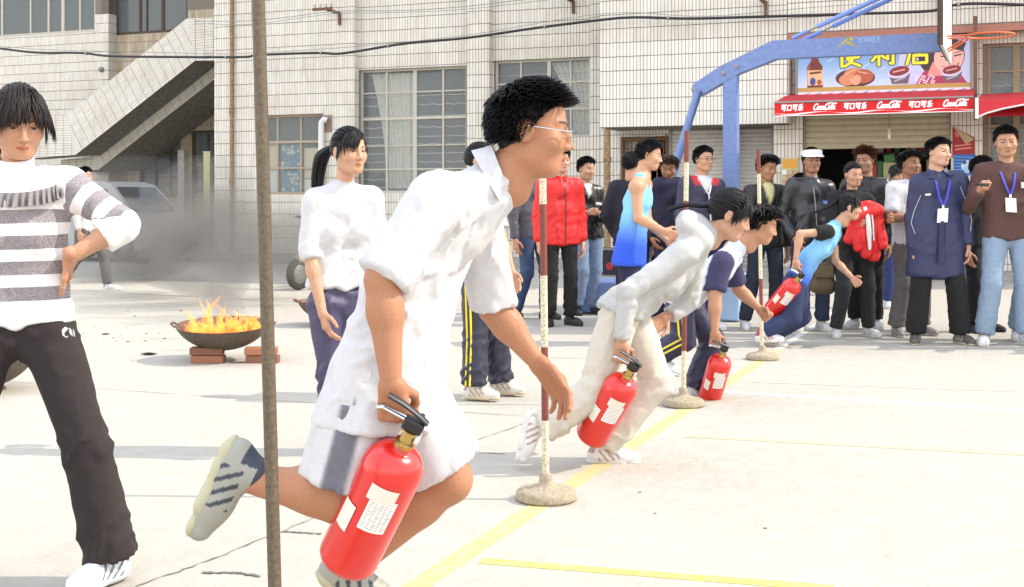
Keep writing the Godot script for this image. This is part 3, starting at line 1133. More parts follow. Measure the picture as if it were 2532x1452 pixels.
var GLYPH := {
	"bian": [[30, 2, 22, 22, 4, 42], [20, 28, 20, 98], [36, 12, 98, 12], [44, 26, 92, 26, 92, 56, 44, 56, 44, 26], [44, 41, 92, 41], [68, 12, 68, 58, 58, 80, 32, 97], [44, 62, 62, 80, 98, 97]],
	"li": [[50, 4, 12, 16], [4, 36, 58, 36], [32, 14, 32, 98], [30, 40, 4, 76], [34, 42, 58, 64], [70, 14, 70, 70], [92, 4, 92, 92, 80, 90]],
	"dian": [[52, 0, 54, 12], [14, 16, 96, 16], [16, 16, 14, 60, 4, 98], [56, 22, 56, 58], [58, 36, 88, 36], [32, 58, 86, 58, 86, 94, 32, 94, 32, 58]],
	"ke": [[4, 12, 96, 12], [78, 12, 78, 96, 62, 92], [16, 32, 52, 32, 52, 68, 16, 68, 16, 32]],
	"kou": [[12, 16, 88, 16, 88, 88, 12, 88, 12, 16]],
	"le": [[76, 4, 24, 14, 16, 46, 92, 46], [54, 24, 54, 96, 42, 92], [32, 60, 12, 88], [72, 60, 92, 88]],
	"script": [[17, 20, 15, 8, 8, 14, 3, 40, 3, 70, 8, 86, 15, 78], [24, 44, 20, 46, 18, 66, 20, 82, 25, 80, 27, 60, 24, 44], [36, 50, 32, 44, 29, 60, 30, 80, 34, 82, 37, 72], [46, 50, 42, 44, 39, 60, 40, 80, 44, 78, 46, 48, 46, 74, 49, 82],
		[66, 20, 64, 6, 57, 14, 52, 40, 52, 70, 57, 88, 64, 78], [64, 6, 76, 2, 90, 14, 99, 10], [73, 44, 69, 46, 67, 66, 69, 82, 74, 80, 76, 60, 73, 44], [79, 76, 84, 30, 85, 8, 81, 20, 79, 60, 81, 82, 84, 78], [94, 50, 90, 44, 87, 60, 88, 80, 92, 78, 95, 48, 94, 74, 98, 82], [50, 62, 55, 60]],
}

func shop_sign_picture() -> ImageTexture:
	var q := Pix.new(720, 244, Color(0.35, 0.60, 0.80))
	q.blend(0, 244, Color(0.30, 0.50, 0.74), Color(0.86, 0.90, 0.95))
	for k in 9:
		var x := 130 + k * 37
		q.line([Vector2(x, 90 + (k * 53) % 90), Vector2(x + 26, 74 + (k * 53) % 90)], 3, Color(0.78, 0.87, 0.93))
	q.poly(PackedVector2Array([Vector2(440, 0), Vector2(720, 0), Vector2(720, 206), Vector2(420, 206)]), Color(0.74, 0.76, 0.88))
	# drink bottle
	var bottle := [Vector2(62, 62), Vector2(88, 62), Vector2(92, 84), Vector2(108, 108), Vector2(110, 206), Vector2(42, 206), Vector2(42, 108), Vector2(58, 84)]
	q.poly(PackedVector2Array(bottle), Color(0.42, 0.10, 0.06))
	q.im.fill_rect(Rect2i(62, 54, 26, 14), Color(0.75, 0.12, 0.12))
	q.im.fill_rect(Rect2i(43, 126, 66, 70), Color(0.86, 0.70, 0.50))
	q.line([Vector2(56, 140), Vector2(98, 136)], 10, Color(0.42, 0.14, 0.06))
	q.oval(Vector2(66, 178), Vector2(12, 18), Color(0.20, 0.24, 0.55))
	q.oval(Vector2(94, 182), Vector2(10, 12), Color(0.62, 0.30, 0.14))
	q.line([Vector2(52, 104), Vector2(50, 122)], 5, Color(0.72, 0.38, 0.26))
	# bread in a bowl
	q.oval(Vector2(248, 168), Vector2(84, 42), Color(0.30, 0.12, 0.10))
	q.oval(Vector2(244, 158), Vector2(46, 36), Color(0.80, 0.48, 0.32))
	q.oval(Vector2(284, 162), Vector2(42, 32), Color(0.68, 0.33, 0.22))
	q.oval(Vector2(214, 176), Vector2(36, 26), Color(0.82, 0.52, 0.38))
	q.oval(Vector2(252, 178), Vector2(20, 24), Color(0.88, 0.62, 0.48), 0.5)
	for a in [[204, 150, 250, 130], [262, 140, 300, 150], [226, 170, 240, 196]]: q.line([Vector2(a[0], a[1]), Vector2(a[2], a[3])], 4, Color(0.92, 0.70, 0.56))
	# woman with a cap of dark hair
	q.oval(Vector2(604, 84), Vector2(94, 92), Color(0.20, 0.10, 0.16))
	q.poly(PackedVector2Array([Vector2(500, 206), Vector2(532, 150), Vector2(590, 132), Vector2(668, 150), Vector2(708, 206)]), Color(0.66, 0.14, 0.32))
	q.poly(PackedVector2Array([Vector2(546, 168), Vector2(568, 110), Vector2(640, 120), Vector2(632, 176)]), Color(0.84, 0.56, 0.52))
	q.oval(Vector2(634, 92), Vector2(60, 70), Color(0.91, 0.68, 0.63), 0.25)
	q.poly(PackedVector2Array([Vector2(560, 84), Vector2(600, 40), Vector2(690, 66), Vector2(704, 30), Vector2(640, 0), Vector2(556, 20)]), Color(0.20, 0.10, 0.17))
	for e in [[604, 86, 632, 84], [656, 86, 682, 80]]:
		q.line([Vector2(e[0], e[1]), Vector2(e[2], e[3])], 6, Color(0.16, 0.08, 0.10))
		q.line([Vector2(e[0] - 2, e[1] - 12), Vector2(e[2] + 2, e[3] - 13)], 3, Color(0.25, 0.13, 0.14))
	q.line([Vector2(648, 90), Vector2(654, 112), Vector2(644, 114)], 3, Color(0.78, 0.48, 0.44))
	q.poly(PackedVector2Array([Vector2(604, 128), Vector2(640, 132), Vector2(678, 116), Vector2(664, 142), Vector2(634, 148)]), Color(0.74, 0.16, 0.22))
	q.poly(PackedVector2Array([Vector2(612, 130), Vector2(640, 134), Vector2(670, 121), Vector2(658, 136), Vector2(634, 140)]), Color(0.97, 0.95, 0.94))
	for k in 26: q.oval(Vector2(500 + (k * 37) % 78, 168 + (k * 23) % 38), Vector2(5, 3), Color(0.93, 0.82, 0.86))
	# two tubs
	for c in [[432, 150, 1.0], [646, 152, 0.9]]:
		var x: float = c[0]
		var y: float = c[1]
		var z: float = c[2]
		q.poly(PackedVector2Array([Vector2(x - 46 * z, y), Vector2(x + 46 * z, y + 4), Vector2(x + 36 * z, y + 52 * z), Vector2(x - 30 * z, y + 52 * z)]), Color(0.44, 0.32, 0.38))
		q.oval(Vector2(x, y), Vector2(48, 26) * z, Color(0.80, 0.78, 0.88), -0.18)
		q.oval(Vector2(x, y - 6 * z), Vector2(42, 21) * z, Color(0.50, 0.12, 0.14), -0.18)
		q.line([Vector2(x - 24 * z, y - 2 * z), Vector2(x + 22 * z, y - 12 * z)], 6 * z, Color(0.86, 0.62, 0.60))
		q.line([Vector2(x - 20 * z, y + 40 * z), Vector2(x + 26 * z, y + 22 * z)], 7 * z, Color(0.62, 0.66, 0.70))
	# lettering with a dark edge
	var n := 0
	for ch in ["bian", "li", "dian"]:
		var at := Vector2(172 + n * 144, 22)
		q.strokes(GLYPH[ch], at, Vector2(98, 94), 21, Color(0.13, 0.16, 0.10))
		q.strokes(GLYPH[ch], at, Vector2(98, 94), 13, Color(0.93, 0.88, 0.16))
		n += 1
	q.im.fill_rect(Rect2i(0, 206, 720, 20), Color(0.72, 0.58, 0.30))
	q.im.fill_rect(Rect2i(0, 226, 720, 18), Color(0.84, 0.86, 0.92))
	for k in 14: q.line([Vector2(30 + k * 50, 238), Vector2(52 + k * 50, 231)], 4, Color(0.52, 0.42, 0.66) if k % 2 else Color(0.78, 0.40, 0.44))
	return q.tex()

func awning_picture() -> ImageTexture:
	var q := Pix.new(1280, 92, Color(0.80, 0.075, 0.09))
	var white := Color(0.96, 0.94, 0.94)
	for k in 6:
		var x := 60 + k * 208
		if k % 2 == 0:
			var n := 0
			for ch in ["ke", "kou", "ke", "le"]:
				q.strokes(GLYPH[ch], Vector2(x + n * 38 - 16, 14), Vector2(33, 44), 8.0, white, 0.22)
				n += 1
		else:
			q.strokes(GLYPH["script"], Vector2(x - 14, 10), Vector2(150, 52), 9.0, white, 0.10)
	var wave := PackedVector2Array()
	for k in 65: wave.append(Vector2(k * 20, 72 + 6 * sin(k * 0.32)))
	for k in range(64, -1, -1): wave.append(Vector2(k * 20, 77 + 8 * sin(k * 0.32 - 0.5)))
	q.poly(wave, white)
	q.im.fill_rect(Rect2i(0, 87, 1280, 5), white)
	return q.tex()

func print_mat(t: Texture2D, rough := 0.6) -> StandardMaterial3D:
	var m := mat(Color.WHITE, rough)
	m.albedo_texture = t
	return m

# ---------------------------------------------------------------- the building's own axes: along its wall, up, out towards the court
func wl(px: float, py: float, v: float) -> Vector2:
	var a := (px - CX) / FL
	var d := v / (a * sin(T) + cos(T))
	return Vector2(a * d * cos(T) - d * sin(T), HC - (py - CY) / FL * d)

func wx(px: float, v: float) -> float:
	return wl(px, CY, v).x

# a wall in the plane z = front, made of the boxes left between its openings
func wall(g: Geo, u0: float, u1: float, y0: float, y1: float, front: float, thick: float, holes: Array) -> void:
	var us := [u0, u1]
	var ys := [y0, y1]
	for h in holes:
		us.append_array([h.position.x, h.end.x])
		ys.append_array([h.position.y, h.end.y])
	us.sort()
	ys.sort()
	for i in us.size() - 1:
		if us[i + 1] - us[i] < 0.001 or us[i] < u0 - 0.001 or us[i + 1] > u1 + 0.001: continue
		for k in ys.size() - 1:
			if ys[k + 1] - ys[k] < 0.001 or ys[k] < y0 - 0.001 or ys[k + 1] > y1 + 0.001: continue
			var c := Vector2(us[i] + us[i + 1], ys[k] + ys[k + 1]) / 2
			var open := false
			for h in holes: open = open or h.has_point(c)
			if not open: g.box(Vector3(c.x, c.y, front - thick / 2), Vector3(us[i + 1] - us[i], ys[k + 1] - ys[k], thick))

# where tiles lie on a face: [transform, size] each. x along, y up the face, z out
func tile_spots(at: Transform3D, w: float, h: float, holes: Array, poly := PackedVector2Array(), pitch := Vector2(0.06, 0.24), y_from := 0.0, cut: Geo = null) -> Array:
	var out := []
	var joint := Vector2(0.007, 0.011) if pitch.x < pitch.y else Vector2(0.011, 0.007)
	var y := -fposmod(y_from, pitch.y)
	while y < h:
		var x := 0.0
		while x < w:
			var a := Vector2(maxf(x + joint.x / 2, 0), maxf(y + joint.y / 2, 0.002))
			var b := Vector2(minf(x + pitch.x - joint.x / 2, w), minf(y + pitch.y - joint.y / 2, h))
			var c := (a + b) / 2
			var ok := b.x - a.x > 0.012 and b.y - a.y > 0.02
			for r in holes:
				if not ok: break
				if Rect2(a, b - a).intersects(r):
					if r.has_point(c):
						# what is left above, below or beside the opening
						if b.y > r.end.y + 0.02: a.y = r.end.y
						elif a.y < r.position.y - 0.02: b.y = r.position.y
						else: ok = false
					elif c.y >= r.end.y or c.y <= r.position.y:
						if c.y >= r.end.y: a.y = r.end.y
						else: b.y = r.position.y
					elif c.x <= r.position.x: b.x = r.position.x
					else: a.x = r.end.x
					c = (a + b) / 2
			if ok and poly.size():
				var inside := 0
				for q in [a, b, Vector2(a.x, b.y), Vector2(b.x, a.y)]: inside += int(Geometry2D.is_point_in_polygon(q, poly))
				if inside < 4:
					ok = false
					if inside > 0:
						for piece in Geometry2D.intersect_polygons(PackedVector2Array([a, Vector2(b.x, a.y), b, Vector2(a.x, b.y)]), poly):
							if piece.size() > 2 and cut != null: cut.prism(piece, 0.009, at)
			if ok: out.append([at * Transform3D(Basis(), Vector3(c.x, c.y, 0.004)), Vector3(b.x - a.x, b.y - a.y, 0.010)])
			x += pitch.x
		y += pitch.y
	return out

func lay_tiles(spots: Array, parent: Node, material: Material, seed_: int) -> void:
	var rng := RandomNumberGenerator.new()
	rng.seed = seed_
	var mm := MultiMesh.new()
	mm.transform_format = MultiMesh.TRANSFORM_3D
	mm.use_colors = true
	var bm := Geo.new()
	bm.soft_box(Vector3.ZERO, Vector3.ONE, 0.06)
	mm.mesh = tile_mesh()
	mm.instance_count = spots.size()
	for i in spots.size():
		var x: Transform3D = spots[i][0]
		mm.set_instance_transform(i, Transform3D(x.basis.scaled_local(spots[i][1]), x.origin))
		mm.set_instance_color(i, tile_tint(rng))
	var o := MultiMeshInstance3D.new()
	o.name = "wall_tiles"
	o.multimesh = mm
	o.material_override = material
	o.set_meta("kind", "stuff")
	parent.add_child(o, true)

func tile_tint(rng: RandomNumberGenerator) -> Color:
	var q := 0.93 + 0.12 * rng.randf()
	return Color(q, q * (0.985 + 0.02 * rng.randf()), q * (0.96 + 0.03 * rng.randf()))

var tile_shape: Mesh
func tile_mesh() -> Mesh:
	if tile_shape == null:
		var g := Geo.new()
		# a unit tile with a narrow bevel round its face
		var e := 0.46
		var f := [Vector3(-e, -0.49, 0.5), Vector3(e, -0.49, 0.5), Vector3(e, 0.49, 0.5), Vector3(-e, 0.49, 0.5)]
		var r := [Vector3(-0.5, -0.5, 0.1), Vector3(0.5, -0.5, 0.1), Vector3(0.5, 0.5, 0.1), Vector3(-0.5, 0.5, 0.1)]
		var k := [Vector3(-0.5, -0.5, -0.5), Vector3(0.5, -0.5, -0.5), Vector3(0.5, 0.5, -0.5), Vector3(-0.5, 0.5, -0.5)]
		g.quad(f[0], f[1], f[2], f[3])
		for i in 4:
			var j := (i + 1) % 4
			g.quad(r[i], r[j], f[j], f[i])
			g.quad(k[i], k[j], r[j], r[i])
		tile_shape = g.build()
	return tile_shape

# a window: frame bars, each pane, in a hole of the wall. cols, rows: shares where the bars stand
func window(root: Node3D, r: Rect2, z: float, cols: Array, rows: Array, fm: Material, thick := 0.045, called := "window") -> MeshInstance3D:
	var g := Geo.new()
	var w := r.size.x
	var h := r.size.y
	g.box(Vector3(w / 2, thick / 2, 0), Vector3(w, thick, 0.06))
	g.box(Vector3(w / 2, h - thick / 2, 0), Vector3(w, thick, 0.06))
	for x in [thick / 2, w - thick / 2]: g.box(Vector3(x, h / 2, 0), Vector3(thick, h - 2 * thick, 0.058))
	for c in cols: g.box(Vector3(c[0] * w, h / 2, 0), Vector3(c[1], h - 2 * thick, 0.054))
	for c in rows: g.box(Vector3(w / 2, c[0] * h, 0), Vector3(w - 2 * thick, c[1], 0.050))
	var o := obj(called, g.build(), fm, root)
	o.position = Vector3(r.position.x, r.position.y, z)
	var xs := [0.0]
	for c in cols: xs.append(c[0])
	xs.append(1.0)
	var ys := [0.0]
	for c in rows: ys.append(c[0])
	ys.append(1.0)
	var one := BoxMesh.new()
	one.size = Vector3.ONE
	for i in xs.size() - 1:
		for k in ys.size() - 1:
			var p := obj("pane", one, M.glass, o)
			p.position = Vector3((xs[i] + xs[i + 1]) / 2 * w, (ys[k] + ys[k + 1]) / 2 * h, -0.004)
			p.scale = Vector3((xs[i + 1] - xs[i]) * w - 0.02, (ys[k + 1] - ys[k]) * h - 0.02, 0.004)
	return o

func wavy_bars(parent: Node, w: float, ys: Array, z: float, m: Material) -> void:
	for k in ys.size():
		var g := Geo.new()
		var pts := []
		for i in 41: pts.append(Vector3(w * i / 40.0, ys[k] + (0.012 * sin(i * 1.25) if k % 2 else 0.0), z))
		g.tube(pts, [0.007], 5)
		obj("grille_bar", g.build(), m, parent)

func slatted(root: Node3D, called: String, r: Rect2, z: float, slat: float, m: Material) -> Node3D:
	var g := Geo.new()
	for x in [0.0, r.size.x]: g.box(Vector3(x, r.size.y / 2, 0.02), Vector3(0.05, r.size.y, 0.07))
	var o := obj(called, g.build(), M.dull_metal, root)
	o.position = Vector3(r.position.x, r.position.y, z)
	var prof := Geo.new()
	var pts := PackedVector2Array()
	for k in 9: pts.append(Vector2(0.014 * sin(PI * k / 8.0), slat * k / 8.0))
	for k in 8:
		var a := pts[k]
		var b := pts[k + 1]
		prof.quad(Vector3(0, a.y, a.x), Vector3(1, a.y, a.x), Vector3(1, b.y, b.x), Vector3(0, b.y, b.x))
	prof.quad(Vector3(0, slat, 0), Vector3(1, slat, 0), Vector3(1, slat, -0.012), Vector3(0, slat, -0.012))
	prof.quad(Vector3(0, 0, -0.012), Vector3(1, 0, -0.012), Vector3(1, 0, 0), Vector3(0, 0, 0))
	var mesh := prof.build()
	var n := int(ceil(r.size.y / slat))
	for k in n:
		var p := obj("slat", mesh, m, o)
		p.position = Vector3(0.02, k * slat, 0.0)
		p.scale = Vector3(r.size.x - 0.04, 0.97, 1)
	return o

func make_place() -> void:
	# ground: one sheet to the horizon
	var g := Geo.new()
	var n := 40
	g.quad(Vector3(-400, 0, 60), Vector3(400, 0, 60), Vector3(400, 0, -600), Vector3(-400, 0, -600))
	struct("ground", g.build(), M.concrete)
	make_markings()
	var turn := Basis(U, Vector3.UP, -V)
	# --- front building
	var b := thing("tiled_building", "long building faced in white upright tiles with rusty windows and a shop", "building")
	b.basis = turn
	var vl := 21.7
	var vb := 21.88
	var vo := 20.5
	var vs := 20.85
	var vg := 21.5
	var top := 11.6
	var spots := []
	var wg := Geo.new()
	var p528 := wx(530, vl)
	var p875 := wx(876, vl)
	var p1155 := wx(1155, vl)
	var p1212 := wx(1209, vl)
	var p1460 := wx(1460, vl)
	var p1483 := wx(1483, vo)
	var p1948 := wx(1948, vo)
	var right := p1948 + 9.0
	var wa := Rect2(wl(646, 481, vl), Vector2.ZERO).expand(wl(795, 281, vl))
	var wb := Rect2(wl(887, 477, vb), Vector2.ZERO).expand(wl(1153, 162, vb))
	var wc := Rect2(wl(1222, 343, vb), Vector2.ZERO).expand(wl(1459, 140, vb))
	# pillar with the small window, bay, pillar, bay, pillar
	for q in [[p528, p875, vl, [wa]], [p875, p1155, vb, [wb]], [p1155, p1212, vl, []], [p1212, p1460, vb, [wc]], [p1460, p1483 + 0.5, vl, []]]:
		var u0: float = q[0]
		var hs := []
		for h in q[3]: hs.append(Rect2(h.position - Vector2(u0, 0), h.size))
		wall(wg, u0, q[1], 0, top, -q[2], 0.24, q[3])
		spots.append_array(tile_spots(Transform3D(Basis(), Vector3(u0, 0, -q[2])), q[1] - u0, 5.4, hs))
	for u in [p875, p1212]: spots.append_array(tile_spots(Transform3D(Basis(Vector3(0, 0, -1), Vector3.UP, Vector3(1, 0, 0)), Vector3(u, 0, -vl)), 0.18, 5.4, []))
	# the storey that stands out over the shutters and the shop
	var yb := wl(1483, 316, vo).y
	var yband := wl(1968, 88, vo).y
	wall(wg, p1483, p1948, yb, top, -vo, 0.24, [])
	wall(wg, p1948, right, yband, top, -vo, 0.24, [])
	var big := tile_spots(Transform3D(Basis(), Vector3(p1483, yb, -vo)), p1948 - p1483, 5.4 - yb, [])
	spots.append_array(tile_spots(Transform3D(Basis(), Vector3(p1948, yband + 0.02, -vo)), right - p1948, 5.4 - yband, [], PackedVector2Array(), Vector2(0.06, 0.24), yband - yb))
	spots.append_array(tile_spots(Transform3D(Basis(Vector3(0, 0, -1), Vector3.UP, Vector3(1, 0, 0)), Vector3(p1948, yb, -vo)), vs - vo, yband - yb, []))
	wg.box(Vector3(p1948 - 0.12, (yb + yband) / 2, -(vo + vs) / 2 - 0.12), Vector3(0.24, yband - yb, vs - vo))
	wg.box(Vector3((p1483 + p1948) / 2, yb + 0.08, -vo - 1.25), Vector3(p1948 - p1483, 0.16, 2.0))
	# ground floor under it, and the shop bay
	var pg0 := wx(1913, vs)
	var sh := Rect2(Vector2(wx(1657, vg), 0.02), Vector2.ZERO).expand(Vector2(wx(1911, vg), wl(1700, 322, vg).y))
	var gate := Rect2(Vector2(wx(1540, vg), 0.02), Vector2.ZERO).expand(Vector2(wx(1650, vg), wl(1600, 338, vg).y))
	wall(wg, p1483 - 0.3, pg0 + 0.1, 0, yb, -vg, 0.2, [sh, gate])
	spots.append_array(tile_spots(Transform3D(Basis(), Vector3(p1483 - 0.3, 0, -vg)), pg0 - p1483 + 0.3, yb, [Rect2(sh.position - Vector2(p1483 - 0.3, 0), sh.size), Rect2(gate.position - Vector2(p1483 - 0.3, 0), gate.size)]))
	var shop := Rect2(Vector2(wx(1986, vs), 0.02), Vector2.ZERO).expand(Vector2(wx(2352, vs), wl(2170, 283, vs).y))
	var wr := Rect2(wl(2432, 560, vs), Vector2.ZERO).expand(wl(2640, 100, vs))
	wall(wg, pg0, right, 0, yband, -vs, 0.24, [shop, wr])
	spots.append_array(tile_spots(Transform3D(Basis(), Vector3(pg0, 0, -vs)), right - pg0, yband, [Rect2(shop.position - Vector2(pg0, 0), shop.size), Rect2(wr.position - Vector2(pg0, 0), wr.size)]))
	# shell behind: floor slabs, ends, back
	var deep := 7.0
	wg.box(Vector3(p528 + 0.12, top / 2, -vl - deep / 2 - 0.24), Vector3(0.24, top, deep))
	wg.box(Vector3(right - 0.12, top / 2, -vs - deep / 2 - 0.3), Vector3(0.24, top, deep))
	wg.box(Vector3((p528 + right) / 2, top / 2, -vl - deep - 0.4), Vector3(right - p528, top, 0.24))
	wg.box(Vector3((p528 + right) / 2, top + 0.15, -vl - deep / 2 + 0.5), Vector3(right - p528, 0.3, deep + 2.4))
	wg.box(Vector3((p528 + right) / 2, 4.6, -vl - deep / 2 - 0.3), Vector3(right - p528 - 0.5, 0.2, deep - 0.3))
	obj("wall", wg.build(), M.grout, b)
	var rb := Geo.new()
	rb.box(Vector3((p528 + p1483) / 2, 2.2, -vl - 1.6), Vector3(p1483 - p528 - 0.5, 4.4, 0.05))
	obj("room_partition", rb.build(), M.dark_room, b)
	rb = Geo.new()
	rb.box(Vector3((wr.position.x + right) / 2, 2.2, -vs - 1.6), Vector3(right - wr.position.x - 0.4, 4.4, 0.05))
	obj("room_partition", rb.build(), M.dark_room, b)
	# tiles: the nearest face tile by tile, the rest as one
	var rng := RandomNumberGenerator.new()
	rng.seed = 5
	var variants := []
	for k in 6:
		var c := tile_tint(rng)
		var m: StandardMaterial3D = M.tile.duplicate()
		m.albedo_color = lin(0.69 * c.r, 0.66 * c.g, 0.61 * c.b)
		variants.append(m)
	for i in big.size():
		if i >= 300:
			spots.append(big[i])
			continue
		var t := obj("tile", tile_mesh(), variants[rng.randi() % 6], b)
		t.transform = Transform3D(big[i][0].basis.scaled_local(big[i][1]), big[i][0].origin)
	lay_tiles(spots, b, M.tile_many, 3)
	# band, plinth
	var band := Geo.new()
	band.box(Vector3((p1948 + right) / 2, yband - 0.03, -vo + 0.012), Vector3(right - p1948, 0.11, 0.05))
	obj("lintel_band", band.build(), M.red_band, b)
	var pl := Geo.new()
	pl.box(Vector3((p528 + p1483) / 2, 0.09, -vl + 0.30), Vector3(p1483 - p528, 0.18, 0.58))
	pl.box(Vector3((p1483 + right) / 2, 0.07, -vs + 0.35), Vector3(right - p1483, 0.14, 0.66))
	obj("plinth_step", pl.build(), M.old_concrete, b)
	# windows
	var w1 := window(b, wa, -vl - 0.10, [[0.24, 0.035], [0.63, 0.035]], [[0.33, 0.03], [0.66, 0.05]], M.rusty_white)
	panel_behind(w1, wa, Rect2(0.01, 0.34, 0.22, 0.32), M.tan_board, "board")
	panel_behind(w1, wa, Rect2(0.01, 0.02, 0.22, 0.31), M.pale_board, "board")
	panel_behind(w1, wa, Rect2(0.26, 0.02, 0.35, 0.64), M.floral, "floral_curtain")
	panel_behind(w1, wa, Rect2(0.65, 0.20, 0.33, 0.38), M.tan_board, "board")
	panel_behind(w1, wa, Rect2(0.65, 0.02, 0.22, 0.17), M.pale_board, "board")
	var w2 := window(b, wb, -vb - 0.10, [[0.25, 0.035], [0.515, 0.075], [0.775, 0.035]], [[0.19, 0.025], [0.38, 0.02], [0.60, 0.05], [0.81, 0.025]], M.cream_frame)
	wavy_bars(w2, wb.size.x, [0.10, 0.26, 0.43, 0.60, 0.77, 0.95, 1.10, 1.28, 1.5, 1.72, 1.9], -0.09, M.cream_frame)
	curtain(w2, 0.06, 0.46, 0.08, wb.size.y - 0.06, wb.size.x, 0.35)
	var w3 := window(b, wc, -vb - 0.10, [[0.27, 0.03], [0.565, 0.07], [0.79, 0.03]], [[0.36, 0.03], [0.70, 0.03]], M.cream_frame)
	wavy_bars(w3, wc.size.x, [0.12, 0.3, 0.48, 0.66, 0.84, 1.02, 1.2], -0.09, M.dull_metal)
	curtain(w3, 0.55, 0.98, 0.05, wc.size.y - 0.05, wc.size.x, 0.5)
	var w4 := window(b, wr, -vs - 0.10, [[0.07, 0.05], [0.40, 0.10], [0.72, 0.05]], [[0.55, 0.04], [0.85, 0.03]], M.wood_frame)
	wavy_bars(w4, wr.size.x, [0.3, 0.5, 0.7, 0.9, 1.1, 1.3, 1.5, 2.2], -0.09, M.dull_metal)
	# shutters
	slatted(b, "roller_shutter", sh, -vg - 0.04, 0.072, M.shutter_white)
	var s2 := slatted(b, "shop_shutter", Rect2(shop.position.x, wl(2170, 366, vs).y, shop.size.x, shop.end.y - wl(2170, 366, vs).y), -vs - 0.10, 0.098, M.shutter_cream)
	var gb := Geo.new()
	for k in 7: gb.box(Vector3(gate.position.x + gate.size.x * (k + 0.5) / 7, gate.get_center().y, -vg + 0.03), Vector3(0.022, gate.size.y, 0.022))
	for q in [0.02, 0.5, 0.98]: gb.box(Vector3(gate.get_center().x, gate.position.y + gate.size.y * q, -vg + 0.03), Vector3(gate.size.x, 0.05, 0.018))
	for q in [gate.position.x, gate.end.x]: gb.box(Vector3(q, gate.get_center().y, -vg + 0.03), Vector3(0.05, gate.size.y, 0.035))
	obj("iron_gate", gb.build(), M.rust, b)
	# shop room
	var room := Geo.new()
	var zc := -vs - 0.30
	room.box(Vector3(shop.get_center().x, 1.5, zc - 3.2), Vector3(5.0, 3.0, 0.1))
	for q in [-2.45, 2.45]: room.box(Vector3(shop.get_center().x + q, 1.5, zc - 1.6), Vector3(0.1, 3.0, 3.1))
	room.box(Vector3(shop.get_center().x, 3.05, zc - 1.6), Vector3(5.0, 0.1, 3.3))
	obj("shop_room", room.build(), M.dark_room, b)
	# pipes on the wall
	var pp := Geo.new()
	var a := wl(577, 0, vl)
	pp.tube([Vector3(a.x, 5.4, -vl + 0.06), Vector3(a.x, 0.2, -vl + 0.06)], [0.038], 10)
	for y in [4.1, 3.05, 1.6]: pp.tube([Vector3(a.x, y - 0.05, -vl + 0.06), Vector3(a.x, y + 0.05, -vl + 0.06)], [0.052], 10)
	obj("rusty_downpipe", pp.build(), M.rust_pipe, b)
	pp = Geo.new()
	a = wl(1494, 316, vo - 0.1)
	pp.tube([Vector3(a.x, a.y - 0.02, -vo - 0.08), Vector3(a.x, 0.15, -vo - 0.08)], [0.055], 10)
	pp.tube([Vector3(a.x, 1.9, -vo - 0.08), Vector3(a.x, 1.98, -vo - 0.08)], [0.075], 10)
	obj("rusty_downpipe", pp.build(), M.rust_pipe, b)
	pp = Geo.new()
	a = wl(800, 300, vl)
	var q0 := wl(800, 470, vl)
	pp.tube([Vector3(q0.x, q0.y, -vl + 0.09), Vector3(a.x, a.y - 0.1, -vl + 0.09), Vector3(a.x + 0.01, a.y - 0.02, -vl + 0.09), Vector3(a.x + 0.05, a.y + 0.03, -vl + 0.08), Vector3(a.x + 0.11, a.y + 0.01, -vl + 0.06)], [0.06], 12)
	obj("white_vent_pipe", pp.build(), M.white_plastic, b)
	var bare := Geo.new()
	a = wl(810, 300, vl)
	bare.box(Vector3(a.x, a.y - 0.05, -vl + 0.008), Vector3(0.22, 0.34, 0.012))
	obj("bare_brick_patch", bare.build(), M.brick_raw, b)
	# brackets with insulators
	for q in [[838, 32, vl], [1415, 2, vb], [2330, 4, vo], [1890, 4, vo]]:
		var c := wl(q[0], q[1], q[2])
		var bg := Geo.new()
		bg.box(Vector3(c.x, c.y, -q[2] + 0.22), Vector3(0.05, 0.05, 0.44))
		bg.box(Vector3(c.x - 0.12, c.y + 0.02, -q[2] + 0.44), Vector3(0.42, 0.05, 0.05))
		bg.box(Vector3(c.x + 0.03, c.y - 0.12, -q[2] + 0.03), Vector3(0.05, 0.24, 0.04))
		var br := obj("cable_bracket", bg.build(), M.rust, b)
		for k in 4:
			var ig := Geo.new()
			ig.lathe([Vector2(0.001, 0.0), Vector2(0.026, 0.0), Vector2(0.030, 0.02), Vector2(0.018, 0.035), Vector2(0.028, 0.05), Vector2(0.02, 0.075), Vector2(0.001, 0.08)], Transform3D(Basis(), Vector3(c.x - 0.28 + k * 0.12, c.y + 0.045, -q[2] + 0.44)), 10)
			obj("insulator", ig.build(), M.porcelain, br)
	make_stair_block(turn)
	make_shopfront(turn, shop, vs, vo, yband)
	make_cables(turn)

func panel_behind(w: Node3D, r: Rect2, share: Rect2, m: Material, called: String) -> void:
	var g := Geo.new()
	var at := share.get_center() * r.size
	g.box(Vector3(at.x, at.y, -0.06), Vector3(share.size.x * r.size.x, share.size.y * r.size.y, 0.012))
	obj(called, g.build(), m, w)

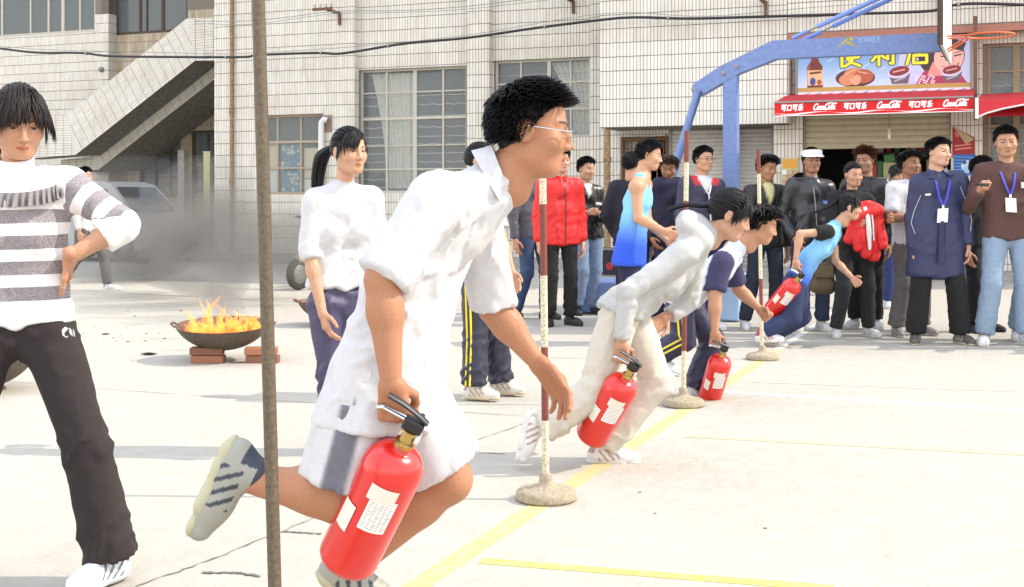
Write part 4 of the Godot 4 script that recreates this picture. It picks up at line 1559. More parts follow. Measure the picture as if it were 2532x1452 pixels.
func curtain(w: Node3D, x0: float, x1: float, y0: float, y1: float, width: float, pinch: float) -> void:
	var g := Geo.new()
	var cols := 60
	var rows := 18
	var ids := []
	for r in rows + 1:
		var row := []
		var f := float(r) / rows
		for c in cols + 1:
			var e := float(c) / cols
			var in0 := lerpf(x0, x0 + (x1 - x0) * pinch, sin(minf(f * 1.15, 1.0) * PI * 0.5))
			var x := lerpf(in0, x1, e) * width
			row.append(g.vert(Vector3(x, lerpf(y1, y0, f), -0.18 + 0.03 * sin(e * 44.0 + f * 1.2) + 0.012 * sin(e * 17.0))))
		ids.append(row)
	for r in rows:
		for c in cols:
			g.tri(ids[r][c], ids[r][c + 1], ids[r + 1][c]); g.tri(ids[r][c + 1], ids[r + 1][c + 1], ids[r + 1][c])
	obj("curtain", g.build(), M.curtain, w)

func make_stair_block(turn: Basis) -> void:
	var b := thing("stair_building", "taller white tiled wing with an outside staircase behind the smoke", "building")
	b.basis = turn
	var v1 := 25.8
	var v2 := 26.1
	var u0 := wx(-420, v1)
	var u1 := wx(268, v1)
	var u2 := wx(590, v2)
	var g := Geo.new()
	var wa := Rect2(wl(-70, 97, v1), Vector2.ZERO).expand(wl(235, -50, v1))
	var wb := Rect2(wl(276, 88, v2), Vector2.ZERO).expand(wl(463, -60, v2))
	var wc := Rect2(wl(346, 488, v2), Vector2.ZERO).expand(wl(446, 322, v2))
	var dr := Rect2(Vector2(wx(474, v2), 0.1), Vector2.ZERO).expand(wl(530, 322, v2))
	wall(g, u0, u1, 0, 11.6, -v1, 0.24, [wa])
	wall(g, u1, u2, 0, 11.6, -v2, 0.24, [wb, wc, dr])
	g.box(Vector3(u1 - 0.12, 5.8, -v1 - 0.15), Vector3(0.24, 11.6, 0.3))
	g.box(Vector3((u0 + u2) / 2, 5.8, -v2 - 5), Vector3(u2 - u0, 11.6, 0.2))
	g.box(Vector3((u0 + u2) / 2, 11.7, -v2 - 2.4), Vector3(u2 - u0, 0.2, 5.4))
	for u in [u0, u2]: g.box(Vector3(u, 5.8, -v2 - 2.6), Vector3(0.2, 11.6, 4.7))
	g.box(Vector3((u0 + u2) / 2, 3.3, -v2 - 2.6), Vector3(u2 - u0 - 0.4, 0.2, 4.6))
	obj("wall", g.build(), M.grout, b)
	var spots := tile_spots(Transform3D(Basis(), Vector3(u0, 0, -v1)), u1 - u0, 6.0, [Rect2(wa.position - Vector2(u0, 0), wa.size)])
	spots.append_array(tile_spots(Transform3D(Basis(Vector3(0, 0, -1), Vector3.UP, Vector3(1, 0, 0)), Vector3(u1, 0, -v1)), 0.3, 6.0, []))
	var s2 := tile_spots(Transform3D(Basis(), Vector3(u1, 0, -v2)), u2 - u1, 6.0, [Rect2(wb.position - Vector2(u1, 0), wb.size), Rect2(wc.position - Vector2(u1, 0), wc.size), Rect2(dr.position - Vector2(u1, 0), dr.size)])
	# rust runs down the tiles under the upper window
	lay_tiles(spots, b, M.tile_many, 8)
	lay_tiles(s2, b, M.tile_stained, 9)
	window(b, wa, -v1 - 0.08, [[0.24, 0.06], [0.475, 0.05], [0.62, 0.06], [0.735, 0.10], [0.87, 0.05]], [], M.cream_frame, 0.07)
	window(b, wb, -v2 - 0.08, [[0.36, 0.06], [0.45, 0.03], [0.66, 0.08]], [], M.dark_frame, 0.07)
	window(b, wc, -v2 - 0.08, [[0.36, 0.04], [0.72, 0.04]], [[0.30, 0.03], [0.66, 0.05]], M.dark_frame, 0.05)
	var d := window(b, dr, -v2 - 0.08, [[0.66, 0.04]], [[0.48, 0.06]], M.dark_frame, 0.06, "door")
	wavy_bars(d, dr.size.x, [1.5, 1.65, 1.8, 1.95, 2.1, 2.25], 0.05, M.dull_metal)
	var dp := Geo.new()
	dp.box(Vector3(dr.size.x / 2, dr.size.y * 0.24, 0), Vector3(dr.size.x - 0.1, dr.size.y * 0.44, 0.03))
	obj("door_panel", dp.build(), M.grey_paint, d)
	var col := Geo.new()
	var c := wl(459, 400, v2)
	col.box(Vector3(c.x, 1.25, -v2 + 0.1), Vector3(0.19, 2.5, 0.2))
	obj("pier", col.build(), M.white_wall, b)
	var lp := Geo.new()
	var lc := wl(252, 172, v1)
	lp.lathe([Vector2(0.001, 0.10), Vector2(0.05, 0.09), Vector2(0.07, 0.05), Vector2(0.07, 0.0), Vector2(0.001, 0.0)].map(func(q): return q), Transform3D(Basis(Vector3.RIGHT, PI / 2), Vector3(lc.x, lc.y, -v1)), 16)
	obj("wall_lamp", lp.build(), M.grey_paint, b)
	var rp := Geo.new()
	var rc := wl(280, 150, v2)
	rp.tube([Vector3(rc.x, 5.9, -v2 + 0.05), Vector3(rc.x, 0.2, -v2 + 0.05)], [0.035], 8)
	obj("rusty_downpipe", rp.build(), M.rust_pipe, b)
	# --- the outside staircase: two parapet bands faced with tiles, soffits between
	var bands := [[23.6, [[40, 292], [168, 283], [462, 46], [560, 42], [560, 149], [483, 150], [187, 383], [40, 394]], [[[40, 394], [187, 383], [168, 283], [40, 292]], [[187, 383], [483, 150], [462, 46], [168, 283]], [[483, 150], [560, 149], [560, 42], [462, 46]]]], [24.5, [[150, 396], [238, 385], [530, 158], [560, 135], [560, 172], [527, 199], [243, 420], [150, 426]], [[[150, 426], [243, 420], [238, 385], [150, 396]], [[243, 420], [527, 199], [530, 158], [238, 385]], [[527, 199], [560, 172], [560, 135], [530, 158]]]]]
	var first := true
	for q in bands:
		var v: float = q[0]
		var poly := PackedVector2Array()
		for p in q[1]: poly.append(wl(p[0], p[1], v))
		var pg := Geo.new()
		pg.prism(poly, 0.14, Transform3D(Basis(), Vector3(0, 0, -v - 0.14)))
		var par := obj("stair_parapet", pg.build(), M.grout, b)
		var edges := Geo.new()
		var bits := []
		for part in q[2]:
			var pp := PackedVector2Array()
			for p in part: pp.append(wl(p[0], p[1], v))
			var dir := (pp[1] - pp[0]).normalized()
			if absf(pp[1].y - pp[0].y) < 0.3: dir = Vector2(1, 0)
			var nrm := Vector2(-dir.y, dir.x)
			var tb := Basis(Vector3(dir.x, dir.y, 0), Vector3(nrm.x, nrm.y, 0), Vector3.BACK)
			var low_x := 1e9
			var low_y := 1e9
			for p in pp:
				low_x = minf(low_x, p.dot(dir)); low_y = minf(low_y, p.dot(nrm))
			var at := dir * low_x + nrm * low_y
			var local := PackedVector2Array()
			for p in pp: local.append(Vector2((p - at).dot(dir), (p - at).dot(nrm)))
			bits.append_array(tile_spots(Transform3D(tb, Vector3(at.x, at.y, -v)), 7.5, 4.5, [], local, Vector2(0.24, 0.06), 0.0, edges))
		lay_tiles(bits, par, M.tile_many, 12)
		var et := obj("edge_tiles", edges.build(), M.tile_many, par)
		et.set_meta("kind", "stuff")
		# the flight's slab behind the band
		var low := []
		if first: low = [[40, 372], [180, 363], [478, 130], [560, 128], [560, 146], [483, 148], [187, 381], [40, 392]]
		else: low = [[150, 405], [238, 400], [530, 172], [560, 150], [560, 170], [527, 197], [243, 418], [150, 424]]
		var sp := PackedVector2Array()
		for p in low: sp.append(wl(p[0], p[1], v))
		var sg := Geo.new()
		sg.prism(sp, 0.72 if first else 1.5, Transform3D(Basis(), Vector3(0, 0, -v - 0.14 - (0.72 if first else 1.5))))
		obj("stair_soffit", sg.build(), M.old_plaster, b)
		first = false
	# yellow board leaning by the door, grey ramp wall
	var yb := thing("leaning_board", "pale yellow board standing by the door under the stairs", "board")
	yb.basis = turn
	var yc := wl(512, 376, 23.3)
	var yg := Geo.new()
	yg.box(Vector3(yc.x, yc.y / 2 + 0.09, -23.3), Vector3(0.17, yc.y - 0.18, 0.04))
	obj("face", yg.build(), M.yellow_board, yb)
	var yf := Geo.new()
	yf.box(Vector3(yc.x, yc.y + 0.005, -23.3), Vector3(0.2, 0.02, 0.06))
	obj("edge", yf.build(), M.pale_board, yb)

func make_shopfront(turn: Basis, shop: Rect2, vs: float, vo: float, yband: float) -> void:
	# sign
	var a := wl(1968, 243, 20.62)
	var c := wl(2405, 72, 20.62)
	var sg := thing("shop_sign", "large blue shop sign with yellow Chinese characters, bottle and smiling woman", "sign")
	sg.basis = turn
	sg.position = turn * Vector3(a.x, a.y, -20.62)
	var w := c.x - a.x
	var h := yband - 0.09 - a.y
	var g := Geo.new()
	g.quad(Vector3(0.03, 0.03, 0.005), Vector3(w - 0.03, 0.03, 0.005), Vector3(w - 0.03, h - 0.03, 0.005), Vector3(0.03, h - 0.03, 0.005))
	obj("printed_face", g.build(), print_mat(shop_sign_picture(), 0.35), sg)
	g = Geo.new()
	for q in [[w / 2, 0.012, w, 0.024], [w / 2, h - 0.012, w, 0.024], [0.012, h / 2, 0.024, h - 0.048], [w - 0.012, h / 2, 0.024, h - 0.048]]: g.box(Vector3(q[0], q[1], -0.02), Vector3(q[2], q[3], 0.09))
	obj("frame", g.build(), M.dull_metal, sg)
	g = Geo.new()
	g.box(Vector3(w / 2, h / 2, -0.05), Vector3(w - 0.05, h - 0.05, 0.08))
	obj("back_box", g.build(), M.dull_metal, sg)
	# red valance over the door
	var va := 19.5
	var l0 := wl(1915, 288, va)
	var l1 := wl(2408, 258, va)
	var aw := thing("awning", "long red shop awning printed with white drink lettering", "awning")
	aw.basis = turn
	aw.position = turn * Vector3(l0.x, l0.y, -va)
	w = l1.x - l0.x
	h = wl(1915, 254, va).y - l0.y
	g = Geo.new()
	var n := 60
	var rows := []
	for r in 3:
		var row := []
		for k in n + 1: row.append(g.vert(Vector3(w * k / n, h * r / 2.0, 0.012 * sin(k * 0.9) * (1 - r / 2.0) + 0.008 * sin(k * 0.37)), Vector2(float(k) / n, 1 - r / 2.0)))
		rows.append(row)
	for r in 2:
		for k in n:
			g.tri(rows[r][k], rows[r + 1][k], rows[r][k + 1]); g.tri(rows[r][k + 1], rows[r + 1][k], rows[r + 1][k + 1])
	obj("valance", g.build(), print_mat(awning_picture(), 0.7), aw)
	g = Geo.new()
	g.quad(Vector3(0, h + 0.002, 0), Vector3(w, h + 0.002, 0), Vector3(w, h + 0.24, -(vs - va) + 0.05), Vector3(0, h + 0.24, -(vs - va) + 0.05))
	g.quad(Vector3(0, h - 0.012, 0), Vector3(0, h + 0.228, -(vs - va) + 0.05), Vector3(w, h + 0.228, -(vs - va) + 0.05), Vector3(w, h - 0.012, 0))
	obj("canopy", g.build(), M.red_cloth, aw)
	g = Geo.new()
	g.tube([Vector3(0, h, 0.01), Vector3(w, h, 0.01)], [0.016], 8)
	for x in [0.02, w - 0.02]: g.tube([Vector3(x, h, 0.0), Vector3(x, h + 0.1, -(vs - va) + 0.04)], [0.014], 8)
	obj("rail", g.build(), M.dull_metal, aw)
	# second awning at the frame's edge
	var a2 := thing("awning", "red awning with curved white trimmed lower edge right of the shop", "awning")
	a2.basis = turn
	var v2 := 19.2
	g = Geo.new()
	var poly := PackedVector2Array()
	var edge := []
	for q in [[2418, 247], [2800, 225], [2800, 240], [2650, 246], [2532, 258], [2480, 268], [2440, 279], [2420, 288]]: poly.append(wl(q[0], q[1], v2))
	g.prism(poly, 0.02, Transform3D(Basis(), Vector3(0, 0, -v2)))
	obj("valance", g.build(), M.red_cloth, a2)
	for q in [[2800, 241], [2650, 247], [2532, 259], [2480, 269], [2440, 280], [2420, 289]]:
		var e := wl(q[0], q[1], v2)
		edge.append(Vector3(e.x, e.y, -v2 + 0.02))
	g = Geo.new()
	g.tube(edge, [0.014], 6)
	var side := wl(2416, 268, v2)
	g.box(Vector3(side.x, side.y, -v2 + 0.02), Vector3(0.05, 0.30, 0.03))
	obj("white_trim", g.build(), M.white_plastic, a2)
	g = Geo.new()
	var e0 := wl(2420, 246, v2)
	var e1 := wl(2800, 225, v2)
	g.quad(Vector3(e0.x, e0.y, -v2), Vector3(e1.x, e1.y, -v2), Vector3(e1.x, e1.y + 0.2, -vs + 0.05), Vector3(e0.x, e0.y + 0.2, -vs + 0.05))
	var lo := wl(2424, 288, v2)
	g.quad(Vector3(lo.x, lo.y, -v2 - 0.04), Vector3(e1.x, lo.y + 0.02, -v2 - 0.6), Vector3(e1.x, e1.y, -v2 - 0.9), Vector3(e0.x, e0.y, -v2 - 0.9))
	obj("canopy", g.build(), M.red_cloth, a2)
	# rusty post beside the sign
	var rp := thing("sign_post", "thin rusty steel post standing at the right edge of the shop sign", "post")
	rp.basis = turn
	var p0 := wl(2412, 40, 20.3)
	g = Geo.new()
	g.box(Vector3(p0.x, (p0.y + 2.45) / 2, -20.3), Vector3(0.05, p0.y - 2.45, 0.05))
	obj("post", g.build(), M.rust, rp)
	g = Geo.new()
	g.box(Vector3(p0.x, p0.y - 0.4, -20.42), Vector3(0.04, 0.04, 0.2))
	obj("wall_tie", g.build(), M.rust, rp)
	# posters on the pier
	for q in [[2355, 2410, 312, 396, "red drink poster with its upper corner folded down", M.poster_red], [2358, 2412, 381, 434, "blue poster with a white ice figure, below the red poster", M.poster_blue]]:
		var t0 := wl(q[0], q[3], 20.8)
		var t1 := wl(q[1], q[2], 20.8)
		var po := thing("poster", q[4], "poster")
		po.basis = turn
		po.position = turn * Vector3(t0.x, t0.y, -vs + (0.022 if q[2] == 312 else 0.026))
		g = Geo.new()
		var ww := t1.x - t0.x
		var hh := t1.y - t0.y
		if q[2] == 312:
			g.face([Vector3(0, 0.04, 0), Vector3(ww, 0, 0.002), Vector3(ww, hh * 0.66, 0.004), Vector3(0, hh, 0)])
			for k in 4: g.uv[k] = Vector2(g.v[k].x / ww, 1 - g.v[k].y / hh)
			obj("sheet", g.build(), q[5], po)
			var fg := Geo.new()
			fg.face([Vector3(ww * 0.05, hh * 0.99, 0.006), Vector3(ww * 0.62, hh * 0.46, 0.05), Vector3(ww * 1.0, hh * 0.62, 0.012)])
			obj("folded_corner", fg.build(), M.tan_board, po)
		else:
			g.quad(Vector3.ZERO, Vector3(ww, 0, 0), Vector3(ww, hh, 0), Vector3(0, hh, 0))
			obj("sheet", g.build(), q[5], po)
	# snack cards hanging at the door pier
	var k0 := wl(1934, 520, 20.4)
	var k1 := wl(1974, 390, 20.4)
	var rk := thing("snack_rack", "hanging card of small snack packets at the left door pier", "display rack")
	rk.basis = turn
	rk.position = turn * Vector3(k0.x, k0.y, -20.4)
	var rw := k1.x - k0.x
	var rh := k1.y - k0.y
	g = Geo.new()
	g.box(Vector3(rw / 2, rh / 2, 0), Vector3(rw, rh, 0.02))
	obj("card", g.build(), M.yellow_board, rk)
	for r in 7:
		for m in 3:
			var pg := Geo.new()
			pg.soft_box(Vector3(rw * (m + 0.5) / 3, rh * (r + 0.5) / 9, 0.022), Vector3(rw / 3.4, rh / 10.5, 0.024), 0.006)
			obj("packet", pg.build(), [M.white_plastic, M.poster_plain, M.tan_board][(r + m * 2) % 3], rk)
	g = Geo.new()
	g.box(Vector3(rw / 2, rh * 0.89, 0.014), Vector3(rw * 0.9, rh * 0.17, 0.012))
	obj("header", g.build(), M.orange_plastic, rk)
	# inside: counter, shelf and goods
	var ct := thing("shop_shelf", "white shop counter and shelf of goods inside the dark doorway", "shelf")
	ct.basis = turn
	var s0 := wl(2120, 440, 22.0)
	var s1 := wl(2330, 440, 22.0)
	g = Geo.new()
	g.box(Vector3((s0.x + s1.x) / 2, s0.y / 2 + 0.04, -22.0), Vector3(s1.x - s0.x, s0.y - 0.08, 0.5))
	obj("counter", g.build(), M.white_wall, ct)
	g = Geo.new()
	g.box(Vector3((s0.x + s1.x) / 2, s0.y + 0.42, -22.4), Vector3(s1.x - s0.x, 0.03, 0.35))
	for x in [s0.x + 0.02, s1.x - 0.02]: g.box(Vector3(x, s0.y + 0.4, -22.4), Vector3(0.03, 0.8, 0.36))
	obj("shelf_board", g.build(), M.dark_frame, ct)
	var rng := RandomNumberGenerator.new()
	rng.seed = 77
	var goods := [M.red_plastic, M.orange_plastic, M.white_plastic, M.poster_plain, M.green_plastic, M.yellow_board, M.red_plastic]
	for k in 18:
		var bw := 0.06 + 0.05 * rng.randf()
		var bh := 0.14 + 0.16 * rng.randf()
		var up := k % 2
		var x := lerpf(s0.x + 0.08, s1.x - 0.1, (k / 2 + 0.5 * rng.randf()) / 9.0)
		var bx := thing("goods_box", "small packet of goods on the counter inside the shop" if not up else "small packet of goods on the upper shelf inside the shop", "packet", Vector3.ZERO, "goods on the shop's shelves")
		bx.basis = turn
		bx.position = turn * Vector3(x, s0.y + (0.435 if up else 0.0), -22.05 if not up else -22.36)
		g = Geo.new()
		g.soft_box(Vector3(0, bh / 2 + 0.001, 0), Vector3(bw, bh, 0.07), 0.006)
		obj("packet", g.build(), goods[rng.randi() % 7], bx)
	for q in [[2192, 392, 0.20, 0.34], [2196, 386, 0.18, 0.22]]:
		pass
	var gb := thing("goods_box", "tall green and yellow carton on the counter inside the shop", "carton")
	gb.basis = turn
	var gp := wl(2200, 440, 21.85)
	gb.position = turn * Vector3(gp.x, gp.y, -21.85)
	g = Geo.new()
	g.soft_box(Vector3(0, 0.13, 0), Vector3(0.20, 0.26, 0.1), 0.008)
	obj("lower_carton", g.build(), M.yellow_board, gb)
	g = Geo.new()
	g.soft_box(Vector3(0, 0.33, 0), Vector3(0.18, 0.13, 0.1), 0.008, Basis(Vector3.BACK, 0.12))
	obj("upper_carton", g.build(), M.green_plastic, gb)
	# bulb in the doorway
	var bu := thing("hanging_bulb", "unlit white spiral bulb hanging in front of the cream shutter", "light bulb")
	var bp := wl(2199, 345, 20.3)
	bu.position = turn * Vector3(bp.x, bp.y, -20.3)
	g = Geo.new()
	g.lathe([Vector2(0.001, 0), Vector2(0.018, 0.004), Vector2(0.024, 0.03), Vector2(0.020, 0.05), Vector2(0.026, 0.07), Vector2(0.022, 0.095), Vector2(0.001, 0.1)], Transform3D.IDENTITY, 14)
	obj("glass", g.build(), M.white_plastic, bu)
	g = Geo.new()
	g.lathe([Vector2(0.001, 0.1), Vector2(0.022, 0.1), Vector2(0.024, 0.13), Vector2(0.016, 0.17), Vector2(0.001, 0.172)], Transform3D.IDENTITY, 14)
	obj("socket", g.build(), M.white_wall, bu)
	g = Geo.new()
	g.tube([Vector3(0, 0.17, 0), Vector3(0, 0.62, 0)], [0.004], 5)
	obj("cord", g.build(), M.black_plastic, bu)

func make_cables(turn: Basis) -> void:
	var lines := [
		["thick black cable sagging along the whole wall below thinner wires", 0.026, [[-60, 112], [0, 120], [90, 130], [200, 131], [275, 139], [450, 141], [600, 141], [640, 136], [780, 131], [835, 133], [900, 124], [1000, 108], [1160, 93], [1320, 70], [1480, 50], [1570, 43], [1700, 46], [1860, 42], [2060, 36], [2290, 28], [2330, 18], [2400, 9], [2532, 12], [2650, 16]], 20.2],
		["thin grey wire running just above the thick black cable", 0.006, [[-60, 108], [100, 122], [400, 130], [600, 132], [880, 115], [1160, 86], [1500, 33], [1750, 40], [2100, 12], [2650, -10]], 20.25],
		["pale twin wire strung between the rusty wall brackets", 0.008, [[480, 52], [600, 52], [700, 44], [830, 28], [1000, 26], [1160, 15], [1290, 0], [1420, -14]], 20.9],
		["lower pale wire strung from the left bracket past the rusty pole", 0.006, [[480, 58], [620, 60], [760, 42], [838, 33], [980, 31], [1160, 22], [1400, -6]], 20.95],
	]
	for q in lines:
		var o := thing("overhead_cable", q[0], "cable")
		var pts := []
		for p in q[2]:
			var w := wl(p[0], p[1], q[3])
			pts.append(turn * Vector3(w.x, w.y, -q[3]))
		var sm := []
		for i in pts.size() - 1:
			for k in 6: sm.append(pts[i].cubic_interpolate(pts[i + 1], pts[maxi(i - 1, 0)], pts[mini(i + 2, pts.size() - 1)], k / 6.0))
		sm.append(pts[-1])
		var g := Geo.new()
		g.tube(sm, [q[1] * 0.9], 7)
		obj("sheath", g.build(), M.black_plastic if q[1] > 0.02 else M.grey_paint, o)
		if q[1] > 0.02:
			for i in range(4, sm.size(), 15):
				var cg := Geo.new()
				cg.tube([sm[i] + U * -0.02, sm[i] + U * 0.02], [0.034], 7)
				obj("clip", cg.build(), M.dull_metal, o)

func strip_on_ground(called: String, pts: Array, w0: float, y: float, m: Material, wobble := 0.0, rng: RandomNumberGenerator = null) -> void:
	var g := Geo.new()
	for i in pts.size() - 1:
		var a: Vector3 = pts[i]
		var b: Vector3 = pts[i + 1]
		var n := 12 if rng else 1
		var d := (b - a).normalized()
		var s := Vector3(d.z, 0, -d.x)
		var last := []
		for k in n + 1:
			var c := a.lerp(b, float(k) / n)
			var w := w0
			if rng:
				c += s * rng.randf_range(-1, 1) * wobble
				w *= rng.randf_range(0.25, 1.3)
			var now := [c - s * w / 2 + Vector3.UP * y, c + s * w / 2 + Vector3.UP * y]
			if last.size():
				g.quad(last[0], now[0], now[1], last[1])
				if not rng:
					# the paint's own thickness closes its edges
					var dn := Vector3.DOWN * (y - 0.0002)
					g.quad(last[0] + dn, now[0] + dn, now[0], last[0])
					g.quad(now[1] + dn, last[1] + dn, last[1], now[1])
			last = now
	struct(called, g.build(), m)

func make_markings() -> void:
	var a := G(1350, 1240)
	var along := (G(1885, 890) - a).normalized()
	strip_on_ground("yellow_court_line", [a - along * 3.6, a + along * 6.0], 0.085, 0.0012, M.yellow_line)
	strip_on_ground("white_court_line", [a + along * 5.5, a + along * 6.1, a + along * 11], 0.06, 0.0024, M.white_line)
	strip_on_ground("yellow_cross_line", [G(1190, 1388), G(2060, 1456)], 0.06, 0.0024, M.bright_yellow_line)
	strip_on_ground("yellow_cross_line", [G(1690, 1079), G(2700, 1134)], 0.055, 0.0024, M.pale_yellow_line)
	strip_on_ground("white_cross_line", [G(1790, 970), G(2700, 1025)], 0.085, 0.0024, M.white_line)
	strip_on_ground("yellow_cross_line", [G(1860, 945), G(2700, 975)], 0.05, 0.0024, M.faint_line)
	var rng := RandomNumberGenerator.new()
	rng.seed = 21
	# joints between the slabs: one runs with the court, others across it
	strip_on_ground("slab_joint", [G(340, 1452), G(560, 1370), G(830, 1262), G(1150, 1100), G(1320, 1040)], 0.007, 0.003, M.joint, 0.008, rng)
	strip_on_ground("slab_joint", [G(500, 1418), G(590, 1418), G(645, 1428)], 0.02, 0.0035, M.joint, 0.004, rng)
	strip_on_ground("slab_joint", [G(700, 1316), G(795, 1322)], 0.014, 0.0035, M.joint, 0.004, rng)
	strip_on_ground("slab_joint", [G(1150, 1118), G(1250, 1124)], 0.012, 0.0035, M.joint, 0.003, rng)
	strip_on_ground("slab_joint", [G(-50, 940), G(500, 980), G(1300, 1030)], 0.006, 0.003, M.joint, 0.006, rng)
	strip_on_ground("slab_joint", [G(230, 722), G(1200, 770)], 0.02, 0.003, M.joint, 0.01, rng)
	# bits of charcoal and ash round the pans
	for k in 28:
		var px := rng.randf_range(190, 620)
		var py := rng.randf_range(760, 860)
		var big := rng.randf() < 0.12
		ash(G(px, py), rng.randf_range(0.007, 0.018) * (1.6 if big else 0.8), rng, k)
	for q in [[368, 878, 0.045], [1582, 1218, 0.006], [1620, 1270, 0.005], [2405, 815, 0.012], [1892, 1307, 0.006]]: ash(G(q[0], q[1]), q[2], rng, 99)

func ash(at: Vector3, r: float, rng: RandomNumberGenerator, k: int) -> void:
	var g := Geo.new()
	var pr := []
	for i in 5: pr.append(Vector2(sin(PI * i / 4.0) * r * rng.randf_range(0.7, 1.2) + 0.0005, r * 0.5 * i / 4.0))
	g.lathe(pr, Transform3D(Basis(Vector3.UP, rng.randf() * TAU).scaled(Vector3(1.4, 1, 0.8)), at), 7)
	var o := obj("charcoal_bit", g.build(), M.charcoal)
	tag(o, "small black charcoal bit lying on the pale concrete court", "debris", "charcoal bits strewn on the court")

# ---------------------------------------------------------------- movable things
func slalom_pole(label: String, foot: Vector3, top: Vector3, painted: bool) -> void:
	var o := thing("slalom_pole", label, "pole", foot, "slalom poles along the yellow line" if painted else "")
	var up := (top - foot)
	var h := up.length()
	var b := frame(up, Vector3.RIGHT)
	var cuts := [0.08, 0.30, 0.55, 0.80, 1.0] if painted else [0.0, 1.0]
	if painted:
		cuts = [0.085, 0.20, 0.385, 0.565, 0.745, 0.885, 1.0]
		var n := 0
		for i in cuts.size() - 1:
			var g := Geo.new()
			g.tube([b * Vector3(0, cuts[i] * h, 0), b * Vector3(0, cuts[i + 1] * h, 0)], [0.0145], 14, i == cuts.size() - 2)
			obj("painted_band", g.build(), M.chipped_white if i % 2 == 0 else M.chipped_red, o)
		var g2 := Geo.new()
		g2.lathe([Vector2(0.001, 0.0), Vector2(0.118, 0.0), Vector2(0.124, 0.012), Vector2(0.120, 0.034), Vector2(0.108, 0.044), Vector2(0.098, 0.041), Vector2(0.090, 0.049), Vector2(0.070, 0.047), Vector2(0.058, 0.056), Vector2(0.036, 0.060), Vector2(0.028, 0.074), Vector2(0.026, 0.104), Vector2(0.0145, 0.108)], Transform3D.IDENTITY, 40)
		obj("concrete_base", g2.build(), M.base_concrete, o)
		g2 = Geo.new()
		g2.tube([b * Vector3(0, 0.10, 0), b * Vector3(0, h * cuts[0] + 0.004, 0)], [0.0143], 14, false)
		obj("sleeve", g2.build(), M.chipped_white, o)
	else:
		var g := Geo.new()
		var pts := []
		for k in 25: pts.append(b * Vector3(0.0, h * k / 24.0, 0.0))
		g.tube(pts, [0.0152], 18)
		obj("rusty_tube", g.build(), M.rust_pole, o)
		var g2 := Geo.new()
		g2.lathe([Vector2(0.001, 0.0), Vector2(0.118, 0.0), Vector2(0.122, 0.03), Vector2(0.05, 0.055), Vector2(0.026, 0.07), Vector2(0.0152, 0.1)], Transform3D.IDENTITY, 32)
		obj("concrete_base", g2.build(), M.base_concrete, o)

func extinguisher(label: String, grip: Vector3, bottom: Vector3, facing: Vector3, size := 1.0, lab := -1.45) -> void:
	var up := (grip - bottom).normalized()
	var z := (facing - up * facing.dot(up)).normalized()
	var b := Basis(up.cross(z), up, z).scaled_local(Vector3.ONE * size)
	var o := thing("fire_extinguisher", label, "extinguisher", grip - b * Vector3(0, 0.478, -0.05), "fire extinguishers carried by the runners")
	o.basis = b
	var r := 0.078
	var g := Geo.new()
	var prof := [Vector2(0.001, 0.010), Vector2(r * 0.80, 0.004), Vector2(r * 0.93, 0.0), Vector2(r * 0.99, 0.010), Vector2(r, 0.022), Vector2(r, 0.305)]
	for k in 9:
		var a := PI / 2 * k / 8.0
		prof.append(Vector2(0.020 + (r - 0.020) * cos(a), 0.305 + 0.066 * sin(a)))
	prof.append(Vector2(0.020, 0.382))
	g.lathe(prof, Transform3D.IDENTITY, 48)
	obj("cylinder", g.build(), M.ext_red, o)
	g = Geo.new()
	g.lathe([Vector2(0.001, 0.3800), Vector2(0.024, 0.3800), Vector2(0.025, 0.3940), Vector2(0.017, 0.3980), Vector2(0.017, 0.4200), Vector2(0.022, 0.4230), Vector2(0.022, 0.4320), Vector2(0.001, 0.4340)], Transform3D.IDENTITY, 20, true)
	obj("brass_neck", g.build(), M.brass, o)
	g = Geo.new()
	g.soft_box(Vector3(0, 0.4460, 0.0), Vector3(0.030, 0.032, 0.052), 0.004)
	obj("valve_head", g.build(), M.black_plastic, o)
	# carrying handle below, lever above, both reach back along -z
	g = Geo.new()
	g.tube([Vector3(0, 0.4490, 0.02), Vector3(0, 0.4550, -0.03), Vector3(0, 0.4590, -0.085), Vector3(0, 0.4530, -0.098)], [0.0115], 8, true, 0.5)
	obj("carrying_handle", g.build(), M.chrome, o)
	g = Geo.new()
	g.tube([Vector3(0, 0.4650, 0.03), Vector3(0, 0.4770, 0.0), Vector3(0, 0.4890, -0.045), Vector3(0, 0.4930, -0.085)], [0.0115], 8, true, 0.45)
	obj("lever", g.build(), M.black_plastic, o)
	g = Geo.new()
	g.lathe([Vector2(0.001, 0.0), Vector2(0.016, 0.0), Vector2(0.017, 0.010), Vector2(0.001, 0.012)], Transform3D(Basis(Vector3.RIGHT, PI / 2), Vector3(0.0, 0.4150, 0.018)), 16, true)
	obj("pressure_gauge", g.build(), M.white_plastic, o)
	g = Geo.new()
	g.tube([Vector3(0.018, 0.4440, 0.01), Vector3(0.05, 0.4480, 0.012), Vector3(0.058, 0.4300, 0.012)], [0.007], 8)
	obj("nozzle", g.build(), M.black_plastic, o)
	var n := 0
	for q in [[0.165, 0.265, -0.35, 0.55, M.label_print], [0.255, 0.300, -0.50, 0.42, M.label_blank], [0.13, 0.21, -1.15, -0.62, M.label_blank]]:
		g = Geo.new()
		var rows := []
		for k in 2:
			var row := []
			for m in 13:
				var a: float = lerpf(q[2], q[3], m / 12.0) + lab
				row.append(g.vert(Vector3(sin(a) * (r + 0.0012 + 0.0006 * n), [q[0], q[1]][k], cos(a) * (r + 0.0012 + 0.0006 * n)), Vector2(m / 12.0, 1 - k)))
			rows.append(row)
		for m in 12:
			g.tri(rows[0][m], rows[1][m], rows[0][m + 1]); g.tri(rows[0][m + 1], rows[1][m], rows[1][m + 1])
		obj("paper_label", g.build(), q[4], o)
		n += 1

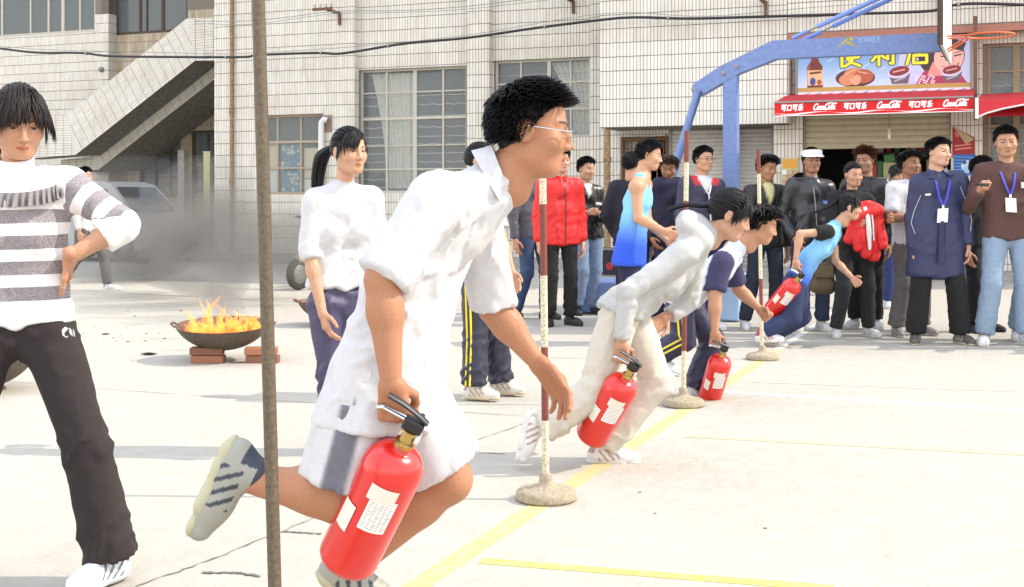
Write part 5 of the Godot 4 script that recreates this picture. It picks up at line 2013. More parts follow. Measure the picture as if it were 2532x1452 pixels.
func flame(parent: Node, at: Vector3, h: float, r: float, rng: RandomNumberGenerator, m: Material) -> void:
	var g := Geo.new()
	var pts := []
	var rad := []
	var ph := rng.randf() * TAU
	var lean := Vector3(rng.randf_range(-0.35, 0.25), 0, rng.randf_range(-0.2, 0.2))
	for k in 9:
		var f := k / 8.0
		pts.append(at + Vector3(sin(f * 7 + ph) * 0.45 * r * f * 2, f * h, cos(f * 6 + ph) * 0.40 * r * f * 2) + lean * h * f * f)
		rad.append(r * (0.55 + 0.75 * sin(minf(f * 2.4, PI * 0.5))) * pow(1.0 - f, 0.9) + 0.002)
	g.tube(pts, rad, 9, true, 0.55, Vector3(cos(ph), 0, sin(ph)))
	obj("flame", g.build(), m, parent)

func fire_pan(label: String, centre: Vector3, r: float, h: float, burning: int, seed_: int) -> Node3D:
	var o := thing("fire_pan", label, "pan", centre)
	var outer := []
	var inner := []
	for k in 13:
		var a := k / 12.0
		outer.append(Vector2(maxf(r * sin(a * 1.18) / sin(1.18), 0.001), -h + h * (1 - cos(a * 1.18)) / (1 - cos(1.18))))
	for k in range(12, -1, -1): inner.append(Vector2(maxf(outer[k].x - 0.010, 0.001), outer[k].y + 0.010 * (1.0 if k < 12 else 0.2)))
	var g := Geo.new()
	g.lathe(outer + [Vector2(r + 0.004, 0.004)] + inner, Transform3D.IDENTITY, 56)
	obj("iron_bowl", g.build(), M.pan_iron, o)
	g = Geo.new()
	g.lathe([Vector2(r * 0.84, -h * 0.36), Vector2(r * 0.5, -h * 0.33), Vector2(0.001, -h * 0.30)], Transform3D.IDENTITY, 40)
	obj("burning_fuel", g.build(), M.embers if burning else M.charcoal, o)
	for s in [-1.0, 1.0]:
		g = Geo.new()
		g.tube([Vector3(s * r, -0.01, -0.05), Vector3(s * (r + 0.035), 0.012, -0.03), Vector3(s * (r + 0.035), 0.012, 0.03), Vector3(s * r, -0.01, 0.05)], [0.008], 7)
		obj("handle", g.build(), M.pan_iron, o)
	if burning:
		var rng := RandomNumberGenerator.new()
		rng.seed = seed_
		for k in burning:
			var a := rng.randf() * TAU
			var q := sqrt(rng.randf()) * r * 0.80
			flame(o, Vector3(cos(a) * q, -h * 0.36, sin(a) * q), rng.randf_range(0.06, 0.14) * (2.3 if k % 9 == 0 else 1.0), rng.randf_range(0.018, 0.050), rng, [M.flame_a, M.flame_b, M.flame_c][k % 3])
		var lamp := OmniLight3D.new()
		lamp.name = "flame_light"
		lamp.light_color = Color(1.0, 0.55, 0.18)
		lamp.light_energy = 0.12
		lamp.light_size = 0.15
		lamp.omni_range = 6
		lamp.omni_attenuation = 2
		lamp.shadow_enabled = true
		lamp.position = Vector3(0, 0.12, 0)
		o.add_child(lamp)
	return o

func brick(label: String, at: Vector3, turn: float, m: Material, seed_: int) -> void:
	var o := thing("brick", label, "brick", at)
	o.rotation.y = turn
	var g := Geo.new()
	g.soft_box(Vector3(0, 0.0275, 0), Vector3(0.24, 0.055, 0.115), 0.004)
	var n := FastNoiseLite.new()
	n.seed = seed_
	n.frequency = 14
	obj("clay_block", g.build(), m, o)
	# chipped corner of mortar clinging to the top
	g = Geo.new()
	g.soft_box(Vector3(0.07, 0.057, -0.02), Vector3(0.08, 0.006, 0.05), 0.002)
	obj("mortar_crust", g.build(), M.old_concrete, o)

func make_hoop() -> void:
	var o := thing("basketball_stand", "blue painted basketball stand with long arm and orange rim", "basketball hoop")
	var turn := Basis(U, Vector3.UP, -V)
	var v := 12.72
	o.basis = turn
	var poly := func(l: Array) -> PackedVector2Array:
		var r := PackedVector2Array()
		for q in l: r.append(wl(q[0], q[1], v))
		return r
	var g := Geo.new()
	g.prism(poly.call([[1712, 222], [1720, 207], [1786, 164], [1912, 102], [2338, 82], [2338, 127], [1922, 147], [1832, 182], [1738, 236], [1722, 240]]), 0.13, Transform3D(Basis(), Vector3(0, 0, -v - 0.065)))
	obj("arm", g.build(), M.blue_paint, o)
	var p := wl(1808, 182, v)
	g = Geo.new()
	g.soft_box(Vector3(p.x, p.y / 2, -v), Vector3(0.15, p.y - 0.04, 0.12), 0.008)
	obj("post", g.build(), M.blue_paint, o)
	for q in [[1793, 182], [1824, 166], [1720, 222]]:
		var c := wl(q[0], q[1], v)
		g = Geo.new()
		g.lathe([Vector2(0.001, 0.0), Vector2(0.020, 0.0), Vector2(0.020, 0.016), Vector2(0.001, 0.02)], Transform3D(Basis(Vector3.RIGHT, PI / 2), Vector3(c.x, c.y, -v + 0.066)), 10, true)
		obj("bolt", g.build(), M.dull_metal, o)
	for q in [[-0.09, 0.0], [0.09, 0.02]]:
		var a := wl(1722 + q[1] * 500, 226, v)
		var c := wl(1560 + q[1] * 900, 730, v)
		g = Geo.new()
		g.tube([Vector3(a.x, a.y, -v + q[0]), Vector3(c.x, c.y, -v + q[0])], [0.042], 4, true, 0.6)
		obj("back_stay", g.build(), M.blue_paint, o)
	for q in [[1962, 96, 2190, -10, 0.05], [1984, 98, 2260, -32, -0.05]]:
		var a := wl(q[0], q[1], v)
		var c := wl(q[2], q[3], v)
		var a3 := Vector3(a.x, a.y, -v + q[4])
		var c3 := Vector3(c.x, c.y, -v + q[4])
		g = Geo.new()
		g.tube([a3, a3.lerp(c3, 0.17)], [0.021], 10)
		g.tube([a3.lerp(c3, 0.27), a3.lerp(c3, 1.9)], [0.024], 10)
		obj("upper_stay", g.build(), M.blue_light, o)
		g = Geo.new()
		g.tube([a3.lerp(c3, 0.15), a3.lerp(c3, 0.29)], [0.010], 8)
		obj("turnbuckle", g.build(), M.dull_metal, o)
	var bu := wx(2340, v)
	var by := wl(2340, 137, v).y
	g = Geo.new()
	g.box(Vector3(bu, by + 0.525, -v), Vector3(0.025, 1.05, 1.7))
	obj("backboard", g.build(), M.white_plastic, o)
	g = Geo.new()
	g.box(Vector3(bu - 0.026, by + 0.53, -v), Vector3(0.025, 1.0, 1.60))
	for s in [-0.86, 0.86]: g.box(Vector3(bu, by + 0.525, -v + s), Vector3(0.03, 1.05, 0.02))
	obj("board_frame", g.build(), M.dark_frame, o)
	var ry := wl(2415, 86, v - 0.1).y
	var ring := []
	for k in 33: ring.append(Vector3(bu + 0.39 + cos(k * TAU / 32) * 0.225, ry, -v + sin(k * TAU / 32) * 0.225))
	g = Geo.new()
	g.tube(ring, [0.0095], 8, false)
	obj("rim", g.build(), M.rim_orange, o)
	g = Geo.new()
	for s in [-0.09, 0.09]:
		g.tube([Vector3(bu + 0.01, ry - 0.13, -v + s), Vector3(bu + 0.2, ry - 0.01, -v + s * 1.3)], [0.008], 6)
		g.tube([Vector3(bu + 0.01, ry, -v + s), Vector3(bu + 0.19, ry, -v + s * 1.3)], [0.008], 6)
	obj("rim_brace", g.build(), M.rim_orange, o)
	# marks on the arm: a small yellow angular emblem with pale lettering
	var c := wl(2095, 104, v - 0.07)
	g = Geo.new()
	for q in [[[-0.10, -0.055], [0.0, 0.045], [0.03, 0.045], [-0.02, -0.01]], [[-0.02, -0.01], [0.02, 0.01], [0.09, -0.055]], [[0.0, 0.045], [0.05, 0.05], [0.06, 0.015], [0.03, 0.01]]]:
		var pts := []
		for e in q: pts.append(Vector3(c.x + e[0], c.y + e[1], -v + 0.0675))
		g.face(pts)
	obj("emblem", g.build(), M.emblem_yellow, o)
	var tm := TextMesh.new()
	tm.text = "JCNKJLY"
	var f := SystemFont.new()
	f.font_names = PackedStringArray(["Droid Sans"])
	f.font_italic = true
	tm.font = f
	tm.font_size = 10
	tm.pixel_size = 0.006
	tm.depth = 0.002
	var tx := obj("lettering", tm, M.blue_pale, o)
	var tp := wl(2152, 101, v)
	tx.position = Vector3(tp.x, tp.y, -v + 0.0675)
	# weighted base
	g = Geo.new()
	var b0 := wx(1430, v + 0.5)
	var b1 := wx(1800, v + 0.2)
	g.soft_box(Vector3((b0 + b1) / 2, 0.18, -v - 0.4), Vector3(b1 - b0, 0.34, 0.7), 0.015)
	obj("base_box", g.build(), M.blue_paint, o)
	var w0 := wx(1793, v)
	g = Geo.new()
	g.soft_box(Vector3(w0 + 0.10, 0.24, -v + 0.02), Vector3(0.20, 0.46, 0.5), 0.015)
	obj("weight_box", g.build(), M.blue_pale, o)

func make_case() -> void:
	var at := G(1490, 760)
	var o := thing("speaker_case", "black equipment case with a red emblem behind the people in dark", "case", Vector3(at.x, 0.36, at.z))
	o.basis = Basis(U, Vector3.UP, -V)
	var g := Geo.new()
	g.soft_box(Vector3(0, 0.16, 0), Vector3(0.5, 0.32, 0.34), 0.012)
	obj("box", g.build(), M.black_plastic, o)
	g = Geo.new()
	for y in [0.01, 0.31]: g.box(Vector3(0, y, 0.172), Vector3(0.5, 0.02, 0.006))
	for x in [-0.245, 0.245]: g.box(Vector3(x, 0.16, 0.172), Vector3(0.012, 0.28, 0.006))
	obj("metal_edge", g.build(), M.dull_metal, o)
	g = Geo.new()
	g.lathe([Vector2(0.001, 0.0), Vector2(0.045, 0.0), Vector2(0.045, 0.006), Vector2(0.001, 0.006)].map(func(q): return q), Transform3D(Basis(Vector3.RIGHT, PI / 2), Vector3(0.14, 0.12, 0.172)), 14, true)
	obj("emblem", g.build(), M.red_plastic, o)
	g = Geo.new()
	g.tube([Vector3(-0.12, 0.21, 0.172), Vector3(-0.10, 0.22, 0.2), Vector3(-0.04, 0.22, 0.2), Vector3(-0.02, 0.21, 0.172)], [0.008], 6)
	obj("handle", g.build(), M.dull_metal, o)

func make_van() -> void:
	var at := P(262, 635, 26.0)
	at.y = 0
	var o := thing("van", "pale small van parked by the stairs, hazy behind the smoke", "van", at)
	o.rotation.y = deg_to_rad(-24)
	# local x: forward (right in the picture), z: towards the camera
	var side := PackedVector2Array([Vector2(-1.75, 0.32), Vector2(-1.78, 0.9), Vector2(-1.70, 1.45), Vector2(-1.55, 1.58), Vector2(0.45, 1.62), Vector2(0.72, 1.56), Vector2(1.30, 0.98), Vector2(1.62, 0.86), Vector2(1.76, 0.70), Vector2(1.78, 0.34), Vector2(1.48, 0.24), Vector2(-1.6, 0.24)])
	var g := Geo.new()
	# the shell narrows towards the roof
	var n := side.size()
	var first := []
	for s in [-1.0, 1.0]:
		var row := []
		for p in side: row.append(Vector3(p.x, p.y, s * (0.76 - 0.12 * clampf((p.y - 0.95) / 0.65, 0, 1))))
		first.append(row)
	for k in n:
		var m := (k + 1) % n
		g.quad(first[0][k], first[0][m], first[1][m], first[1][k])
	var ids := Geometry2D.triangulate_polygon(side)
	for s in 2:
		for k in range(0, ids.size(), 3):
			var t := [first[s][ids[k]], first[s][ids[k + 1]], first[s][ids[k + 2]]]
			var up: Vector3 = (t[1] - t[0]).cross(t[2] - t[0])
			if (up.z > 0) != (s == 1): t.reverse()
			g.face(t)
	obj("body", g.build(), M.van_paint, o)
	var zt := func(y: float) -> float: return 0.765 - 0.12 * clampf((y - 0.95) / 0.65, 0, 1)
	for q in [[-1.5, -0.55], [-0.48, 0.22], [0.28, 0.98]]:
		g = Geo.new()
		var x1: float = q[1]
		var xt := minf(x1, 0.62)
		g.face([Vector3(q[0], 0.98, zt.call(0.98) + 0.004), Vector3(x1, 0.98, zt.call(0.98) + 0.004), Vector3(xt, 1.46, zt.call(1.46) + 0.004), Vector3(q[0], 1.46, zt.call(1.46) + 0.004)])
		obj("side_window", g.build(), M.dark_glass, o)
	g = Geo.new()
	g.face([Vector3(1.29, 1.005, 0.66), Vector3(1.29, 1.005, -0.66), Vector3(0.79, 1.51, -0.58), Vector3(0.79, 1.51, 0.58)])
	obj("windscreen", g.build(), M.dark_glass, o)
	for s in [-1.0, 1.0]:
		g = Geo.new()
		g.soft_box(Vector3(1.73, 0.66, s * 0.52), Vector3(0.08, 0.16, 0.30), 0.02)
		obj("headlight", g.build(), M.lamp_glass, o)
		for x in [-1.15, 1.12]:
			var wg := Geo.new()
			wg.lathe([Vector2(0.17, -0.08), Vector2(0.27, -0.08), Vector2(0.29, -0.05), Vector2(0.29, 0.05), Vector2(0.27, 0.08), Vector2(0.17, 0.08)], Transform3D(Basis(Vector3.RIGHT, PI / 2), Vector3(x, 0.29, s * 0.70)), 24)
			var wh := obj("wheel", wg.build(), M.tyre, o)
			wg = Geo.new()
			wg.lathe([Vector2(0.001, 0.06), Vector2(0.17, 0.05), Vector2(0.17, -0.06), Vector2(0.001, -0.06)], Transform3D(Basis(Vector3.RIGHT, PI / 2), Vector3(x, 0.29, s * 0.72)), 20)
			obj("rim", wg.build(), M.dull_metal, wh)
	g = Geo.new()
	g.soft_box(Vector3(1.77, 0.40, 0), Vector3(0.10, 0.18, 1.48), 0.03)
	obj("bumper", g.build(), M.grey_paint, o)
	g = Geo.new()
	g.box(Vector3(1.835, 0.42, 0), Vector3(0.012, 0.12, 0.40))
	obj("number_plate", g.build(), M.plate_blue, o)
	g = Geo.new()
	g.soft_box(Vector3(0.80, 1.05, 0.86), Vector3(0.06, 0.16, 0.14), 0.02)
	obj("wing_mirror", g.build(), M.black_plastic, o)

func make_scooter() -> void:
	var at := P(812, 640, 17.6)
	at.y = 0
	var o := thing("scooter", "yellow and white motor scooter parked behind the ponytailed girl", "scooter", at)
	o.rotation.y = deg_to_rad(238)
	# local x forward
	var g := Geo.new()
	for x in [-0.55, 0.62]:
		g = Geo.new()
		g.lathe([Vector2(0.14, -0.04), Vector2(0.205, -0.045), Vector2(0.22, 0.0), Vector2(0.205, 0.045), Vector2(0.14, 0.04)], Transform3D(Basis(Vector3.RIGHT, PI / 2), Vector3(x, 0.22, 0)), 20)
		var w := obj("wheel", g.build(), M.tyre, o)
		g = Geo.new()
		g.lathe([Vector2(0.001, 0.03), Vector2(0.14, 0.03), Vector2(0.14, -0.03), Vector2(0.001, -0.03)], Transform3D(Basis(Vector3.RIGHT, PI / 2), Vector3(x, 0.22, 0)), 16)
		obj("rim", g.build(), M.dull_metal, w)
	var b := Blob.new()
	b.add(Vector3(0.50, 0.45, 0), Vector3(0.36, 0.90, 0), 0.10, 0.07, 0.05)
	b.add(Vector3(0.62, 0.42, 0), Vector3(0.50, 0.47, 0), 0.07, 0.08, 0.05)
	b.add(Vector3(0.40, 0.34, 0), Vector3(-0.2, 0.30, 0), 0.07, 0.09, 0.06)
	b.add(Vector3(-0.2, 0.48, 0), Vector3(-0.68, 0.58, 0), 0.13, 0.09, 0.08)
	obj("fairing", b.mesh(0.025).build(), M.scooter_yellow, o)
	b = Blob.new()
	b.add(Vector3(-0.06, 0.68, 0), Vector3(-0.6, 0.72, 0), 0.085, 0.075, 0.05)
	obj("saddle", b.mesh(0.025).build(), M.black_plastic, o)
	b = Blob.new()
	b.add(Vector3(0.42, 0.92, 0), Vector3(0.32, 1.0, 0), 0.07, 0.05, 0.05)
	b.add(Vector3(0.34, 0.98, -0.16), Vector3(0.34, 0.98, 0.16), 0.035, 0.035, 0.04)
	obj("handlebar_cowl", b.mesh(0.018).build(), M.white_plastic, o)
	for s in [-1.0, 1.0]:
		g = Geo.new()
		g.tube([Vector3(0.33, 0.98, s * 0.16), Vector3(0.27, 1.0, s * 0.34)], [0.019], 8)
		obj("grip", g.build(), M.black_plastic, o)
		g = Geo.new()
		g.tube([Vector3(0.34, 1.0, s * 0.17), Vector3(0.34, 0.99, s * 0.34)], [0.007], 6)
		obj("brake_lever", g.build(), M.black_plastic, o)

func make_smoke() -> void:
	var o := Node3D.new()
	o.name = "smoke"
	o.set_meta("kind", "stuff")
	o.set_meta("label", "grey smoke drifting left from the burning pan")
	add_child(o)
	var rng := RandomNumberGenerator.new()
	rng.seed = 4
	# px, py, depth, half width, half height, density
	var list := [
		[545, 650, 12.5, 0.40, 0.22, 0.35], [500, 590, 14.0, 0.75, 0.42, 0.4], [560, 560, 14.5, 0.55, 0.5, 0.45], [430, 600, 15.5, 0.85, 0.38, 0.5],
		[470, 540, 16.5, 0.65, 0.5, 0.38], [380, 640, 16.0, 0.75, 0.28, 0.4], [300, 600, 19.0, 1.1, 0.7, 0.28], [330, 500, 21.0, 1.3, 0.8, 0.2],
		[560, 700, 11.0, 0.22, 0.16, 0.5], [600, 620, 13.0, 0.5, 0.35, 0.4], [680, 600, 15.0, 0.65, 0.4, 0.34], [420, 690, 14.5, 0.8, 0.14, 0.4], [520, 480, 19.0, 0.8, 0.6, 0.25], [720, 660, 14.5, 0.4, 0.3, 0.4], [745, 610, 15.5, 0.5, 0.45, 0.45], [690, 560, 16.0, 0.5, 0.4, 0.3],
	]
	# small torn wisps that rise from the pan and thin out to the left and upwards
	for k in 26:
		var t := (k + rng.randf()) / 26.0
		var side := rng.randf_range(-1, 1)
		list.append([lerpf(560, 430, t) + side * lerpf(30, 190, t), lerpf(765, 500, t) + rng.randf_range(-30, 30), lerpf(9.8, 17.0, t), lerpf(0.07, 0.34, t) * rng.randf_range(0.7, 1.3), lerpf(0.10, 0.26, t) * rng.randf_range(0.6, 1.4), lerpf(1.0, 0.45, t) * rng.randf_range(0.5, 1.2)])
	for q in list:
		var f := FogVolume.new()
		f.name = "smoke_puff"
		f.shape = RenderingServer.FOG_VOLUME_SHAPE_ELLIPSOID
		f.size = Vector3(q[3] * 2, q[4] * 2, q[3] * 1.3)
		f.position = P(q[0], q[1], q[2])
		f.rotation = Vector3(0, rng.randf() * 0.8, rng.randf_range(-0.3, 0.3))
		var m := FogMaterial.new()
		m.density = q[5] * 1.7
		m.albedo = Color(0.63, 0.615, 0.59)
		f.material = m
		o.add_child(f, true)

func make_props() -> void:
	var foot := G(1352, 1236)
	slalom_pole("red and white slalom pole nearest the camera, in front of the white runner", G(1350, 1236), G(1350, 1236) + Vector3(-0.016, 1.60, 0), true)
	slalom_pole("red and white slalom pole between the hooded runner and the polo runner", G(1690, 1004), G(1690, 1004) + Vector3(0.02, 1.62, 0), true)
	slalom_pole("red and white slalom pole farthest away, before the blue vest runner", G(1885, 889), G(1885, 889) + Vector3(-0.03, 1.60, 0), true)
	var nf := P(690, 1853, 2.8)
	nf.y = 0
	slalom_pole("plain rusty brown pole in the left foreground, cut by the top edge", nf, nf + (P(622, 0, 2.8) - P(663, 1452, 2.8)) / (1452.0 / FL * 2.8) * 1.85, false)
	# pans on bricks
	var pd := 9.5
	var pc := P(552, 803, pd)
	var first := fire_pan("burning iron pan with high orange flames standing on red bricks", pc, 0.355, 0.19, 70, 3)
	first.rotation.x = 0.09
	var n := 0
	for q in [[512, 0, "top brick of the left pile under the burning pan", 0.02, M.brick_a, 0.060], [515, 1, "bottom brick of the left pile under the burning pan", -0.03, M.brick_b, 0.0], [646, 0, "top brick of the right pile under the burning pan", 0.1, M.brick_b, 0.060], [650, 1, "bottom brick of the right pile under the burning pan", 0.0, M.brick_a, 0.0]]:
		var at := P(q[0], 893, 9.38)
		at.y = q[5]
		brick(q[2], at, q[3], q[4], n)
		n += 1
	var p2 := P(-55, 938, 8.0)
	p2.y = 0.20
	fire_pan("iron pan at the left edge behind the striped girl's leg", p2, 0.345, 0.19, 0, 5)
	var p3 := P(812, 752, 12.2)
	p3.y = 0.24
	fire_pan("third burning pan half hidden behind the ponytailed girl's arm", p3, 0.30, 0.19, 24, 6)
	for q in [[p2, "hidden brick under the left edge pan", 0.01], [p3, "brick under the pan behind the ponytailed girl", 0.05]]:
		brick(q[1], Vector3(q[0].x, 0, q[0].z), 0.1, M.brick_a, 9)
	make_hoop()
	make_case()
	make_van()
	make_scooter()
	make_smoke()

# ---------------------------------------------------------------- the cast
# joints given where they stand in the photograph at the person's distance d; the third number is metres nearer to the camera
func pose(d: float, h: float, look: float, down: float, q: Dictionary, o := {}) -> Dictionary:
	var j := {"s": h / 1.70, "d": d}
	for k in q: j[k] = P(q[k][0], q[k][1], d - q[k][2])
	var l: Vector3 = (j.sL - j.sR).normalized()
	var axis: Vector3 = ((j.sL + j.sR) - (j.hL + j.hR)).normalized()
	j.f = l.cross(axis).normalized()
	j.hb = head_basis(look, down, o.get("tilt", 0.0))
	if not o.has("pL"): j.pL = -l
	if not o.has("pR"): j.pR = l
	for k in o: j[k] = o[k]
	return j

const WHITE := Color(0.585, 0.58, 0.585)
const NAVY := Color(0.020, 0.022, 0.058)
const BLACK := Color(0.012, 0.012, 0.013)
const JEANS := Color(0.22, 0.30, 0.43)
const FAIR := Color(0.56, 0.33, 0.215)
const TAN := Color(0.37, 0.19, 0.115)
const SHOE_WHITE := [Color(0.62, 0.62, 0.61), Color(0.26, 0.27, 0.30), Color(0.60, 0.58, 0.54)]
const SHOE_RED := [Color(0.62, 0.60, 0.58), Color(0.32, 0.04, 0.06), Color(0.60, 0.58, 0.54)]
const SHOE_BLACK := [Color(0.018, 0.018, 0.018), Color(0.03, 0.03, 0.03), Color(0.014, 0.014, 0.014)]
const SHOE_GREY := [Color(0.22, 0.21, 0.20), Color(0.45, 0.44, 0.42), Color(0.42, 0.39, 0.34)]

func make_people() -> void:
	# --- the girl in the striped sweater
	var j := pose(3.94, 1.60, 32, 0.38, {"head": [47, 300, 0.02], "neck": [36, 436, 0.0], "sL": [178, 462, -0.03], "sR": [-105, 462, 0.03], "eL": [306, 556, 0.0], "wL": [172, 636, 0.07], "eR": [-190, 640, 0.0], "wR": [-150, 800, 0.1],
		"hL": [118, 812, -0.02], "hR": [-28, 812, 0.02], "kL": [213, 1104, 0.02], "kR": [-100, 1100, 0.05], "aL": [272, 1372, 0.0], "aR": [-180, 1372, 0.05]},
		{"tL": Vector3(-0.42, 0, 0.9), "tR": Vector3(-0.3, 0, 0.9), "gL": Vector3(-0.28, -0.50, -0.82), "pL": Vector3(-1.0, 0.0, 0.15)})
	var bj := j
	var sweater := func(p: Vector3, id: int, along: float) -> Vector2:
		var sh: Vector3 = (bj.sL + bj.sR) / 2
		var hip: Vector3 = (bj.hL + bj.hR) / 2
		var t := (sh - p).dot((sh - hip).normalized())
		if id >= 10:
			var k := "L" if id < 12 else "R"
			var e: Vector3 = bj["e" + k] - bj["s" + k]
			var q: Vector3 = bj["w" + k] - bj["e" + k]
			var a: float = e.length() * along if (id - 10) % 2 == 0 else e.length() + q.length() * 0.40 * along
			var u := (a - 0.03) / 0.078
			return Vector2(p.z * 4.0, minf(u, floorf((e.length() - 0.03) / 0.078) + 0.5))
		return Vector2((p - sh).dot(Vector3.RIGHT) * 4.0, clampf((t - 0.0935) / 0.080, -0.5, 3.5))
	var r := person("girl in a white and grey striped sweater with hand on hip at left edge", j, {"female": true, "skin": Color(0.54, 0.30, 0.19), "hair": "bob_tied", "squint": true, "hair_colour": Color(0.016, 0.011, 0.010),
		"handL": "flat", "handR": "relaxed",
		"tail": [P(10, 266, 4.05), P(-6, 300, 4.12), P(-14, 380, 4.14), P(-12, 450, 4.12)],
		"top": {"called": "striped_sweater", "colour": Color.WHITE, "paint": func(_p, _i, _a): return Color.WHITE, "stripes": sweater, "mat": "sweater", "sleeve": 1.40, "hem": -0.015, "loose": 1.06, "folds": 0.006, "cuff": 1.25},
		"low": {"called": "track_trousers", "colour": Color(0.030, 0.021, 0.020), "mat": "cloth", "folds": 0.0075, "loose": 1.08, "flare": 1.30, "len": 1.02}, "shoes": [Color(0.70, 0.71, 0.72), Color(0.14, 0.18, 0.24), Color(0.45, 0.47, 0.50)]})
	collar(r, j, Color(0.66, 0.64, 0.61), 0.062, 0.056, 1.12, 0.0, "ribbed_collar", "collar_stripe")
	ruffle(r, j)
	hip_mark(r, j)
	# --- the ponytailed girl
	j = pose(6.0, 1.58, 42, 0.05, {"head": [864, 374, 0.03], "neck": [846, 462, 0.0], "sL": [920, 492, -0.06], "sR": [776, 500, 0.06], "eL": [938, 610, -0.08], "wL": [925, 720, -0.02], "eR": [764, 622, 0.11], "wR": [796, 768, 0.15],
		"hL": [876, 745, -0.04], "hR": [802, 745, 0.04], "kL": [884, 925, -0.02], "kR": [818, 925, 0.05], "aL": [892, 1078, -0.05], "aR": [824, 1078, 0.03]}, {"tL": Vector3(0.6, 0, 0.8), "tR": Vector3(0.5, 0, 0.85)})
	r = person("ponytailed girl in a plain white top standing with arms hanging", j, {"female": true, "skin": FAIR, "hair": "ponytail", "squint": true,
		"tail_w": 0.042, "tail": [P(822, 362, 6.06), P(797, 385, 6.10), P(786, 430, 6.12), P(783, 480, 6.10)],
		"top": {"called": "white_top", "colour": WHITE, "sleeve": 1.12, "hem": -0.07, "loose": 1.04, "folds": 0.006, "cuff": 1.1},
		"low": {"called": "track_trousers", "colour": Color(0.055, 0.050, 0.105), "mat": "nylon", "folds": 0.007}, "shoes": SHOE_WHITE})
	# --- white runner in front
	j = pose(3.3, 1.84, 88, 0.12, {"head": [1316, 322, 0.0], "neck": [1218, 446, 0.0], "sL": [1170, 505, -0.19], "sR": [1078, 500, 0.17], "eR": [946, 690, 0.24], "wR": [966, 935, 0.26], "eL": [1222, 762, -0.26], "wL": [1322, 888, -0.24],
		"hL": [960, 905, -0.09], "hR": [925, 915, 0.09], "kL": [1108, 1186, -0.10], "aL": [884, 1392, -0.12], "kR": [842, 1232, 0.12], "aR": [618, 1184, 0.12], "sp": [1025, 690, 0.0]},
		{"tR": Vector3(-0.42, -0.9, 0), "uR": Vector3(0.9, -0.42, 0.05).normalized(), "tL": Vector3(0.84, -0.54, 0.0), "uL": Vector3(0.54, 0.84, 0).normalized(), "gR": Vector3(0.1, -1, 0), "gL": Vector3(0.66, -0.75, 0.1), "pL": Vector3(-0.5, -0.5, 0.7)})
	var rj := j
	r = person("tall runner in white shirt and white shorts carrying an extinguisher in front", j, {"skin": Color(0.42, 0.205, 0.115), "hair": "quiff", "handR": "grip", "handL": "relaxed", "bare_legs": true, "head": 0.96,
		"top": {"called": "white_shirt", "colour": WHITE, "sleeve": 0.98, "hem": 0.13, "loose": 1.06, "folds": 0.011, "flare": 1.30, "pull": Vector3(0.4, 0.9, 0).normalized()},
		"low": {"called": "white_shorts", "colour": WHITE, "shorts": true, "len": 0.90, "loose": 1.08, "folds": 0.010, "paint": func(p: Vector3): return WHITE.lerp(Color(0.15, 0.15, 0.18), on_panel(p, rj))}, "shoes": [Color(0.30, 0.30, 0.26), Color(0.035, 0.04, 0.06), Color(0.42, 0.40, 0.26)]})
	collar(r, j, WHITE, 0.030, 0.064, 1.30, 0.25)
	glasses(r, j, M.chrome)
	extinguisher("largest extinguisher in front, held by the runner in white shorts", P(988, 1004, 3.00), P(796, 1400, 3.20), Vector3(1, -0.4, 0.0))
	# --- hooded runner
	j = pose(5.72, 1.62, 84, 0.42, {"head": [1806, 532, 0.0], "neck": [1748, 572, 0.0], "sL": [1716, 622, -0.16], "sR": [1688, 628, 0.16], "eR": [1556, 722, 0.20], "wR": [1536, 845, 0.20], "eL": [1704, 745, -0.22], "wL": [1652, 782, -0.18],
		"hL": [1548, 752, -0.08], "hR": [1536, 756, 0.08], "kL": [1625, 945, -0.08], "aL": [1490, 1102, -0.08], "kR": [1470, 965, 0.09], "aR": [1340, 1060, 0.09], "sp": [1640, 690, 0.0]},
		{"tL": Vector3(1, 0, 0.1), "tR": Vector3(-0.25, -0.95, 0), "uR": Vector3(0.95, -0.25, 0).normalized(), "gR": Vector3(0.05, -1, 0)})
	r = person("girl runner in a pale grey hooded top and cream trousers", j, {"female": true, "skin": Color(0.50, 0.29, 0.19), "hair": "ponytail", "handR": "grip",
		"tail": [P(1748, 512, 5.72), P(1722, 508, 5.72), P(1690, 508, 5.72), P(1650, 520, 5.72)],
		"top": {"called": "grey_hooded_top", "colour": Color(0.46, 0.46, 0.45), "sleeve": 1.95, "hem": 0.04, "loose": 1.0, "folds": 0.009, "flare": 1.20, "pull": Vector3(0.7, 0.7, 0), "extra": [[P(1716, 560, 5.72), P(1700, 545, 5.70), 0.06, 0.05], [P(1740, 600, 5.64), P(1700, 560, 5.6), 0.045, 0.05], [P(1740, 590, 5.8), P(1700, 560, 5.84), 0.045, 0.05]]},
		"low": {"called": "cream_trousers", "colour": Color(0.58, 0.53, 0.45), "folds": 0.010, "loose": 1.10, "flare": 1.25}, "shoes": [Color(0.66, 0.64, 0.62), Color(0.36, 0.24, 0.22), Color(0.62, 0.60, 0.57)]})
	extinguisher("extinguisher with two white labels, held by the grey hooded runner", P(1548, 882, 5.46), P(1430, 1080, 5.72), Vector3(1, -0.4, 0.0))
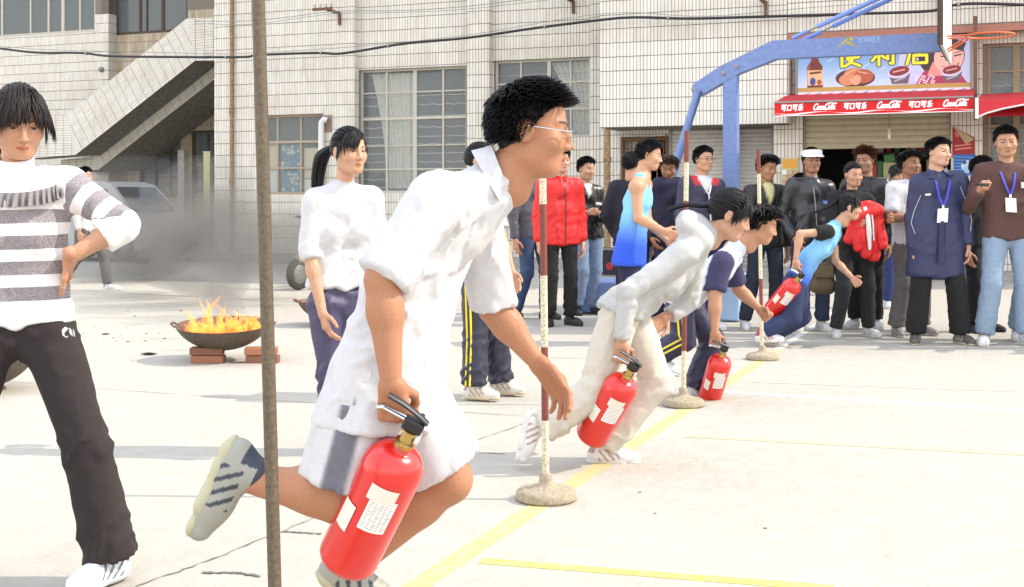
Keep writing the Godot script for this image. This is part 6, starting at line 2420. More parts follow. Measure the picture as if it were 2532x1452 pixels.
	# --- polo runner
	j = pose(7.67, 1.66, 84, 0.35, {"head": [1884, 556, 0.0], "neck": [1826, 604, 0.0], "sL": [1808, 640, -0.15], "sR": [1786, 648, 0.16], "eR": [1768, 732, 0.18], "wR": [1768, 818, 0.2], "eL": [1826, 715, -0.18], "wL": [1876, 762, -0.12],
		"hL": [1690, 732, -0.08], "hR": [1682, 736, 0.08], "kL": [1762, 840, -0.08], "aL": [1716, 962, -0.08], "kR": [1690, 842, 0.09], "aR": [1622, 878, 0.05], "sp": [1745, 690, 0.0]},
		{"tL": Vector3(1, 0, 0.1), "tR": Vector3(0.9, -0.3, 0.1), "uR": Vector3(0.3, 0.9, 0).normalized(), "gR": Vector3(0.02, -1, 0)})
	var pj := j
	r = person("runner in a navy and white polo shirt behind the hooded runner", j, {"skin": Color(0.46, 0.25, 0.15), "hair": "fringe", "handR": "grip", "handL": "fist",
		"top": {"called": "polo_shirt", "colour": NAVY, "paint": func(p: Vector3, id: int, _a: float): return Color(0.045, 0.042, 0.10) if id >= 8 else Color(0.60, 0.64, 0.74), "sleeve": 0.85, "hem": 0.05, "loose": 1.05},
		"low": {"called": "track_trousers", "colour": NAVY, "mat": "nylon", "loose": 1.05, "flare": 1.15, "side_stripe": "stripe_yellow"}, "shoes": SHOE_WHITE})
	extinguisher("extinguisher with black printed label, held by the polo shirt runner", P(1774, 850, 7.42), P(1732, 996, 7.70), Vector3(1, -0.2, 0.0), 0.92)
	# --- blue vest runner
	j = pose(10.5, 1.58, 80, 0.12, {"head": [2102, 512, 0.0], "neck": [2066, 556, 0.0], "sL": [2062, 580, -0.15], "sR": [2044, 574, 0.16], "eR": [1978, 578, 0.20], "wR": [1968, 643, 0.20], "eL": [2066, 645, -0.12], "wL": [2108, 688, 0.10],
		"hL": [1972, 690, -0.08], "hR": [1964, 692, 0.08], "kL": [1984, 785, -0.02], "aL": [1902, 830, -0.02], "kR": [1960, 785, 0.10], "aR": [1888, 822, 0.12], "sp": [2004, 636, 0.0]},
		{"tL": Vector3(0.9, -0.2, 0.1), "tR": Vector3(1, -0.1, 0.1), "uL": Vector3(0.2, 0.9, 0).normalized(), "gR": Vector3(0.0, -1, 0)})
	var vj := j
	r = person("girl runner in a blue sports vest over a black tee", j, {"female": true, "skin": FAIR, "hair": "ponytail", "handR": "grip", "handL": "relaxed",
		"tail": [P(2072, 492, 10.5), P(2050, 510, 10.5), P(2030, 520, 10.5), P(2010, 528, 10.5)],
		"top": {"called": "blue_vest", "colour": WHITE, "paint": func(p: Vector3, id: int, _a: float): return (Color(0.012, 0.012, 0.014) if id > 9 else vest_blue(p, vj)), "sleeve": 0.42, "hem": 0.05, "loose": 1.08},
		"low": {"called": "jeans", "colour": Color(0.028, 0.042, 0.10), "mat": "denim", "loose": 1.12, "flare": 1.2}, "shoes": SHOE_RED})
	extinguisher("farthest extinguisher, held by the blue vest runner at hip height", P(1972, 668, 10.22), P(1896, 762, 10.50), Vector3(1, -0.5, 0.0))
	# --- girl behind the white runner
	j = pose(7.67, 1.56, 70, 0.0, {"head": [1190, 398, 0.0], "neck": [1188, 446, 0.0], "sL": [1212, 474, -0.14], "sR": [1170, 476, 0.14], "eL": [1240, 585, -0.12], "wL": [1266, 672, -0.05], "eR": [1160, 585, 0.18], "wR": [1178, 680, 0.2],
		"hL": [1216, 700, -0.07], "hR": [1176, 702, 0.07], "kL": [1226, 835, -0.07], "aL": [1236, 942, -0.10], "kR": [1176, 838, 0.07], "aR": [1172, 954, 0.09]}, {"tL": Vector3(1, 0, 0.25), "tR": Vector3(1, 0, 0.35)})
	r = person("girl with yellow striped navy trousers hidden behind the white runner", j, {"female": true, "skin": FAIR, "hair": "high_tail",
		"top": {"called": "white_top", "colour": WHITE, "sleeve": 0.8, "hem": 0.03, "loose": 1.05},
		"low": {"called": "track_trousers", "colour": Color(0.024, 0.024, 0.045), "mat": "nylon", "loose": 1.14, "flare": 1.35, "folds": 0.009, "side_stripe": "stripe_yellow", "turn": 0.1}, "shoes": [Color(0.60, 0.57, 0.52), Color(0.30, 0.20, 0.10), Color(0.55, 0.46, 0.30)]})
	# --- tall man in the blue tank top
	j = pose(10.6, 1.78, 80, 0.18, {"head": [1606, 384, 0.0], "neck": [1588, 434, 0.0], "sL": [1594, 458, -0.18], "sR": [1574, 462, 0.19], "eR": [1578, 540, 0.22], "wR": [1640, 570, 0.24], "eL": [1600, 545, -0.2], "wL": [1650, 595, -0.1],
		"hL": [1562, 606, -0.09], "hR": [1552, 608, 0.09], "kL": [1566, 725, -0.09], "kR": [1556, 725, 0.09], "aL": [1562, 830, -0.1], "aR": [1550, 828, 0.1]}, {"tL": Vector3(1, 0, 0.2), "tR": Vector3(1, 0, 0.2)})
	var tj := j
	r = person("tall man in a sleeveless blue tank top facing right", j, {"skin": Color(0.56, 0.33, 0.21), "hair": "short", "bare_shoulders": true,
		"top": {"called": "tank_top", "colour": WHITE, "paint": func(p: Vector3, _i, _a): return vest_blue(p, tj), "sleeve": 0.0, "hem": 0.16, "loose": 1.16, "flare": 1.18, "folds": 0.007},
		"low": {"called": "dark_trousers", "colour": NAVY, "loose": 1.1}, "shoes": SHOE_GREY})
	make_crowd()

func vest_blue(p: Vector3, j: Dictionary) -> Color:
	var hip: Vector3 = (j.hL + j.hR) / 2
	var sh: Vector3 = (j.sL + j.sR) / 2
	var t := clampf((p - hip).dot((sh - hip).normalized()) / (sh - hip).length(), -0.5, 1.1)
	return Color(0.03, 0.10, 0.62).lerp(Color(0.24, 0.56, 0.84), smoothstep(-0.05, 0.62, t))

func ruffle(root: Node3D, j: Dictionary) -> void:
	# gathered frill round the yoke
	var sh: Vector3 = (j.sL + j.sR) / 2
	var g := Geo.new()
	var n := 150
	var rows := []
	for q in 3:
		var row := []
		for k in n + 1:
			var e := float(k) / n
			var a := lerpf(-1.5, 1.75, e)
			var x := sin(a) * 0.150
			var y := -0.030 - cos(a) * 0.020
			y = lerpf(0.062, -0.020, pow(maxf(cos(a * 0.86), 0.0), 0.5))
			var depth := 0.104 - 0.085 * pow(absf(sin(a * 0.8)), 2.0)
			var w := sin(k * 0.95) * 0.007 * q + sin(k * 0.41) * 0.003 * q
			row.append(g.vert(sh - root.position + Vector3(x * (1.0 + 0.05 * q), y - 0.022 * q, depth + w + 0.004 * q)))
		rows.append(row)
	for q in 2:
		for k in n:
			g.tri(rows[q][k], rows[q][k + 1], rows[q + 1][k]); g.tri(rows[q][k + 1], rows[q + 1][k + 1], rows[q + 1][k])
	obj("ruffle", g.build(), M.ruffle, root)

func hip_mark(root: Node3D, j: Dictionary) -> void:
	# small white emblem at the pocket
	var g := Geo.new()
	var at: Vector3 = P(166, 822, 3.94 - 0.112) - root.position
	var s := 3.8 / FL
	for q in [[[-14, -6], [-6, -14], [4, -10], [-2, -4], [-8, 4], [-2, 10], [4, 8], [-2, 14], [-12, 8]], [[6, -12], [12, -4], [14, 10], [8, 6], [4, -2]], [[14, -10], [18, -2], [20, 12], [16, 8]]]:
		var pts := []
		for e in q: pts.append(at + Vector3(e[0] * s, -e[1] * s, 0.0))
		pts.reverse()
		g.face(pts)
	obj("emblem", g.build(), M.white_plastic, root)

# grey panel down the outer side of the near leg of the shorts
func on_panel(p: Vector3, j: Dictionary) -> float:
	var leg: Vector3 = (j.kR - j.hR).normalized()
	var q: Vector3 = p - j.hR
	var t := q.dot(leg)
	var fw := leg.cross(Vector3(0, 0, 1)).normalized()
	if q.z < 0.03: return 0.0
	return (1.0 - smoothstep(0.022, 0.036, absf(q.dot(fw) - 0.016))) * smoothstep(0.06, 0.10, t)

func lanyard(root: Node3D, j: Dictionary, y: float, out: float) -> void:
	for s in [-1.0, 1.0]:
		strip(root, j, [Vector3(s * 0.062, 1.07, 0.03), Vector3(s * 0.058, 0.98, out - 0.03), Vector3(s * 0.03, y + 0.16, out), Vector3(0.002 * s, y + 0.02, out + 0.004)], 0.010, 0.003, M.lanyard_blue, "lanyard")
	var c := badge(root, j, 0.0, y, out + 0.006, 0.018, 0.035, M.chrome, "clip")
	badge(root, j, 0.0, y - 0.14, out + 0.008, 0.088, 0.118, M.card_white)

func make_crowd() -> void:
	var D := {}
	# man in the red jacket
	var j := stand(1384, 12.2, 1.72, 18, [HANG, HANG], {"look": 30, "apart": 0.11})
	var r := person("man in a bright red zipped jacket and black trousers", j, {"skin": Color(0.58, 0.34, 0.25), "top": {"called": "red_jacket", "colour": Color(0.60, 0.012, 0.014), "mat": "nylon", "loose": 1.22, "hem": 0.10, "folds": 0.010},
		"low": {"called": "black_trousers", "colour": BLACK}, "shoes": SHOE_BLACK})
	collar(r, j, Color(0.60, 0.012, 0.014), 0.05, 0.066, 1.3, 0.2)
	strip(r, j, [Vector3(0.01, 0.98, 0.125), Vector3(0.01, 0.6, 0.145), Vector3(0.01, 0.2, 0.142), Vector3(0.01, -0.2, 0.14)], 0.006, 0.003, M.black_plastic, "zip")
	# black leather jacket with pale jeans
	j = stand(1447, 13.4, 1.67, 28, [FRONT, FRONT], {"look": 38, "down": 0.1})
	r = person("young man in black leather jacket and pale blue jeans", j, {"skin": FAIR, "top": {"called": "leather_jacket", "colour": BLACK, "mat": "leather", "loose": 1.12, "folds": 0.012, "hem": 0.05, "vee": [Color(0.62, 0.62, 0.62), 0.13, 0.045]}, "low": {"called": "jeans", "colour": JEANS, "mat": "denim", "loose": 1.05}, "shoes": SHOE_BLACK, "handL": "fist", "handR": "fist"})
	collar(r, j, BLACK, 0.04, 0.062, 1.4, 0.5, "collar", "leather")
	badge(r, j, 0.09, 0.72, 0.130, 0.07, 0.03, M.white_plastic, "chest_patch")
	# dark jeans walker hidden by the white runner
	j = stand(1312, 12.9, 1.70, 40, [HANG, HANG], {"step": 0.12})
	person("person in dark blue jeans mostly hidden behind the white runner", j, {"top": {"called": "dark_jacket", "colour": Color(0.10, 0.10, 0.12)}, "low": {"called": "jeans", "colour": Color(0.05, 0.08, 0.16), "mat": "denim"}, "shoes": SHOE_BLACK})
	# dark suit from behind
	j = stand(1562, 12.6, 1.70, 165, [HANG, POCKET], {"look": 140})
	person("man in a dark suit seen from behind, beside the tank top", j, {"skin": FAIR, "top": {"called": "suit_jacket", "colour": Color(0.022, 0.020, 0.034), "loose": 1.24, "hem": 0.12, "folds": 0.006}, "low": {"called": "dark_trousers", "colour": Color(0.018, 0.018, 0.026)}, "shoes": SHOE_BLACK})
	# hooded scarf man looking down
	j = stand(1652, 12.4, 1.66, 2, [POCKET, POCKET], {"down": 0.45, "look": -8})
	r = person("man with a thick navy hood round his neck looking down", j, {"skin": TAN, "hair": "fringe", "hair_colour": Color(0.03, 0.018, 0.012), "top": {"called": "navy_hooded_top", "colour": Color(0.024, 0.026, 0.052), "loose": 1.18, "folds": 0.010,
		"extra": [[j.neck + Vector3(-0.10, 0.0, 0.05), j.neck + Vector3(0.10, 0.0, 0.05), 0.075, 0.075], [j.neck + Vector3(0.04, -0.10, 0.10), j.neck + Vector3(0.10, -0.02, 0.03), 0.06, 0.06]]}, "low": {"called": "dark_trousers", "colour": NAVY}, "shoes": SHOE_BLACK})
	# glasses and red collar
	j = stand(1738, 11.8, 1.72, 18, [HANG, HANG], {"look": 34})
	var gj := j
	r = person("man with glasses and a navy jacket with red collar", j, {"skin": FAIR, "hair": "crew", "top": {"called": "navy_jacket", "colour": Color(0.030, 0.028, 0.060), "mat": "nylon", "loose": 1.16, "folds": 0.009, "paint": func(p: Vector3, _i, _a): return Color(0.030, 0.028, 0.060).lerp(Color(0.55, 0.015, 0.02), smoothstep(-0.075, -0.045, p.y - gj.neck.y) * (1.0 - smoothstep(0.135, 0.165, p.distance_to(gj.neck)))), "vee": [Color(0.62, 0.62, 0.62), 0.13, 0.075]}, "low": {"called": "dark_trousers", "colour": NAVY}, "shoes": SHOE_WHITE})
	collar(r, j, WHITE, 0.045, 0.064, 1.25, 0.30, "white_hood_edge")
	strip(r, j, [Vector3(-0.045, 1.0, 0.10), Vector3(0.0, 0.80, 0.130), Vector3(0.0, 0.3, 0.135)], 0.008, 0.004, M.white_plastic, "zip")
	strip(r, j, [Vector3(0.045, 1.0, 0.10), Vector3(0.004, 0.82, 0.130)], 0.010, 0.005, M.white_plastic, "placket")
	badge(r, j, 0.10, 0.62, 0.128, 0.04, 0.05, M.blue_light, "chest_patch")
	glasses(r, j, M.black_plastic)
	# black jacket over yellow
	j = stand(1893, 11.9, 1.64, 18, [CROSS, HANG], {"look": 30, "down": 0.28, "footR": 0.22})
	r = person("young man in black jacket open over a yellow tee", j, {"skin": Color(0.44, 0.24, 0.14), "hair": "fringe", "top": {"called": "black_jacket", "colour": Color(0.016, 0.016, 0.019), "mat": "nylon", "loose": 1.14, "folds": 0.011, "vee": [Color(0.60, 0.54, 0.26), 0.20, 0.06]}, "low": {"called": "dark_jeans", "colour": Color(0.022, 0.028, 0.045), "mat": "denim"}, "shoes": SHOE_WHITE})
	collar(r, j, Color(0.10, 0.11, 0.14), 0.05, 0.070, 1.75, 0.7, "grey_lapel")
	# white visor
	j = stand(2006, 11.7, 1.70, 2, [POCKET, POCKET], {"look": 4})
	r = person("man with a white sun visor and dark zipped jacket", j, {"hair": "crew", "skin": Color(0.40, 0.21, 0.13), "top": {"called": "dark_jacket", "colour": Color(0.032, 0.032, 0.036), "mat": "leather", "loose": 1.08, "folds": 0.012}, "low": {"called": "dark_jeans", "colour": Color(0.035, 0.05, 0.09), "mat": "denim"}, "shoes": SHOE_WHITE})
	collar(r, j, Color(0.04, 0.04, 0.044), 0.05, 0.062, 1.2, 0.1, "collar", "leather")
	badge(r, j, 0.11, 0.70, 0.132, 0.07, 0.03, M.blue_light, "chest_patch")
	strip(r, j, [Vector3(0.0, 0.98, 0.105), Vector3(0.0, 0.6, 0.132), Vector3(0.0, 0.1, 0.132)], 0.005, 0.003, M.dull_metal, "zip")
	visor(r, j)
	# child behind the visor man, at the shop
	j = stand(1976, 16.2, 1.56, 15, [HANG, HANG], {})
	person("small faced person by the snack cards behind the visor man", j, {"skin": FAIR, "top": {"called": "dark_jacket", "colour": BLACK}, "low": {"called": "dark_trousers", "colour": NAVY}})
	# brown spiky hair, silver black leather
	j = stand(2140, 11.9, 1.71, -22, [HANG, HANG], {"look": -38, "down": 0.08})
	r = person("man with spiky brown hair and shiny black leather jacket", j, {"skin": Color(0.40, 0.22, 0.14), "hair": "spiky", "hair_colour": Color(0.075, 0.026, 0.014), "top": {"called": "leather_jacket", "colour": Color(0.02, 0.02, 0.022), "mat": "leather", "loose": 1.08, "folds": 0.016, "vee": [Color(0.006, 0.006, 0.006), 0.30, 0.07]}, "low": {"called": "black_jeans", "colour": BLACK, "mat": "denim"}, "shoes": SHOE_WHITE})
	# updo woman with red jacket over her arm
	j = stand(2108, 11.15, 1.55, 8, [FRONT, RAISED], {"look": 14, "down": 0.12, "apart": 0.15})
	r = person("woman with pinned up hair holding a folded red jacket", j, {"female": true, "skin": Color(0.52, 0.30, 0.20), "hair": "updo", "squint": true, "top": {"called": "black_hooded_top", "colour": Color(0.013, 0.013, 0.014), "loose": 1.16, "hem": 0.10}, "low": {"called": "black_jeans", "colour": Color(0.020, 0.020, 0.020), "mat": "denim", "loose": 1.1}, "shoes": [Color(0.55, 0.55, 0.54), Color(0.25, 0.25, 0.26), Color(0.5, 0.5, 0.48)]})
	red_bundle()
	shoulder_bag()
	# face behind, girl with a fringe
	j = stand(2216, 14.2, 1.62, 10, [HANG, HANG], {"down": 0.1})
	person("girl with straight black fringe peeping over the white tee man", j, {"female": true, "skin": FAIR, "hair": "bob_tied", "top": {"called": "dark_jacket", "colour": Color(0.05, 0.05, 0.06)}, "low": {"called": "blue_trousers", "colour": Color(0.03, 0.04, 0.14)}, "shoes": SHOE_WHITE})
	# white tee, arms crossed
	j = stand(2248, 11.3, 1.66, 18, [CROSS, CROSS], {"look": 24, "apart": 0.13})
	r = person("man in a white tee with arms crossed and grey trousers", j, {"skin": TAN, "hair": "fringe", "top": {"called": "white_tee", "colour": Color(0.70, 0.70, 0.72), "sleeve": 0.80, "loose": 1.14, "hem": 0.06, "folds": 0.008}, "low": {"called": "grey_trousers", "colour": Color(0.15, 0.14, 0.135), "loose": 1.12, "flare": 1.25}, "shoes": SHOE_GREY})
	tee_mark(r, j)
	# long navy coat
	j = stand(2320, 10.63, 1.74, -2, [HANG, HANG], {"look": 30, "apart": 0.19, "tilt": -0.05})
	r = person("man in a long navy padded coat with badge and black trousers", j, {"skin": Color(0.60, 0.37, 0.26), "top": {"called": "navy_coat", "colour": Color(0.022, 0.024, 0.075), "mat": "nylon", "loose": 1.24, "skirt": 0.32, "hem": 0.10, "folds": 0.008, "cuff": 1.3}, "low": {"called": "black_trousers", "colour": Color(0.014, 0.012, 0.012), "loose": 1.15, "flare": 1.35}, "shoes": [Color(0.10, 0.085, 0.07), Color(0.42, 0.40, 0.36), Color(0.46, 0.41, 0.33)]})
	collar(r, j, Color(0.022, 0.024, 0.075), 0.055, 0.074, 1.75, 0.45, "coat_collar", "nylon")
	collar(r, j, WHITE, 0.034, 0.060, 1.15, 0.35, "white_collar")
	lanyard(r, j, 0.54, 0.150)
	coat_piping(r, j)
	# dark clothed person between coat and sweater
	j = stand(2424, 11.6, 1.62, 30, [HANG, HANG], {"look": 60})
	person("person in black clothes half hidden between coat and brown sweater", j, {"skin": FAIR, "top": {"called": "black_jacket", "colour": BLACK}, "low": {"called": "black_trousers", "colour": Color(0.012, 0.013, 0.02)}, "shoes": SHOE_BLACK})
	# brown sweater at the right edge
	j = stand(2486, 10.54, 1.83, -6, [[Vector3(0.35, -1, 0.0), Vector3(-0.1, 0.55, 0.95)], RAISED], {"look": -14, "down": 0.10, "apart": 0.17, "tilt": 0.04})
	r = person("tall man in a brown sweater and pale jeans at the right edge", j, {"skin": Color(0.48, 0.27, 0.17), "hair": "crew", "squint": true, "top": {"called": "brown_sweater", "colour": Color(0.105, 0.052, 0.046), "loose": 1.16, "hem": 0.05, "folds": 0.008}, "low": {"called": "jeans", "colour": Color(0.27, 0.36, 0.47), "mat": "denim", "loose": 1.10, "flare": 1.2}, "shoes": SHOE_WHITE, "handR": "fist", "handL": "fist"})
	collar(r, j, Color(0.105, 0.052, 0.046), 0.018, 0.064, 1.2)
	lanyard(r, j, 0.60, 0.132)
	badge(r, j, 0.12, 0.80, 0.124, 0.05, 0.05, M.white_plastic, "chest_patch")
	phone_and_papers(j)
	# spectators who go on beyond the right edge; their shadows fall into the picture
	spectator(r, Vector3(0.42, 0, -0.35), "spectator in brown just past the right edge, one shoe showing")
	spectator(r, Vector3(1.0, 0, 0.3), "spectator in brown farther outside the right edge")
	spectator(r, Vector3(1.7, 0, -0.2), "spectator in brown farthest outside the right edge")
	# the walker in the smoke
	j = stand(206, 16.9, 1.66, 88, [HANG, HANG], {"step": 0.30})
	person("person in white shirt and grey trousers walking in the smoke", j, {"skin": FAIR, "top": {"called": "white_shirt", "colour": Color(0.62, 0.61, 0.6), "sleeve": 1.9}, "low": {"called": "grey_trousers", "colour": Color(0.13, 0.125, 0.12), "loose": 1.05}, "shoes": SHOE_WHITE})

func visor(root: Node3D, j: Dictionary) -> void:
	var hd: Transform3D = Transform3D(j.hb.scaled(Vector3.ONE * j.s), j.head - root.position)
	var g := Geo.new()
	var rows := []
	for q in 2:
		var row := []
		for k in 33:
			var a := k / 32.0 * TAU
			row.append(g.vert(hd * Vector3(sin(a) * 0.098, 0.052 + q * 0.042 + 0.010 * cos(a), -0.012 + cos(a) * (0.121 - q * 0.004))))
		rows.append(row)
	for k in 32:
		g.tri(rows[0][k], rows[1][k + 1], rows[1][k]); g.tri(rows[0][k], rows[0][k + 1], rows[1][k + 1])
	var v := obj("sun_visor", g.build(), M.white_plastic, root)
	g = Geo.new()
	rows = []
	for q in 5:
		var row := []
		for k in 21:
			var a := lerpf(-1.25, 1.25, k / 20.0)
			var f := q / 4.0
			row.append(g.vert(hd * Vector3(sin(a) * (0.098 + 0.012 * f), 0.060 - 0.026 * f * cos(a) - 0.012 * absf(sin(a)) * f, -0.012 + cos(a) * (0.122 + 0.058 * f))))
		rows.append(row)
	for q in 4:
		for k in 20:
			g.tri(rows[q][k], rows[q][k + 1], rows[q + 1][k]); g.tri(rows[q][k + 1], rows[q + 1][k + 1], rows[q + 1][k])
	obj("brim", g.build(), M.white_plastic, v)

func red_bundle() -> void:
	var o := thing("folded_jacket", "bright red jacket with white stripes folded over the woman's arm", "jacket", P(2142, 560, 10.9))
	var b := Blob.new()
	var thin := Vector3(0, 0, 1) * sqrt(0.3)
	for q in [[-0.125, 0.06, -0.15, -0.12, 0.040], [-0.065, 0.13, -0.075, -0.17, 0.046], [0.0, 0.17, 0.005, -0.23, 0.048], [0.065, 0.16, 0.075, -0.26, 0.048], [0.125, 0.10, 0.135, -0.16, 0.042]]:
		b.add(Vector3(q[0] * 0.8, q[1], -0.02), Vector3(q[2], q[3], 0.03 * sin(q[0] * 60.0)), q[4] * 1.15, q[4], 0.022, thin)
	b.add(Vector3(-0.10, 0.08, 0.0), Vector3(0.10, 0.14, 0.0), 0.05, 0.05, 0.03)
	var g := b.mesh(0.014)
	for i in g.c.size(): g.c[i] = Color(0.62, 0.014, 0.014)
	crease(g, 0.014, 3.0, Vector3(0.15, 0.98, 0.1).normalized(), 1.6)
	obj("cloth", g.build(), M.nylon, o)
	g = Geo.new()
	g.tube([Vector3(-0.02, 0.17, 0.03), Vector3(0.0, 0.08, 0.056), Vector3(0.01, -0.06, 0.060), Vector3(0.015, -0.20, 0.055)], [0.016, 0.020, 0.024, 0.012], 8, true, 0.3, Vector3.RIGHT)
	g.tube([Vector3(0.035, 0.12, 0.050), Vector3(0.045, 0.0, 0.058), Vector3(0.05, -0.12, 0.058)], [0.007], 6, true, 0.4, Vector3.RIGHT)
	obj("white_stripe", g.build(), M.white_plastic, o)

func shoulder_bag() -> void:
	var o := thing("shoulder_bag", "brown canvas shoulder bag hanging beside the red jacket woman", "bag", P(2034, 690, 11.2))
	var b := Blob.new()
	b.add(Vector3(-0.05, 0.08, 0), Vector3(0.05, 0.08, 0), 0.07, 0.07, 0.05)
	b.add(Vector3(-0.04, -0.06, 0), Vector3(0.05, -0.06, 0), 0.075, 0.075, 0.05)
	var g := b.mesh(0.014)
	for i in g.c.size(): g.c[i] = Color(0.105, 0.075, 0.045)
	crease(g, 0.008, 6.0)
	obj("pouch", g.build(), M.cloth, o)
	g = Geo.new()
	g.soft_box(Vector3(0, 0.07, 0.072), Vector3(0.17, 0.11, 0.02), 0.008)
	obj("flap", g.build(), M.bag_brown, o)
	g = Geo.new()
	g.tube([Vector3(0.03, 0.12, 0.03), Vector3(0.10, 0.36, 0.10), Vector3(0.20, 0.66, 0.10)], [0.014], 6, true, 0.3)
	obj("strap", g.build(), M.bag_brown, o)

func tee_mark(root: Node3D, j: Dictionary) -> void:
	var hip: Vector3 = (j.hL + j.hR) / 2
	var sh: Vector3 = (j.sL + j.sR) / 2
	var l: Vector3 = (j.sL - j.sR).normalized()
	var up := (sh - hip).normalized()
	var tm := TextMesh.new()
	tm.text = "TB"
	var f := SystemFont.new()
	f.font_names = PackedStringArray(["Droid Sans"])
	tm.font = f
	tm.font_size = 16
	tm.pixel_size = 0.005
	tm.depth = 0.003
	var o := obj("tee_print", tm, M.grey_cloth, root)
	o.transform = Transform3D(Basis(l, up, l.cross(up)), hip.lerp(sh, 0.68) + l.cross(up) * 0.142 - root.position)

func coat_piping(root: Node3D, j: Dictionary) -> void:
	for k in ["L", "R"]:
		var out: Vector3 = (j["s" + k] - (j.sL + j.sR) / 2 as Vector3).normalized()
		var g := Geo.new()
		var at := root.position
		g.tube([j["s" + k] + Vector3(0, -0.06, 0.072) - at - out * 0.02, j["e" + k] + Vector3(0, 0.05, 0.072) - at + out * 0.01, j["e" + k] + Vector3(0, -0.04, 0.070) - at + out * 0.03, j["w" + k] + Vector3(0, 0.12, 0.066) - at + out * 0.0], [0.0035], 5)
		obj("reflective_piping", g.build(), M.pale_piping, root)
	badge(root, j, -0.13, 0.78, 0.150, 0.045, 0.016, M.white_plastic, "chest_mark")
	strip(root, j, [Vector3(0.0, 0.5, 0.148), Vector3(0.0, 0.0, 0.165), Vector3(0.0, -0.42, 0.17)], 0.028, 0.006, M.navy_cloth, "front_flap")

func phone_and_papers(j: Dictionary) -> void:
	var at: Vector3 = j.wR + (j.wR - j.eR).normalized() * 0.10
	var o := thing("mobile_phone", "small black phone held up by the brown sweater man", "phone", at)
	var g := Geo.new()
	g.soft_box(Vector3.ZERO, Vector3(0.09, 0.022, 0.045), 0.006, Basis(Vector3.BACK, -0.1))
	obj("shell", g.build(), M.black_plastic, o)
	g = Geo.new()
	g.box(Vector3(0, 0.012, 0.0), Vector3(0.05, 0.002, 0.03))
	obj("screen", g.build(), M.dark_glass, o)
	at = j.wL + (j.wL - j.eL).normalized() * 0.09
	var p := thing("papers", "white sheets held by the brown sweater man at the right edge", "papers", at)
	for k in 3:
		g = Geo.new()
		var rows := []
		for r in 6:
			var row := []
			for c in 8: row.append(g.vert(Vector3(-0.04 + c * 0.032, 0.02 + r * 0.03 + 0.02 * sin(c * 0.5 + k), 0.02 + k * 0.004 - 0.03 * r * 0.35 + 0.015 * sin(c * 0.8))))
			rows.append(row)
		for r in 5:
			for c in 7:
				g.tri(rows[r][c], rows[r + 1][c], rows[r][c + 1]); g.tri(rows[r][c + 1], rows[r + 1][c], rows[r + 1][c + 1])
		obj("sheet", g.build(), M.card_white, p)

func spectator(like: Node3D, move: Vector3, label: String) -> void:
	var o: Node3D = like.duplicate()
	o.name = numbered("person")
	add_child(o)
	o.position = like.position + move
	tag(o, label, "person")

